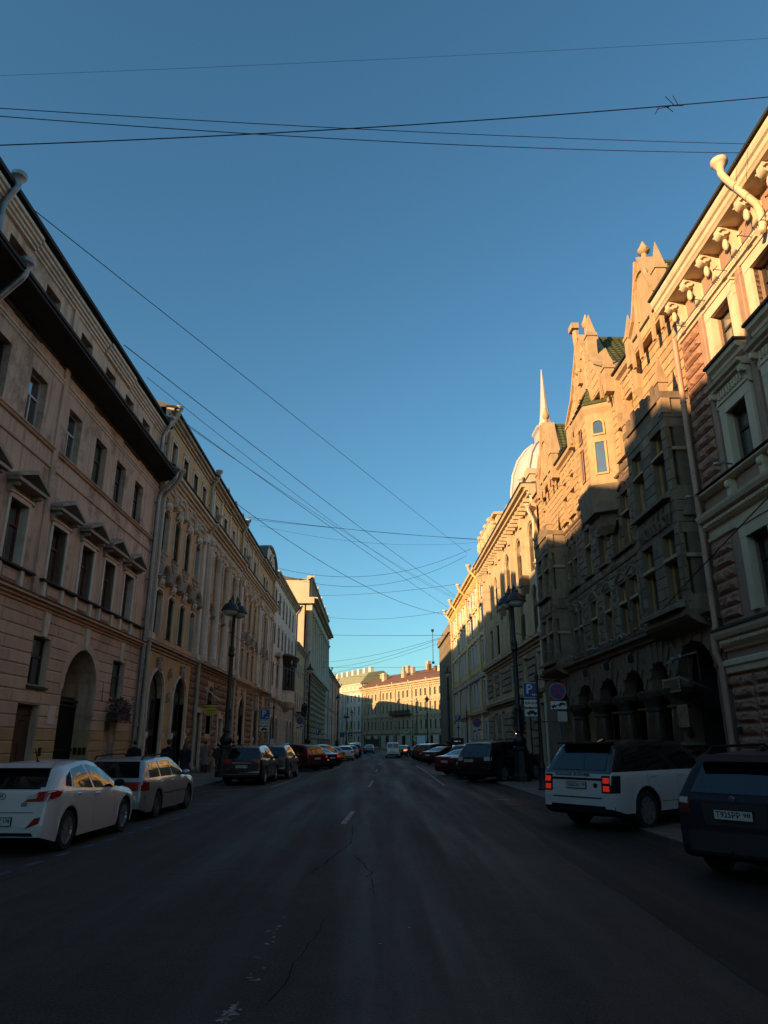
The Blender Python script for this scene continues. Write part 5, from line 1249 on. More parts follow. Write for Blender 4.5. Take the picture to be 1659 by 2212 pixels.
place_blocks(K_, courses(S(44.1), S(67.7), .5, 7.6, .5, .7, 1.3, [h for h in holes if h[2] < 8] + [(0, 30, 4.5, 5.0)], random.Random(9), margin=.15), unit_block('bank_dark', .1), .13, 'block', .05)
for y in (59.5, 61.5, 63.5, 65.5): put('sculpture', shared('kst', lambda: ornament(1.6, 2.4, .9, 17, 16).mesh('sculpture', 'bank_stone', 40)), K_, (S(y), .1, 19.4))
MB().box(S(58.4), S(67.6), -1.2, .05, 18.2, 20.6).build('attic', 'bank_stone', K_); moulding(K_, 'attic_cornice', 'bank_stone', S(58.3), S(67.7), [(-1.3, 20.6), (.35, 20.6), (.4, 20.8), (-1.3, 20.9)])
for y in (47, 51, 55): MB().box(S(y) - .9, S(y) + .9, -1.6, -.2, 18.2, 19.6).prism([(S(y) - 1.0, 19.6), (S(y) + 1.0, 19.6), (S(y) + .5, 20.2), (S(y) - .5, 20.2)], 'y', -1.6, -.1).build('dormer', 'bank_stone', K_)
pipe(K_, 'drainpipe', 'cream_pipe', S(44.3), .2, 18.6, .3, .11, lean=.6); pipe(K_, 'drainpipe', 'cream_pipe', S(43.85), .3, 16.6, 12.6, .1, lean=.3, bands=False)
surf('dome_pale', (0.40, 0.375, 0.37), (0.34, 0.32, 0.315), .5, .7, .05, 6)
DC = (S(60.0), -5.2, 0)
dm_ = MB().lathe([(3.70, 18.2), (3.70, 21.4), (3.83, 21.5), (3.83, 21.9), (3.53, 22.0), (3.48, 23.2), (3.23, 24.8), (2.71, 26.2), (1.98, 27.2), (1.29, 27.75)], 24, DC).build('dome', 'dome_pale', K_, smooth=30)
for k in range(8):
    a = k*pi/4; P = [(DC[0] + r_*cos(a), DC[1] + r_*sin(a), z) for r_, z in ((3.54, 22), (3.53, 23.2), (3.29, 24.8), (2.77, 26.2), (2.03, 27.2), (1.29, 27.8))]; MB().tube(P, .16, 6).build('dome_rib', 'dome_pale', dm_)
MB().lathe([(1.63, 27.6), (1.63, 27.9), (1.29, 28.0), (1.29, 28.9), (1.55, 29.1), (1.55, 29.3), (0.77, 29.5)], 4, DC, sq=True).build('lantern', 'dome_pale', dm_)
MB().lathe([(0.86, 29.4), (0.73, 29.6), (0.53, 30.2), (0.36, 31.6), (0.06, 35.6)], 8, DC).build('spire', 'dome_pale', dm_)

# ---- golden house with cream rain pipes
Y_, S = right_building('golden_house', 'golden yellow house with white windows and paired rain pipes', 67.9, 97.4, 10.5)
ycs = [69.6 + 2.35*i for i in range(12)]
holes = []
for y in ycs: holes += [(S(y) - .55, S(y) + .55, z, z + h, 'r') for z, h in ((15.4, 1.6), (12.5, 1.9), (9.3, 2.1), (5.2, 2.3), (.8, 2.9))]
put('wall', wall_mesh('wall', 'gold_plaster', S(67.9), S(97.4), 0, 18.6, holes), Y_); body(Y_, S(67.9), S(97.4), 14, 18.6, 'gold_plaster', 'tin_roof', 2.0, eave=.6)
for y in ycs:
    for z, h in ((15.4, 1.6), (12.5, 1.9), (9.3, 2.1), (5.2, 2.3), (.8, 2.9)):
        o = window(Y_, S(y), z, 1.1, h, 'frame_white', d=-.2, gl='glass_soft', trans=(.66,), fr=.1)
        put('architrave', architrave(1.1, h, .2, .3, 'frame_white', base=.1), o)
        if z in (9.3, 12.5): put('hood', shared('yhd', lambda: MB().prism([(-.85, 0), (.85, 0), (.85, .1), (0, .4), (-.85, .1)], 'y', 0, .3).mesh('hood', 'cream_trim')), o, (0, .2, h + .28))
        if z == 5.2: put('hood', shared('yhd2', lambda: MB().prism([(-.9, 0), (.9, 0), (.9, .12), (0, .55), (-.9, .12)], 'y', 0, .34).mesh('hood', 'grey_trim')), o, (0, .2, h + .28))
moulding(Y_, 'cornice', 'gold_plaster', S(67.9), S(97.4), cornice_prof(17.6, 18.6, .8, 4)); moulding(Y_, 'belt_cornice', 'grey_trim', S(67.9), S(97.4), cornice_prof(4.2, 4.7, .35, 2))
moulding(Y_, 'string_course', 'cream_trim', S(67.9), S(97.4), cornice_prof(8.3, 8.6, .2, 2))
place_blocks(Y_, courses(S(68), S(97.3), .4, 4.1, .46, .5, .8, [h for h in holes if h[2] < 2], random.Random(4), margin=.18), unit_block('frame_white', .14), .1, 'block', .05)
md = MB().box(-.1, .1, .05, .6, 0, .22).mesh('modillion', 'gold_plaster')
for i in range(36): put('modillion', md, Y_, (S(68.3 + .82*i), 0, 17.35))
for y in (70.8, 80.2, 89.5, 96.9): pipe(Y_, 'drainpipe', 'gold_plaster', S(y), .2, 19.1, .3, .12, lean=.85)
# ---- ribbed concrete block at the corner
Q_, S = right_building('ribbed_block', 'dark concrete block with vertical ribs at the far right corner', 97.5, 115, 10.5)
MB().box(S(97.5), S(115), -14, -.3, 0, 17.0).build('wall', 'rib_concrete', Q_)
for i in range(15):
    s = S(97.8) + i*1.2; MB().box(s, s + .32, -.3, .35, .0, 16.2).build('rib', 'rib_concrete', Q_)
    if i < 14:
        for z in (1.0, 4.8, 8.6, 12.4): window(Q_, s + .76, z, .8, 2.6, 'frame_dark', d=-.2, gl='glass_soft', mull=0, trans=())
MB().box(S(97.5), S(115.2), -14.2, .6, 16.2, 17.2).build('parapet', 'rib_concrete', Q_)

# ================================================================== FAR END
surf('far_ochre', (0.42, 0.325, 0.215), (0.35, 0.27, 0.178), .3, .9, .05, 6, streak=.15)
surf('far_trim', (0.52, 0.42, 0.28), (0.45, 0.36, 0.24), .3, .9, .05, 6)
surf('far_white', (0.58, 0.53, 0.46), (0.5, 0.455, 0.39), .3, .9, .05, 6)
def far_building(name, label, p0, p1):
    """facade from p0 (its left end as seen from the street) to p1; local y faces the street"""
    v = Vector(p1) - Vector(p0); L_ = v.length
    # local x runs p1 -> p0 so that local y (= z cross x) points at the viewer
    ang = math.atan2(-v.y, -v.x)
    return thing(name, label, 'building', (p1[0], p1[1], 0), ang), L_
FB, L_ = far_building('corner_house', 'golden brown corner house with rust roof closing the street', (-4.2, 240), (20, 190))
L2 = L_ + 26
n = 20; wx = [L_ - 2.0 - i * (L_ - 3) / n for i in range(n)] + [-1.9 - 2.6*i for i in range(9)]
holes = []
for x in wx: holes += [(x - .55, x + .55, z, z + h, 'r') for z, h in ((5.4, 2.5), (10.2, 2.4), (14.3, 2.0))]
shopx = [x for i, x in enumerate(wx) if i % 2 == 0]
for x in shopx: holes.append((x - 1.1, x + 1.1, .4, 3.6, 'r'))
put('wall', wall_mesh('wall', 'far_ochre', -26, L_, 0, 18.2, holes), FB)
MB().box(-26, L_ - .01, -13, -.34, 0, 18.1).build('side_wall', 'far_ochre', FB)
MB().prism([(1.4, 18.6), (1.4, 18.75), (-7, 22.6), (-14, 18.6)], 'x', -26, L_ + .4).build('roof', 'rust_roof', FB)
hd = MB().sweep([(-.75, 0), (-.7, .12)] + arc(0, .12, .62, pi, 0, 8)[1:-1] + [(.7, .12), (.75, 0)], [(0, 0), (0, .25), (.16, .3), (.16, 0)]).mesh('hood', 'far_trim')
for x in wx:
    for z, h in ((5.4, 2.5), (10.2, 2.4), (14.3, 2.0)):
        o = window(FB, x, z, 1.1, h, 'frame_dark', d=-.18, gl='glass_soft', mull=0, trans=(.66,), fr=.1)
        put('architrave', architrave(1.1, h, .18, .3, 'far_trim', base=.1), o); put('hood', hd, o, (0, .2, h + .3))
for x in shopx: window(FB, x, .4, 2.2, 3.2, 'frame_dark', d=-.18, gl='shade_glass_wall', mull=1, trans=(.75,), name='shop_window'); 
for z0_, z1_, d in ((3.9, 4.5, .4), (8.9, 9.4, .35), (13.1, 13.5, .35), (17.0, 18.5, 1.3)): moulding(FB, 'cornice', 'far_ochre' if z0_ > 16 else 'far_trim', -26, L_ + (.3 if z0_ > 16 else 0), cornice_prof(z0_, z1_, d, 3))
place_blocks(FB, courses(-3, L_ - .2, .3, 3.8, .6, 1.0, 1.6, [h for h in holes if h[2] < 1], random.Random(3), margin=.05), unit_block('far_white', .05), .06, 'block', .05)
for i in range(6): pipe(FB, 'drainpipe', 'far_trim', L_ - 3.2 - i*10.2, .35, 18.9, .3, .14, lean=1.0)
rgc = random.Random(12)
for i in range(17):
    x = L_ - 2 - i*4.1 + rgc.uniform(-1, 1); dd = -rgc.uniform(2.5, 8); zz = 19 + min(3.4, -dd*.5); w = rgc.uniform(.4, .9)
    MB().box(x - w, x + w, dd - .5, dd + .5, zz - 1, zz + rgc.uniform(1.2, 2.6)).build('chimney', rgc.choice(['far_ochre', 'far_trim', 'rust_roof']), FB)
MB().lathe([(2.0, 20), (2.0, 22), (2.3, 22.1), (.3, 24.8)], 4, (6, -5, 0), sq=True).build('roof_turret', 'rust_roof', FB)
bal = MB().box(L_*.38, L_*.62, 0, 1.2, 9.4, 9.55)
for i in range(40): x = L_*.38 + i*L_*.24/39; bal.box(x - .05, x + .05, 1.1, 1.18, 9.5, 10.6)
bal.box(L_*.38, L_*.62, 1.05, 1.2, 10.6, 10.7); bal.build('balcony', 'iron', FB)
FW, L_ = far_building('white_palace', 'white palace with giant half columns and green roof far beyond the parked cars', (-24, 282), (-4.6, 242))
holes = []
wx = [2.2 + 3.1*i for i in range(13)]
for x in wx: holes += [(x - .6, x + .6, z, z + h, 'r') for z, h in ((1.4, 2.4), (5.8, 2.8), (10.4, 2.8), (14.6, 2.4))]
put('wall', wall_mesh('wall', 'far_white', 0, L_, 0, 20.5, holes), FW); MB().box(.01, L_ - .01, -14, -.34, 0, 20.4).build('side_wall', 'far_white', FW)
for x in wx:
    for z, h in ((1.4, 2.4), (5.8, 2.8), (10.4, 2.8), (14.6, 2.4)): window(FW, x, z, 1.2, h, 'frame_dark', d=-.18, gl='glass_soft', mull=0, trans=(.66,))
cl = MB().lathe([(.6, 5.4), (.5, 5.8), (.5, 8), (.42, 16.6), (.6, 17.2), (.6, 17.5)], 12).mesh('column', 'far_white', 40)
for i in range(9): put('column', cl, FW, (wx[4] - 1.5 + 3.1*i, .3, 0))
moulding(FW, 'cornice', 'far_white', 0, L_, cornice_prof(17.6, 18.6, 1.1, 3)); moulding(FW, 'belt_cornice', 'far_white', 0, L_, cornice_prof(4.8, 5.3, .4, 2))
moulding(FW, 'attic_cornice', 'far_white', 0, L_, cornice_prof(20.0, 20.6, .7, 2))
for i in range(12): MB().box(1 + 3.4*i, 3.2 + 3.4*i, .0, .05, 18.8, 19.8).build('inscription_panel', 'grey_trim', FW)
MB().prism([(.6, 20.6), (-2.5, 24.2), (-8, 25), (-14, 20.6)], 'x', -.2, L_ + .2).build('roof', 'green_roof', FW)
for i in range(9): MB().box(3 + 4.8*i, 4.4 + 4.8*i, -6, -4.6, 24, 26.4).build('chimney', 'far_white', FW)
# ================================================================== VEHICLES
for nm, c, mt, rf in (('car_white', (0.62, 0.62, 0.61), 0, .25), ('car_silver', (0.42, 0.43, 0.44), .55, .32), ('car_black', (0.006, 0.006, 0.007), 0, .2), ('car_graphite', (0.028, 0.028, 0.03), .4, .3),
                      ('car_red', (0.16, 0.012, 0.012), .2, .25), ('car_maroon', (0.09, 0.012, 0.01), .3, .3), ('car_navy', (0.0055, 0.005, 0.013), .0, .6), ('car_yellow', (0.45, 0.25, 0.04), 0, .3), ('car_orange', (0.30, 0.07, 0.025), .1, .3), ('car_grey', (0.16, 0.16, 0.165), .4, .3)):
    paint(nm, c, rf, mt, coat=0 if nm == 'car_navy' else .7, dust=.15)
glass('car_glass', (0.006, 0.007, 0.008), .03, 0, spec=.5, coat=0, ior=1.6)
paint('tyre', (0.012, 0.012, 0.012), .8); paint('alloy', (0.55, 0.55, 0.56), .3, .9); paint('alloy_dark', (0.20, 0.19, 0.17), .45, .7); paint('black_trim', (0.01, 0.01, 0.011), .7, spec=.2); paint('chrome', (0.6, 0.6, 0.62), .12, 1.0)
paint('tail_red', (0.30, 0.012, 0.01), .18, coat=.5); paint('lamp_clear', (0.5, 0.45, 0.42), .15, coat=.5); glow('tail_lit', (0.7, 0.03, 0.015), .13); glow('brake_lit', (1.0, 0.12, 0.05), 1.5)
paint('plate_white', (0.55, 0.55, 0.53), .5); paint('ink', (0.01, 0.01, 0.012), .6); paint('badge_blue', (0.03, 0.10, 0.28), .3); paint('seam', (0.02, 0.02, 0.02), .7); paint('amber', (0.5, 0.15, 0.02), .3)
REAR = Matrix(((0, 0, -1), (-1, 0, 0), (0, 1, 0))).to_euler()
def lerp(pts, x):
    if x <= pts[0][0]: return pts[0][1]
    for (a, b), (c, d) in zip(pts, pts[1:]):
        if x <= c: return b + (d - b) * (x - a) / max(1e-9, c - a)
    return pts[-1][1]
def soft(pts, x, w=.05): return (lerp(pts, x - w) + 2 * lerp(pts, x) + lerp(pts, x + w)) / 4
WH = {}
def wheel_meshes(r, w, style, rimmat):
    key = (round(r, 3), style, rimmat)
    if key in WH: return WH[key]
    rr = r * (.70 if style != 'old' else .62)
    t = MB().lathe([(rr, -w/2), (r*.93, -w/2), (r*.985, -w*.4), (r, -w*.2), (r, w*.2), (r*.985, w*.4), (r*.93, w/2), (rr, w/2), (rr*.97, 0)], 32)
    M = Matrix.Rotation(-pi/2, 4, 'X'); t.xf(M)
    rm = MB().lathe([(rr*.86, w*.12), (rr, w*.36), (rr*1.0, w*.46), (rr*.93, w*.44), (rr*.88, w*.2)], 32)
    rm.lathe([(rr*.2, w*.2), (rr*.2, w*.36), (rr*.1, w*.4), (.001, w*.4)], 12)
    n = {'ten': 10, 'five': 5, 'fork': 7, 'old': 6}[style]
    for i in range(n):
        for q in ((-.12, .12) if style in ('five', 'fork') else (0,)):
            a = 2*pi*i/n; wd = {'ten': .05, 'five': .055, 'fork': .05, 'old': .085}[style] * r / .33
            st = len(rm.v); rm.add([(rr*.15, -wd*.5, w*.26), (rr*.15, wd*.5, w*.26), (rr*.92, wd*.5, w*.32), (rr*.92, -wd*.5, w*.32), (rr*.15, -wd*.5, w*.36), (rr*.15, wd*.5, w*.36), (rr*.92, wd*.4, w*.43), (rr*.92, -wd*.4, w*.43)], [(4,5,6,7),(0,1,5,4),(1,2,6,5),(2,3,7,6),(3,0,4,7)])
            rm.xf(Matrix.Rotation(a + q * 1.6, 4, 'Z'), st)
    rm.xf(M)
    dsk = MB().lathe([(rr*.9, w*.05), (rr*.9, w*.1), (.001, w*.1)], 24).xf(M)
    WH[key] = (t.mesh('wheel', 'tyre', 50), rm.mesh('rim', rimmat, 40), dsk.mesh('brake_disc', 'black_trim'))
    return WH[key]
class Car:
    def __init__(s, label, cat, sp, mat, loc, heading, group, roofmat=None, trim='black_trim', style='five', rim='alloy', pitch=0.0, name='parked_car'):
        """heading: degrees from +Y towards +X; loc = mid-axle point on the ground"""
        s.sp = sp; L, W, H = sp['L'], sp['W'], sp['H']; s.L = L
        s.t = thing(name, label, cat, loc, pi/2 - R(heading), group)
        if pitch: s.t.rotation_euler = (0, -R(pitch), pi/2 - R(heading))
        wb, r = sp['wb'], sp['r']; s.x0, s.x1 = -wb/2 - sp['ro'], wb/2 + sp['fo']
        cl = sp.get('cl', .2); Ra = r + .065; ax = (-wb/2, wb/2); s.ax = ax
        top, belt, tum = sp['top'], sp['belt'], sp.get('tum', .17)
        xs = [s.x0 + (s.x1 - s.x0) * i / 80 for i in range(81)]
        xs += [s.x0 + d for d in (.008, .016, .03, .05, .08, .12)] + [s.x1 - d for d in (.008, .016, .03, .05, .08, .12)]
        for a in ax: xs += [a - Ra - .002, a - Ra + .002, a + Ra - .002, a + Ra + .002] + [a + Ra * cos(t*pi/10) for t in range(1, 10)]
        xs += [p[0] for p in top if s.x0 <= p[0] <= s.x1]
        xs = sorted(set(round(x, 4) for x in xs))
        rings = []
        ml = max(p[1] for p in belt)
        for x in xs:
            zt = soft(top, x, .02 if (x < s.x0 + .12 or x > s.x1 - .12) else .06)
            zbel = min(lerp(belt, x), zt - .012)
            er = min(1, (x - s.x0) / .5); ef = min(1, (s.x1 - x) / .7)
            w = W/2 * (1 - sp.get('rr', .12) * (1 - er)**2.2 - sp.get('rf', .2) * (1 - ef)**2.2)
            zb = cl + .10 * max(0, 1 - (x - s.x0)/.35) + .06 * max(0, 1 - (s.x1 - x)/.35)
            ar = 0
            for a in ax:
                if abs(x - a) < Ra: ar = max(ar, r + math.sqrt(Ra*Ra - (x-a)**2))
            zb2 = max(zb, ar); zb2 = min(zb2, zt - .05)
            zm = max(min(.62 * ml, zbel - .1), zb2 + .05); zm = min(zm, zt - .03); zbel = max(zbel, zm + .012)
            g = max(0, (zt - zbel)) / (H - ml)
            y6 = w * .945; y7 = y6 - tum * min(1.0, g) - .02
            fl = .018 if ar > 0 else 0
            ring = [(0, zb2), (w*.88, zb2), (w*.975 + fl, zb2 + .0), (w*.992 + fl, min(zb2 + .09, zm - .01)), (w + fl * .5, zm), (w*.99, zm + (zbel - zm)*.55), (w*.965, zbel - .025 * min(1, g + .3)), (y6, zbel),
                    (y6 + (y7 - y6)*.5 + .012, zbel + (zt - zbel)*.45), (y7 + .005, zbel + (zt - zbel)*.84), (y7 - .06, zbel + (zt - zbel)*.955), (y7*.62, zt - .012*min(1, g*3)), (0, zt)]
            rings.append([(x, y, z) for y, z in ring])
        n = len(rings[0]); V = []
        for rg_ in rings: V += rg_ + [(p[0], -p[1], p[2]) for p in rg_]
        N = 2 * n
        def quads(k0, k1, xa=-9, xb=9):
            F = []
            for i in range(len(rings) - 1):
                if not xa <= (xs[i] + xs[i+1]) / 2 <= xb: continue
                for k in range(k0, k1):
                    a, b = i*N + k, i*N + k + 1; c, d = (i+1)*N + k + 1, (i+1)*N + k
                    F.append((a, d, c, b)); F.append((a + n, b + n, c + n, d + n))
            return F
        def caps(k0, k1):
            F = []
            for base in (0, (len(rings)-1)*N):
                for k in range(k0, k1): F.append((base + k, base + k + 1, base + n + k + 1, base + n + k))
            return F
        full = [tuple(q) for q in quads(1, n-1) + caps(1, n-1)]
        s.bvh = BVHTree.FromPolygons(V, full)
        def part(name, F, m, sm=38):
            used = sorted({i for q in F for i in q}); mp = {j: i for i, j in enumerate(used)}
            return MB().add([V[i] for i in used], [tuple(mp[i] for i in q) for q in F]).build(name, m, s.t, smooth=sm)
        kt = 3 if sp.get('cladding') else 2
        rx_ = (sp['top'][3][0] - .03, 1.3)
        s.body = part('body', quads(kt, n-1) + caps(kt, n-1) if not roofmat else quads(kt, 7) + quads(7, n-1, -9, rx_[0]) + quads(7, n-1, rx_[1], 9) + caps(kt, n-1), mat)
        part('underbody', quads(0, 2) + caps(0, 1), 'black_trim')
        if kt == 3: part('lower_cladding', quads(2, 3) + caps(2, 3), trim)
        if roofmat: part('roof', quads(7, n-1, *rx_), roofmat)
        tm_, rm_, dk_ = wheel_meshes(r, sp.get('tw', .22), style, rim)
        for a in ax:
            for sy in (-1, 1):
                o = put('wheel', tm_, s.t, (a, sy*(W/2 - sp.get('tw', .22)/2 - .015), r), 0 if sy > 0 else pi)
                put('rim', rm_, o); put('brake_disc', dk_, o)
    def cast(s, pts, axis, sign, name, mat, off=.006, n=8, m=5, parent=None, thick=False):
        """quad given in 2-D (axis 'x': (y,z) seen from the rear/front; 'y': (x,z) from the side; 'z': (x,y) from above), laid on the body"""
        P = []; ok = []
        for j in range(m+1):
            for i in range(n+1):
                u, v = i/n, j/m
                a = [pts[0][k]*(1-u)*(1-v) + pts[1][k]*u*(1-v) + pts[2][k]*u*v + pts[3][k]*(1-u)*v for k in (0, 1)]
                if axis == 'x': o_ = Vector((sign*6, a[0], a[1])); d_ = Vector((-sign, 0, 0))
                elif axis == 'y': o_ = Vector((a[0], sign*4, a[1])); d_ = Vector((0, -sign, 0))
                else: o_ = Vector((a[0], a[1], 4)); d_ = Vector((0, 0, -1))
                h = s.bvh.ray_cast(o_, d_)
                if h[0] is None: P.append((0, 0, 0)); ok.append(False); continue
                nn = h[1] if h[1].dot(d_) < 0 else -h[1]
                P.append(tuple(h[0] + nn*off)); ok.append(True)
        F = []
        for j in range(m):
            for i in range(n):
                q = (j*(n+1)+i, j*(n+1)+i+1, (j+1)*(n+1)+i+1, (j+1)*(n+1)+i)
                if all(ok[k] for k in q): F.append(q)
        if not F: return None
        return MB().add(P, F).build(name, mat, parent or s.t, smooth=60)
    def side(s, quad, name, mat, off=.006, n=8, m=4):
        for sg in (-1, 1): s.cast(quad, 'y', sg, name, mat, off, n, m)
    def rear(s, quad, name, mat, off=.006, n=8, m=4, mirror=False):
        s.cast(quad, 'x', -1, name, mat, off, n, m)
        if mirror: s.cast([(-y, z) for y, z in quad], 'x', -1, name, mat, off, n, m)
    def front(s, quad, name, mat, off=.006, n=8, m=4, mirror=False):
        s.cast(quad, 'x', 1, name, mat, off, n, m)
        if mirror: s.cast([(-y, z) for y, z in quad], 'x', 1, name, mat, off, n, m)
    def rx(s, y, z):
        h = s.bvh.ray_cast(Vector((-6, y, z)), Vector((1, 0, 0))); return h[0].x if h[0] else s.x0
    def plate(s, z, txt=None, reg='178', w=.52, h=.115, dy=0):
        x = s.rx(dy, z) - .02
        o = MB().box(-.01, .01, -w/2 - .012, w/2 + .012, -h/2 - .012, h/2 + .012).build('number_plate', 'black_trim', s.t, (x, dy, z))
        MB().box(-.004, 0, -w/2, w/2, -h/2, h/2).build('plate_face', 'plate_white', o, (-.011, 0, 0))
        if txt:
            lettering(txt, .1, 'ink', o, (-.0155, .065, 0), REAR, .001, .002, .34); lettering(reg, .075, 'ink', o, (-.0155, -.19, .008), REAR, .001, .002, .1)
    def mirrors(s, x, z, mat):
        for sg in (-1, 1):
            o = MB().ball((0, 0, 0), .09, .11, .075, 10, 6).build('mirror', mat, s.t, (x, sg*(s.sp['W']/2 + .05), z), smooth=60)
            MB().box(-.03, .03, -.1, .0, -.03, .0).build('mirror_arm', 'black_trim', o, (0, 0, -.03), 0 if sg > 0 else pi)
    def seams(s, xs, z0, z1):
        for x in xs:
            xa, xb = x if isinstance(x, tuple) else (x, x)
            s.side([(xa - .004, z0), (xa + .004, z0), (xb + .004, z1), (xb - .004, z1)], 'door_seam', 'seam', .003, 1, 10)
    def handles(s, pts):
        for x, z in pts:
            for sg in (-1, 1):
                h = s.bvh.ray_cast(Vector((x, sg*4, z)), Vector((0, -sg, 0)))
                if h[0]: MB().bev(-.1, .1, -.01, .022, -.018, .018, .012).build('door_handle', s.body.data.materials[0], s.t, h[0], 0 if sg > 0 else pi)
HATCH = dict(L=4.30, W=1.78, H=1.47, wb=2.65, ro=.78, fo=.87, r=.325, cl=.19, tum=.20,
    top=[(-2.105, .50), (-2.09, .66), (-2.06, .80), (-2.03, .98), (-1.92, 1.03), (-1.45, 1.36), (-1.3, 1.41), (-.75, 1.46), (-.2, 1.475), (.2, 1.43), (.55, 1.28), (.98, 1.02), (1.15, .95), (1.7, .86), (2.05, .74), (2.16, .62), (2.195, .5)],
    belt=[(-2.1, 1.0), (-1.2, .99), (0, .92), (1.0, .87), (2.2, .72)])
ESTATE = dict(L=4.80, W=1.78, H=1.43, wb=2.69, ro=1.08, fo=1.03, r=.315, cl=.19, tum=.16,
    top=[(-2.425, .48), (-2.41, .70), (-2.37, .88), (-2.33, .93), (-2.0, 1.34), (-1.9, 1.39), (-1.0, 1.43), (0, 1.43), (.25, 1.40), (.6, 1.24), (1.0, 1.0), (1.12, .95), (1.8, .88), (2.2, .78), (2.34, .66), (2.375, .5)],
    belt=[(-2.4, .93), (0, .93), (1.0, .90), (2.4, .70)])
SUV = dict(L=4.68, W=1.82, H=1.68, wb=2.67, ro=1.0, fo=1.0, r=.355, cl=.24, tum=.19, cladding=True,
    top=[(-2.335, .55), (-2.32, .75), (-2.29, 1.0), (-2.24, 1.06), (-1.95, 1.48), (-1.85, 1.58), (-1.4, 1.645), (-.6, 1.68), (.05, 1.67), (.35, 1.6), (.75, 1.36), (1.1, 1.13), (1.25, 1.08), (1.9, 1.0), (2.2, .9), (2.3, .75), (2.335, .55)],
    belt=[(-2.3, 1.09), (0, 1.06), (1.1, 1.02), (2.3, .85)])
BIGSUV = dict(L=5.0, W=1.98, H=1.84, wb=2.92, ro=1.12, fo=.93, r=.395, cl=.28, tum=.19, tw=.27, rr=.09, cladding=True,
    top=[(-2.58, .58), (-2.57, .8), (-2.555, 1.13), (-2.5, 1.18), (-2.14, 1.68), (-2.12, 1.76), (-2.0, 1.79), (-1.0, 1.84), (0, 1.845), (.45, 1.8), (.85, 1.56), (1.25, 1.27), (1.4, 1.2), (2.1, 1.12), (2.3, 1.02), (2.37, .85), (2.39, .6)],
    belt=[(-2.5, 1.19), (0, 1.19), (1.2, 1.16), (2.35, .98)])
SEDAN = dict(L=4.7, W=1.80, H=1.45, wb=2.75, ro=1.02, fo=.9, r=.32, cl=.18, tum=.2,
    top=[(-2.395, .5), (-2.38, .75), (-2.34, .98), (-2.25, 1.03), (-1.75, 1.07), (-1.55, 1.13), (-.95, 1.37), (-.6, 1.43), (-.1, 1.45), (.2, 1.41), (.6, 1.22), (1.0, 1.0), (1.15, .95), (1.8, .86), (2.15, .72), (2.25, .6), (2.275, .5)],
    belt=[(-2.35, .98), (-1.2, .97), (0, .93), (1.0, .89), (2.25, .7)])
VAN = dict(L=4.3, W=1.82, H=1.83, wb=2.7, ro=.8, fo=.8, r=.31, cl=.2, tum=.1,
    top=[(-2.15, .55), (-2.14, .9), (-2.1, 1.4), (-2.02, 1.76), (-1.9, 1.81), (-1, 1.83), (.2, 1.82), (.6, 1.7), (1.0, 1.38), (1.35, 1.1), (1.5, 1.05), (1.95, .95), (2.1, .8), (2.15, .55)],
    belt=[(-2.1, 1.1), (0, 1.08), (1.3, 1.02), (2.1, .8)])
def glaze(c, kind, gl='car_glass'):
    if kind == 'hatch':
        c.side([(-1.18, 1.02), (-.33, .965), (-.47, 1.385), (-1.02, 1.32)], 'side_window', gl); c.side([(-.24, .96), (.80, .92), (.38, 1.28), (-.38, 1.39)], 'side_window', gl)
        c.side([(-1.46, 1.06), (-1.24, 1.03), (-1.10, 1.29), (-1.34, 1.2)], 'quarter_window', 'black_trim')
        c.rear([(-.66, 1.05), (.66, 1.05), (.50, 1.36), (-.50, 1.36)], 'rear_window', gl); c.cast([(.28, -.5), (.98, -.66), (.98, .66), (.28, .5)], 'z', 1, 'windscreen', gl)
    elif kind == 'estate':
        c.side([(-1.98, .965), (-1.2, .965), (-1.22, 1.33), (-1.82, 1.31)], 'side_window', gl); c.side([(-1.1, .965), (-.18, .96), (-.28, 1.35), (-1.12, 1.335)], 'side_window', gl); c.side([(-.09, .96), (.83, .94), (.42, 1.24), (-.19, 1.345)], 'side_window', gl)
        c.rear([(-.68, .97), (.68, .97), (.56, 1.33), (-.56, 1.33)], 'rear_window', gl); c.cast([(.34, -.52), (.98, -.66), (.98, .66), (.34, .52)], 'z', 1, 'windscreen', gl)
    elif kind == 'suv':
        c.side([(-1.78, 1.14), (-1.28, 1.11), (-1.25, 1.53), (-1.6, 1.46)], 'side_window', gl); c.side([(-1.18, 1.1), (-.3, 1.09), (-.4, 1.57), (-1.15, 1.55)], 'side_window', gl); c.side([(-.2, 1.09), (.88, 1.07), (.42, 1.44), (-.3, 1.57)], 'side_window', gl)
        c.rear([(-.64, 1.1), (.64, 1.1), (.55, 1.52), (-.55, 1.52)], 'rear_window', gl); c.cast([(.42, -.55), (1.1, -.7), (1.1, .7), (.42, .55)], 'z', 1, 'windscreen', gl)
    elif kind == 'sedan':
        c.side([(-1.2, 1.02), (-.33, .97), (-.42, 1.36), (-.85, 1.3)], 'side_window', gl); c.side([(-.24, .965), (.85, .935), (.45, 1.24), (-.33, 1.37)], 'side_window', gl)
        c.cast([(-1.6, -.62), (-.95, -.5), (-.95, .5), (-1.6, .62)], 'z', 1, 'rear_window', gl); c.cast([(.3, -.52), (.98, -.66), (.98, .66), (.3, .52)], 'z', 1, 'windscreen', gl)
    elif kind == 'van':
        c.side([(.25, 1.13), (1.25, 1.1), (.85, 1.42), (.25, 1.62)], 'side_window', gl); c.rear([(-.66, 1.14), (-.05, 1.14), (-.05, 1.6), (-.6, 1.6)], 'rear_window', gl); c.rear([(.05, 1.14), (.66, 1.14), (.6, 1.6), (.05, 1.6)], 'rear_window', gl)
        c.cast([(.6, -.6), (1.3, -.72), (1.3, .72), (.6, .6)], 'z', 1, 'windscreen', gl)
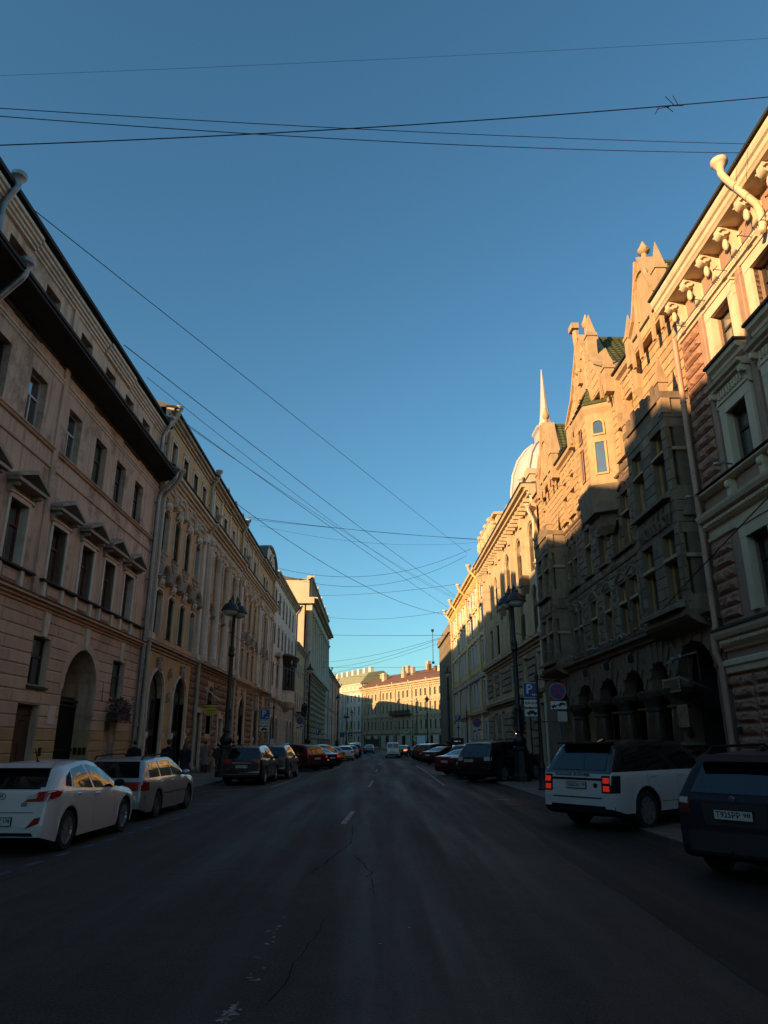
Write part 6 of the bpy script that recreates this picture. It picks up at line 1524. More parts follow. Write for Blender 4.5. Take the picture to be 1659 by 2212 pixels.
def generic(kind, label, cat, mat, loc, hd, group, lit=None, name='parked_car', rim='alloy', style='five', txt=None):
    sp = dict(hatch=HATCH, estate=ESTATE, suv=SUV, sedan=SEDAN, van=VAN)[kind]
    c = Car(label, cat, sp, mat, loc, hd, group, style=style, rim=rim, name=name)
    glaze(c, kind)
    tl = dict(hatch=(.48, .8, .78, .95), estate=(.45, .8, .7, .88), suv=(.5, .86, .9, 1.08), sedan=(.46, .86, .76, .92), van=(.7, .86, .7, 1.1))[kind]
    c.rear([(tl[0], tl[2]), (tl[1], tl[2] + .02), (tl[1], tl[3]), (tl[0], tl[3])], 'tail_light', lit or 'tail_red', .008, 6, 3, True)
    c.front([(.5, .62), (.82, .64), (.82, .75), (.5, .74)], 'headlight', 'lamp_clear', .008, 5, 3, True)
    c.front([(-.42, .5), (.42, .5), (.42, .66), (-.42, .66)], 'grille', 'black_trim', .006, 5, 3)
    c.plate({'suv': .78, 'van': .72}.get(kind, .62) if kind != 'sedan' else .74, txt)
    c.rear([(-.7, .34), (.7, .34), (.7, .46), (-.7, .46)], 'bumper_insert', 'black_trim', .005, 6, 2)
    c.mirrors(.72 if kind != 'van' else 1.1, {'suv': 1.12, 'van': 1.18}.get(kind, .98), 'black_trim' if mat == 'car_black' else mat)
    c.seams([(-.28, -.28), (-1.12, -1.0)], .32, {'suv': 1.04, 'van': 1.05}.get(kind, .93)); c.handles([(-.12, .88 if kind != 'suv' else 1.0), (-.98, .9 if kind != 'suv' else 1.01)])
    return c
GL, GR_ = 'cars parked along the left kerb', 'cars parked nose-in on the right'
# white hatchback, nearest on the left
c = Car('white five-door hatchback, nearest car on the left', 'car', HATCH, 'car_white', (-6.22, 14.95, 0), 2.0, GL, style='ten', rim='alloy'); glaze(c, 'hatch')
c.rear([(.40, .83), (.80, .84), (.83, 1.0), (.62, .98)], 'tail_light', 'tail_red', .01, 8, 4, True); c.side([(-2.0, .86), (-1.78, .9), (-1.6, 1.0), (-1.98, .98)], 'tail_light', 'tail_red', .01)
c.rear([(.42, .87), (.6, .88), (.62, .95), (.5, .94)], 'indicator_lens', 'lamp_clear', .013, 5, 2, True)
c.rear([(-.8, 1.02), (.8, 1.02), (.78, 1.05), (-.78, 1.05)], 'tailgate_shadow_strip', 'black_trim', .004, 6, 1)
c.rear([(.5, .42), (.72, .5), (.74, .6), (.64, .58)], 'reflector', 'tail_red', .008, 4, 3, True); c.rear([(-.7, .25), (.7, .25), (.62, .36), (-.62, .36)], 'diffuser', 'black_trim', .008, 6, 2)
c.rear([(-.6, .66), (.6, .66), (.6, .672), (-.6, .672)], 'tailgate_seam', 'seam', .004, 8, 1)
c.plate(.53, 'В432СК', '178'); c.mirrors(.72, 1.0, 'black_trim'); c.handles([(-.18, .86), (-1.0, .90)])
c.seams([(-.27, -.3), (.78, .66), (-1.05, -1.18)], .3, .92)
x = c.rx(0, .92); MB().tube([(.05*cos(t*pi/6), .075*sin(t*pi/6), 0) for t in range(13)], .008, 5).build('emblem_ring', 'chrome', c.t, (x - .012, 0, .92)).rotation_euler = (0, pi/2, 0)
lettering('H', .07, 'chrome', c.t, (x - .015, 0, .92), REAR, .004, .003, name='emblem'); lettering('i30', .085, 'chrome', c.t, (c.rx(-.42, .79) - .012, -.42, .79), REAR, .004, .002, name='model_badge')
MB().tube([(-.95, 0, 1.44), (-1.12, 0, 1.68)], [.012, .005], 6).ball((-.95, 0, 1.445), .05, .03, .02, 8, 5).build('antenna', 'black_trim', c.t)
MB().prism([(-1.62, 1.355), (-1.38, 1.425), (-1.3, 1.418), (-1.5, 1.345)], 'y', -.52, .52).build('spoiler', 'car_white', c.t)
# silver estate
c = Car('older silver estate car with roof rails, second on the left', 'car', ESTATE, 'car_silver', (-6.27, 20.5, 0), 1.6, GL, style='old', rim='alloy_dark'); glaze(c, 'estate')
c.rear([(.36, .68), (.80, .68), (.82, .88), (.36, .88)], 'tail_light', 'tail_red', .01, 8, 4, True); c.side([(-2.4, .69), (-2.08, .69), (-2.08, .87), (-2.37, .87)], 'tail_light', 'tail_red', .01)
c.rear([(-.36, .7), (.36, .7), (.36, .86), (-.36, .86)], 'plate_recess', 'car_grey', .006, 5, 2); c.plate(.78, None)
c.side([(-.94, .54), (.94, .54), (.94, .58), (-.94, .58)], 'side_moulding', 'chrome', .012, 20, 1); c.rear([(-.85, .5), (.85, .5), (.85, .57), (-.85, .57)], 'bumper_strip', 'chrome', .012, 10, 1)
c.rear([(-.8, .2), (.8, .2), (.85, .48), (-.85, .48)], 'bumper_cover', 'car_grey', .006, 8, 3)
for sg in (-1, 1): MB().tube([(-1.95, sg*.58, 1.38), (-1.85, sg*.58, 1.455), (-.9, sg*.58, 1.49), (.05, sg*.58, 1.485), (.15, sg*.58, 1.42)], .018, 6).build('roof_rail', 'black_trim', c.t)
c.mirrors(.72, 1.0, 'car_silver'); c.handles([(-.25, .84), (-1.15, .84)]); c.seams([(-.14, -.14), (.82, .78), (-1.15, -1.15)], .28, .93)
c.rear([(-.36, .62), (-.35, .62), (-.35, .93), (-.36, .93)], 'tailgate_seam', 'seam', .004, 1, 4, True)
lettering('2.6', .06, 'chrome', c.t, (c.rx(-.45, .91) - .012, -.45, .91), REAR, .004, name='model_badge')
for q, y in enumerate((.06, .16)): MB().tube([(0, y + .05*cos(t*pi/6), .88 + .05*sin(t*pi/6)) for t in range(13)], .008, 5).build('emblem_ring', 'chrome', c.t, (c.rx(.1, .88) - .02, 0, 0))
# black crossover
c = generic('suv', 'black crossover with chrome plate bar, third on the left by the lamp post', 'car', 'car_black', (-5.75, 35.3, 0), 2.5, GL, txt='М313СК')
c.rear([(-.45, .9), (.45, .9), (.4, .96), (-.4, .96)], 'chrome_bar', 'chrome', .02, 6, 1); c.rear([(-.75, .44), (.75, .44), (.75, .47), (-.75, .47)], 'chrome_strip', 'chrome', .012, 8, 1)
for sg in (-1, 1): MB().tube([(-1.4, sg*.55, 1.64), (-1.3, sg*.55, 1.7), (.1, sg*.55, 1.71), (.2, sg*.55, 1.66)], .018, 6).build('roof_rail', 'black_trim', c.t)
c = generic('suv', 'dark brown crossover just ahead of the black one on the left', 'car', 'car_graphite', (-5.25, 40.35, 0), 2.5, GL)
for sg in (-1, 1): MB().tube([(-1.4, sg*.55, 1.64), (-1.3, sg*.55, 1.7), (.1, sg*.55, 1.71), (.2, sg*.55, 1.66)], .018, 6).build('roof_rail', 'chrome', c.t)
GL2 = 'cars parked at an angle on the left'
generic('suv', 'maroon crossover parked at an angle on the left', 'car', 'car_maroon', (-5.55, 51.2, 0), -48, GL2, lit='tail_red')
generic('sedan', 'black saloon with lit tail lamp beside the maroon crossover', 'car', 'car_black', (-4.75, 55.2, 0), -45, GL2, lit='tail_lit')
generic('suv', 'dark crossover behind the black saloon, angled in on the left', 'car', 'car_graphite', (-5.3, 59.4, 0), -48, GL2)
generic('hatch', 'yellow hatchback parked at an angle, nearer of the yellow pair', 'car', 'car_yellow', (-4.9, 64.0, 0), -42, GL2)
generic('hatch', 'yellow hatchback parked at an angle, farther of the yellow pair', 'car', 'car_yellow', (-4.7, 69.0, 0), -42, GL2)
generic('hatch', 'small white hatchback seen from behind beyond the yellow cars', 'car', 'car_white', (-3.35, 78.2, 0), -10, GL2)
generic('hatch', 'grey hatchback with lit tail lamp ahead of the small white one', 'car', 'car_grey', (-3.2, 88.5, 0), -14, GL2, lit='tail_lit')
generic('suv', 'black crossover parked beyond the grey hatchback', 'car', 'car_black', (-3.1, 97.5, 0), -14, GL2)
generic('van', 'white panel van parked at the far left', 'van', 'car_white', (-3.2, 112, 0), -8, GL2, name='parked_van')
generic('sedan', 'dark saloon driving near the far junction', 'car', 'car_graphite', (-1.0, 126, 0), 3, None, lit='tail_red', name='moving_car')
generic('van', 'white delivery van driving away down the middle', 'van', 'car_white', (2.15, 93.5, 0), 0, None, name='moving_van')
generic('sedan', 'black saloon with brake lights on beside the delivery van', 'car', 'car_black', (3.75, 98, 0), 14, None, lit='brake_lit', name='moving_car')
# white luxury off-roader
c = Car('large white off-roader with black roof, lit red tail lamps, half on the pavement', 'car', BIGSUV, 'car_white', (6.47, 18.02, .015), 54, GR_, roofmat='car_black', style='fork', rim='alloy', pitch=.6)
G2 = 'car_glass'
c.side([(-2.16, 1.24), (-1.42, 1.23), (-1.4, 1.69), (-1.92, 1.66)], 'side_window', G2, .008); c.side([(-1.32, 1.23), (-.28, 1.22), (-.34, 1.73), (-1.3, 1.7)], 'side_window', G2, .008); c.side([(-.2, 1.22), (.92, 1.21), (.5, 1.55), (-.26, 1.72)], 'side_window', G2, .008)
c.rear([(-.72, 1.22), (.72, 1.22), (.64, 1.68), (-.64, 1.68)], 'rear_window', G2, .009, 10, 6)
c.cast([(.5, -.6), (1.22, -.78), (1.22, .78), (.5, .6)], 'z', 1, 'windscreen', G2)
c.rear([(.66, .78), (.95, .78), (.95, 1.12), (.66, 1.12)], 'tail_surround', 'black_trim', .008, 6, 5, True)
for z0_ in (.81, .97): c.rear([(.70, z0_), (.86, z0_), (.86, z0_ + .11), (.70, z0_ + .11)], 'tail_light', 'tail_lit', .014, 4, 3, True)
c.side([(-2.5, .78), (-2.36, .78), (-2.3, 1.1), (-2.5, 1.12)], 'tail_surround', 'black_trim', .008)
c.rear([(-.66, 1.02), (.66, 1.02), (.66, 1.065), (-.66, 1.065)], 'tailgate_strip', 'black_trim', .008, 8, 1); c.rear([(-.66, .66), (.66, .66), (.66, .685), (-.66, .685)], 'tailgate_seam', 'seam', .006, 8, 1)
c.rear([(-.9, .3), (.9, .3), (.92, .52), (-.92, .52)], 'rear_bumper', 'black_trim', .01, 8, 3); c.plate(.92, 'О655ОА', '178')
lettering('RANGE ROVER', .075, 'alloy_dark', c.t, (c.rx(0, 1.125) - .012, .1, 1.125), REAR, .004, .002, .95)
MB().lathe([(.05, 0), (.05, .01)], 14).build('emblem', 'black_trim', c.t, (c.rx(-.5, .92) - .01, -.5, .92)).rotation_euler = (0, pi/2, 0)
c.handles([(-.1, 1.08), (-1.12, 1.09)]); c.seams([(-.24, -.24), (-1.3, -1.36), (.86, .82)], .45, 1.17); c.mirrors(.85, 1.22, 'car_white')
c.side([(-1.0, .55), (1.0, .55), (1.0, .562), (-1.0, .562)], 'sill_line', 'seam', .004, 20, 1); c.side([(-2.02, .92), (-1.82, .92), (-1.82, 1.1), (-2.02, 1.1)], 'fuel_flap', 'car_white', .004, 3, 3)
MB().box(-2.3, -2.02, -.68, .68, 1.755, 1.795).build('spoiler', 'car_black', c.t); MB().prism([(-1.7, 1.8), (-1.5, 1.86), (-1.4, 1.83)], 'y', -.03, .03).build('antenna', 'car_black', c.t)
# navy compact off-roader, nearest on the right
c = Car('dusty dark navy off-roader nearest on the right, cut by the picture edge', 'car', dict(SUV, ro=.93, L=4.57), 'car_navy', (6.62, 11.6, .015), 53, GR_, style='five', pitch=.6); c.sp = dict(SUV); 
c.rear([(-.62, 1.12), (.62, 1.12), (.53, 1.5), (-.53, 1.5)], 'rear_window', 'car_glass', .008, 10, 6)
c.side([(-1.78, 1.14), (-1.28, 1.11), (-1.25, 1.53), (-1.6, 1.46)], 'side_window', 'car_glass'); c.side([(-1.18, 1.1), (-.3, 1.09), (-.4, 1.57), (-1.15, 1.55)], 'side_window', 'car_glass'); c.side([(-.2, 1.09), (.88, 1.07), (.42, 1.44), (-.3, 1.57)], 'side_window', 'car_glass')
c.cast([(.42, -.55), (1.1, -.7), (1.1, .7), (.42, .55)], 'z', 1, 'windscreen', 'car_glass')
paint('tail_dim', (0.11, 0.02, 0.018), .25, coat=.4)
c.rear([(.62, .84), (.86, .86), (.88, 1.06), (.60, 1.06)], 'tail_light', 'tail_dim', .012, 6, 4, True); c.rear([(.64, .98), (.84, .99), (.85, 1.05), (.64, 1.05)], 'indicator_lens', 'lamp_clear', .016, 5, 2, True)
c.side([(-2.24, .86), (-2.05, .88), (-2.02, 1.04), (-2.22, 1.06)], 'tail_light', 'tail_dim', .012)
paint('dusty_panel', (0.035, 0.032, 0.032), .75)
c.rear([(-.42, .72), (.42, .72), (.46, 1.0), (-.46, 1.0)], 'plate_recess', 'dusty_panel', .006, 6, 3); c.rear([(-.82, .38), (.82, .38), (.86, .66), (-.86, .66)], 'rear_bumper', 'dusty_panel', .008, 10, 4)
c.plate(.86, 'Т925РР', '98', dy=.0); c.rear([(-.85, .66), (.85, .66), (.85, .69), (-.85, .69)], 'bumper_edge', 'car_navy', .02, 10, 1)
x = c.rx(0, 1.06); MB().lathe([(.045, 0), (.045, .012), (.001, .014)], 20).build('emblem_ring', 'chrome', c.t, (x - .006, 0, 1.06)).rotation_euler = (0, -pi/2, 0)
em = MB().add([(0, 0, 0)] + [(0, .034*cos(a*pi/8), .034*sin(a*pi/8)) for a in range(5)], [(0, 1, 2, 3, 4, 5)]).add([(0, 0, 0)] + [(0, .034*cos(pi + a*pi/8), .034*sin(pi + a*pi/8)) for a in range(5)], [(0, 1, 2, 3, 4, 5)]); em.build('emblem', 'badge_blue', c.t, (x - .0225, 0, 1.06))
lettering('X3', .075, 'chrome', c.t, (c.rx(-.52, 1.05) - .014, -.52, 1.05), REAR, .004, .002, .16, name='model_badge'); lettering('3.0', .045, 'chrome', c.t, (c.rx(.72, .78) - .012, .68, .78), REAR, .004, name='model_badge')
MB().prism([(-2.1, 1.535), (-1.9, 1.625), (-1.8, 1.62), (-1.95, 1.53)], 'y', -.56, .56).build('spoiler', 'black_trim', c.t); MB().tube([(c.rx(0, 1.2) - .01, -.05, 1.16), (c.rx(0, 1.22) - .015, .45, 1.19)], .012, 5).build('rear_wiper', 'black_trim', c.t)
for sg in (-1, 1): MB().tube([(-1.7, sg*.57, 1.62), (-1.55, sg*.57, 1.72), (.1, sg*.57, 1.74), (.25, sg*.57, 1.65)], .02, 6).build('roof_rail', 'black_trim', c.t)
MB().prism([(-1.35, 1.66), (-1.2, 1.73), (-1.1, 1.67)], 'y', -.03, .03).build('antenna', 'black_trim', c.t); c.handles([(-.12, 1.0), (-.98, 1.01)])
MB().tube([(-2.2, 0, .34), (-2.42, 0, .36), (-2.44, 0, .44)], .022, 6).build('tow_bar', 'black_trim', c.t)
# black off-roader by the lamp post and the row beyond
c = Car('large glossy black off-roader behind the right lamp post', 'car', BIGSUV, 'car_black', (6.3, 37.0, .02), 42, GR_, style='ten', pitch=.6)
c.side([(-2.2, 1.235), (-1.42, 1.23), (-1.4, 1.69), (-1.95, 1.64)], 'side_window', 'car_glass'); c.side([(-1.32, 1.23), (-.28, 1.22), (-.34, 1.73), (-1.3, 1.7)], 'side_window', 'car_glass'); c.side([(-.2, 1.22), (.92, 1.21), (.5, 1.55), (-.26, 1.72)], 'side_window', 'car_glass')
c.rear([(-.72, 1.22), (.72, 1.22), (.64, 1.66), (-.64, 1.66)], 'rear_window', 'car_glass', .009, 10, 6); c.cast([(.5, -.6), (1.22, -.78), (1.22, .78), (.5, .6)], 'z', 1, 'windscreen', 'car_glass')
c.rear([(.6, .98), (.93, .98), (.93, 1.14), (.6, 1.14)], 'tail_light', 'lamp_clear', .01, 6, 3, True); c.rear([(.7, .62), (.95, .62), (.95, .68), (.7, .68)], 'reflector', 'tail_red', .01, 4, 1, True); c.plate(.98, 'Р600ЕУ', '98', dy=.25)
for sg in (-1, 1): MB().tube([(-1.9, sg*.6, 1.78), (-1.8, sg*.6, 1.88), (.1, sg*.6, 1.9), (.25, sg*.6, 1.83)], .02, 6).build('roof_rail', 'chrome', c.t)
c.mirrors(.85, 1.22, 'car_black')
generic('sedan', 'black saloon half hidden behind the large black off-roader', 'car', 'car_black', (6.1, 40.6, .02), 45, GR_)
generic('sedan', 'dark red coupe parked nose-in beyond the black off-roader', 'car', 'car_red', (5.75, 44.2, .01), 50, GR_)
generic('suv', 'rust red crossover showing its roof behind the dark red coupe', 'car', 'car_orange', (6.9, 49.0, .03), 50, GR_)
generic('sedan', 'dark saloon parked nose-in, middle of the right row', 'car', 'car_graphite', (6.2, 65.0, .02), 48, GR_)
generic('suv', 'brown crossover beside the dark saloon on the right', 'car', 'car_maroon', (6.0, 71.5, .02), 46, GR_, lit='tail_red')
generic('suv', 'black crossover, second beyond the dark saloon on the right', 'car', 'car_black', (5.9, 77.0, .02), 44, GR_)
generic('hatch', 'grey hatchback near the far end of the right row', 'car', 'car_grey', (5.8, 82.5, .02), 40, GR_)
generic('hatch', 'black hatchback last in the right row', 'car', 'car_black', (5.8, 88.0, .02), 36, GR_)
# ================================================================== STREET FURNITURE
paint('sign_blue', (0.012, 0.055, 0.24), .4); paint('sign_white', (0.62, 0.62, 0.60), .45); paint('sign_red', (0.33, 0.018, 0.015), .4); paint('sign_yellow', (0.62, 0.50, 0.05), .45); paint('sign_lime', (0.55, 0.62, 0.05), .45); paint('post_grey', (0.17, 0.17, 0.175), .45, .5)
paint('lamp_globe', (0.55, 0.52, 0.47), .25); paint('matt_black', (0.012, 0.012, 0.012), .7)
FACE = Matrix(((1, 0, 0), (0, 0, -1), (0, 1, 0))).to_euler()      # lettering that faces -Y (towards the viewer's end of the street)
def lamp_post(label, x, y, z, double, h=9.35, rz=0):
    t = thing('street_lamp', label, 'street lamp', (x, y, z), rz, 'cast iron street lamps'); k = h / 9.35
    MB().lathe([(.46, 0), (.46, .25), (.4, .3), (.36, .36), (.32, 1.0), (.29, 1.35), (.34, 1.4), (.34, 1.5), (.26, 1.56)], 8).build('base', 'iron', t)
    MB().lathe([(.2, 1.5), (.3, 1.66), (.33, 1.8), (.28, 1.94), (.17, 2.02), (.14, 2.15), (.17, 2.2), (.17, 2.26), (.13, 2.34), (.13, 3.2), (.16, 3.24), (.16, 3.34), (.125, 3.4), (.11, 6.0*k), (.17, 6.08*k), (.17, 6.2*k), (.13, 6.26*k), (.16, 6.44*k), (.1, 6.56*k), (.085, 8.3*k), (.12, 8.36*k), (.12, 8.44*k), (.06, 8.5*k), (.05, 8.75*k)], 12).build('shaft', 'iron', t, smooth=35)
    if double:
        for sx in (-1, 1):
            P = [(0, 0, 8.3*k), (sx*.1, 0, 8.75*k), (sx*.16, 0, 9.1*k), (sx*.3, 0, 9.22*k), (sx*.4, 0, 9.12*k), (sx*.42, 0, 8.95*k)]
            MB().tube(P, .035, 6).lathe([(.03, 9.0*k), (.06, 9.15*k), (.03, 9.3*k), (.005, 9.42*k)], 8, (sx*.22, 0, 0)).build('arm', 'iron', t)
            hd = MB().lathe([(.05, .62), (.1, .58), (.12, .45), (.3, .36), (.42, .2), (.46, .06), (.5, .03), (.5, 0), (.4, .0)], 16, (sx*.42, 0, 8.42*k)).build('lamp_hood', 'iron', t, smooth=40)
            MB().lathe([(.40, .0), (.38, -.1), (.3, -.2), (.16, -.27), (.01, -.29)], 16, (sx*.42, 0, 8.42*k)).build('lamp_globe', 'lamp_globe', hd, smooth=60)
    else:
        hd = MB().lathe([(.06, 8.55*k), (.12, 8.6*k), (.34, 8.72*k), (.42, 8.75*k), (.42, 8.79*k), (.28, 8.95*k), (.12, 9.1*k), (.09, 9.2*k), (.12, 9.26*k), (.03, 9.4*k), (.02, 9.6*k)], 10).build('lamp_hood', 'iron', t, smooth=35)
        MB().lathe([(.05, 8.3*k), (.2, 8.38*k), (.32, 8.6*k), (.33, 8.72*k), (.1, 8.74*k)], 12).build('lamp_globe', 'lamp_globe', hd, smooth=60)
    return t
lamp_post('tall cast iron lamp post with twin hoods on the left pavement', -7.72, 38.6, ZS_L, True, rz=1.2)
lamp_post('tall cast iron lamp post with twin hoods beside the large black off-roader', 6.86, 35.4, ZS_R, True, rz=-1.2)
for x, y in ((-6.75, 74.5), (-6.3, 123)):
    bo = MB().box(KL + .1, x + .7, y - 1.3, y + 1.3, -.02, ZS_L - .003).build('kerb_buildout', 'slab'); bo['kind'] = 'structure'
lamp_post('single-lantern lamp post on the left beneath the dark oriel', -6.75, 74.5, ZS_L, False)
lamp_post('single-lantern lamp post on the left past the colonnade base', -6.3, 123, ZS_L, False)
lamp_post('single-lantern lamp post on the right by the ribbed concrete block', 7.7, 77.5, ZS_R, False)
lamp_post('single-lantern lamp post at the far right corner before the golden corner house', 8.7, 124, 0.0, False)
lamp_post('distant slim lamp post against the white palace', -5.8, 182, 0, False); lamp_post('distant slim lamp post left of centre of the golden corner house', 10.2, 182, 0, False)
lamp_post('distant lamp post with twin hoods before the white palace', -8.2, 208, 0, True)

def board(parent, name, mat, x, z, w, h, d=.012, y=-.02):
    o = MB().box(-w/2, w/2, -d, 0, -h/2, h/2).build(name, mat, parent, (x, y, z)); return o
def rim(o, w, h, mat, t=.025, y=-.0125):
    MB().box(-w/2, w/2, -.004, 0, h/2 - t, h/2).box(-w/2, w/2, -.004, 0, -h/2, -h/2 + t).box(-w/2, -w/2 + t, -.004, 0, -h/2, h/2).box(w/2 - t, w/2, -.004, 0, -h/2, h/2).build('border', mat, o, (0, y, 0))
def car_picto(o, s=1.0, x=0, z=0, tilt=0.0, nm='pictogram'):
    mb = MB().prism([(-.2, -.05), (-.2, .02), (-.13, .03), (-.08, .09), (.06, .09), (.12, .03), (.2, .015), (.2, -.05)], 'y', -.004, 0)
    for q in (-.12, .12): mb.lathe([(.045, 0), (.045, .004)], 10, (0, 0, 0)); st = len(mb.v) - 20; mb.xf(Matrix.Translation((q, -.004, -.06)) @ Matrix.Rotation(pi/2, 4, 'X'), st)
    p = mb.build(nm, 'ink', o, (x, -.013, z)); p.scale = (s, 1, s); p.rotation_euler = (0, tilt, 0)
def parking_set(t, x, z, w=.6, hours='8.00-20.00', third=True, k=1.0):
    o = board(t, 'parking_sign', 'sign_blue', x, z, w, w); rim(o, w, w, 'sign_white', .018)
    lettering('P', .52*w/.6, 'sign_white', o, (-.06, -.0165, .03), FACE, .003, .008); 
    for q in range(3): MB().lathe([(.032, 0), (.032, .004)], 12).build('coin_symbol', 'sign_white', o, (.07 + q*.075, -.012, -.17)).rotation_euler = (pi/2, 0, 0)
    z2 = z - w/2 - .2
    o = board(t, 'hours_plate', 'sign_white', x, z2, w, .3); rim(o, w, .3, 'ink', .01)
    if hours: lettering(hours, .13, 'ink', o, (0, -.0165, 0), FACE, .002, .003, .5)
    if third:
        o = board(t, 'position_plate', 'sign_white', x, z2 - .36, w, .3); rim(o, w, .3, 'ink', .01); car_picto(o, 1.0)
    MB().box(x - .03, x + .03, -.018, .01, z2 - .55, z + w/2 + .05).build('bracket', 'post_grey', t)
def no_stopping(t, x, z, d=.66):
    o = MB().lathe([(d/2, 0), (d/2, .012)], 28).build('no_stopping_sign', 'sign_red', t, (x, -.02, z)); o.rotation_euler = (pi/2, 0, 0)
    MB().lathe([(d*.41, 0), (d*.41, .004)], 28).build('disc', 'sign_blue', o, (0, 0, .0122))
    for a in (pi/4, -pi/4): MB().box(-d*.41, d*.41, -.032, .032, 0, .003 + .001*(a > 0)).build('cross_bar', 'sign_red', o, (0, 0, .0164), a)
    MB().tube([(d*.485*cos(q*pi/14), d*.485*sin(q*pi/14), .012) for q in range(29)], .006, 5).build('rim', 'sign_white', o)
    p = board(t, 'tow_plate', 'sign_white', x, z - d/2 - .2, .66, .33); rim(p, .66, .33, 'ink', .012); car_picto(p, .75, .13, .03, -.25)
    MB().prism([(-.29, -.09), (-.29, -.02), (-.2, -.01), (-.17, .05), (-.12, -.02), (-.02, .03), (.0, .02), (-.1, -.06), (-.1, -.09)], 'y', -.004, 0).build('tow_hook', 'ink', p, (0, -.013, 0))
    MB().lathe([(.035, 0), (.035, .005)], 10).build('tow_wheel', 'ink', p, (-.22, -.012, -.09)).rotation_euler = (pi/2, 0, 0)
def post(t, h, r=.055, base=True):
    pr = [(.2, 0), (.2, .06), (.17, .1), (.11, .75), (.13, .8), (.1, .9)] if base else []
    MB().lathe(pr + [(r*1.25, 1.0 if base else 0), (r, 2.4), (r*.8, h - .6), (r*1.3, h - .58), (r*1.3, h - .5), (r*.6, h - .4), (.008, h)], 10).build('pole', 'iron', t, smooth=35)
def arm(t, x0, x1, z): MB().tube([(x0, 0, z), (x1, 0, z), (x1 + (.02 if x1 > x0 else -.02), 0, z - .12)], .02, 6).build('arm', 'iron', t)
t = thing('sign_post', 'black sign post with parking and no-stopping signs on the right pavement', 'sign post', (6.44, 29, ZS_R)); post(t, 4.75, .07)
arm(t, 0, -.26, 4.05); parking_set(t, -.27, 3.70); arm(t, 0, .8, 4.12); no_stopping(t, .8, 3.66)
arm(t, 0, -.2, 2.45); arm(t, 0, .75, 2.5)
t = thing('bare_post', 'leaning grey post with a torn sticker behind the black sign post', 'post', (7.75, 30.6, ZS_R)); o = MB().tube([(0, 0, 0), (-.18, 0, 3.3)], .075, 10).build('pole', 'post_grey', t, smooth=60)
MB().box(-.2, .2, -.1, -.09, 2.55, 2.95).build('sticker', 'plate_white', t)
t = thing('sign_post', 'slim black sign post with parking signs left of the parked crossovers', 'sign post', (-6.21, 45, 0)); post(t, 4.35, .05); arm(t, 0, -.52, 3.78); parking_set(t, -.52, 3.41); MB().box(-.14, .12, -.07, -.05, 1.5, 2.0).build('notice', 'plate_white', t)
t = thing('sign_post', 'sign post with a round no-stopping sign on the left near the oriel', 'sign post', (-6.2, 65, 0)); post(t, 4.3, .05); arm(t, 0, -.42, 4.0); no_stopping(t, -.42, 3.6)
t = thing('sign_post', 'distant sign post with a single parking sign by the boulder base', 'sign post', (-6.3, 82, 0)); post(t, 3.5, .05); parking_set(t, 0, 2.86, hours='8.00-20.00', third=False)
t = thing('sign_post', 'sign post with parking signs by the ribbed concrete block', 'sign post', (8.25, 73.6, ZS_R)); post(t, 4.6, .05); parking_set(t, 0, 4.0)
t = thing('sign_post', 'sign post with a round no-stopping sign on the right before the golden house', 'sign post', (6.56, 53, ZS_R)); post(t, 4.3, .05); arm(t, 0, .73, 3.55); no_stopping(t, .73, 3.08)
# advertising boards
t = thing('billboard', 'black advertising panel with white lettering at the right kerb', 'billboard', (8.24, 75, ZS_R)); MB().box(-.66, .66, -.1, .1, .35, 2.15).build('case', 'matt_black', t); MB().box(-.4, .4, -.06, .06, 0, .35).build('foot', 'iron', t)
glow('ad_white', (0.85, 0.85, 0.85), .25)
lettering('ПОГНАЛИ', .22, 'ad_white', t, (0, -.105, 1.35), FACE, .002, .006, 1.0); lettering('В ОТПУСК!', .22, 'ad_white', t, (0, -.105, 1.1), FACE, .002, .006, 1.0); lettering('подборка', .1, 'ad_white', t, (0, -.105, 1.85), FACE, .002, 0, .6)
t = thing('billboard', 'framed pinkish poster stand beyond the parked cars on the left', 'billboard', (-6.45, 95, 0)); MB().box(-.62, .62, -.08, .08, .7, 2.15).box(-.05, .05, -.05, .05, 0, .7).build('frame', 'iron', t)
surf('poster_pink', (0.45, 0.28, 0.24), (0.2, 0.07, 0.06), 3, .5, 0, 5); MB().box(-.54, .54, -.09, -.081, .8, 2.06).build('print', 'poster_pink', t)
t = thing('billboard', 'pale poster panel before the golden corner house shops', 'billboard', (9.2, 150, 0)); MB().box(-.95, .95, -.1, .1, .4, 3.3).box(-.1, .1, -.05, .05, 0, .4).build('frame', 'iron', t); MB().box(-.85, .85, -.11, -.101, .55, 3.15).build('print', 'sign_white', t)
# oval notary sign
t = thing('hanging_sign', 'yellow oval sign hung on a bracket from the ochre baroque house', 'sign', (-10.17, 45.5, 3.6))
MB().lathe([(.44, -.025), (.44, .025)], 28).xf(Matrix.Scale(.58, 4, (0, 1, 0))).xf(Matrix.Rotation(pi/2, 4, 'X')).build('oval_board', 'sign_yellow', t)
lettering('НОТАРИАЛЬНАЯ', .11, 'ink', t, (0, -.03, .05), FACE, .002, .001, .7); lettering('КОНТОРА', .1, 'ink', t, (0, -.03, -.09), FACE, .002, .001, .42)
MB().box(-.46, .46, -.02, .02, .3, .38).build('top_bar', 'sign_yellow', t); MB().tube([(-.63, 0, .42), (.46, 0, .42)], .018, 6).build('bracket', 'iron', t); MB().box(.0, .03, 0, .03, .26, .3).build('link', 'iron', t)
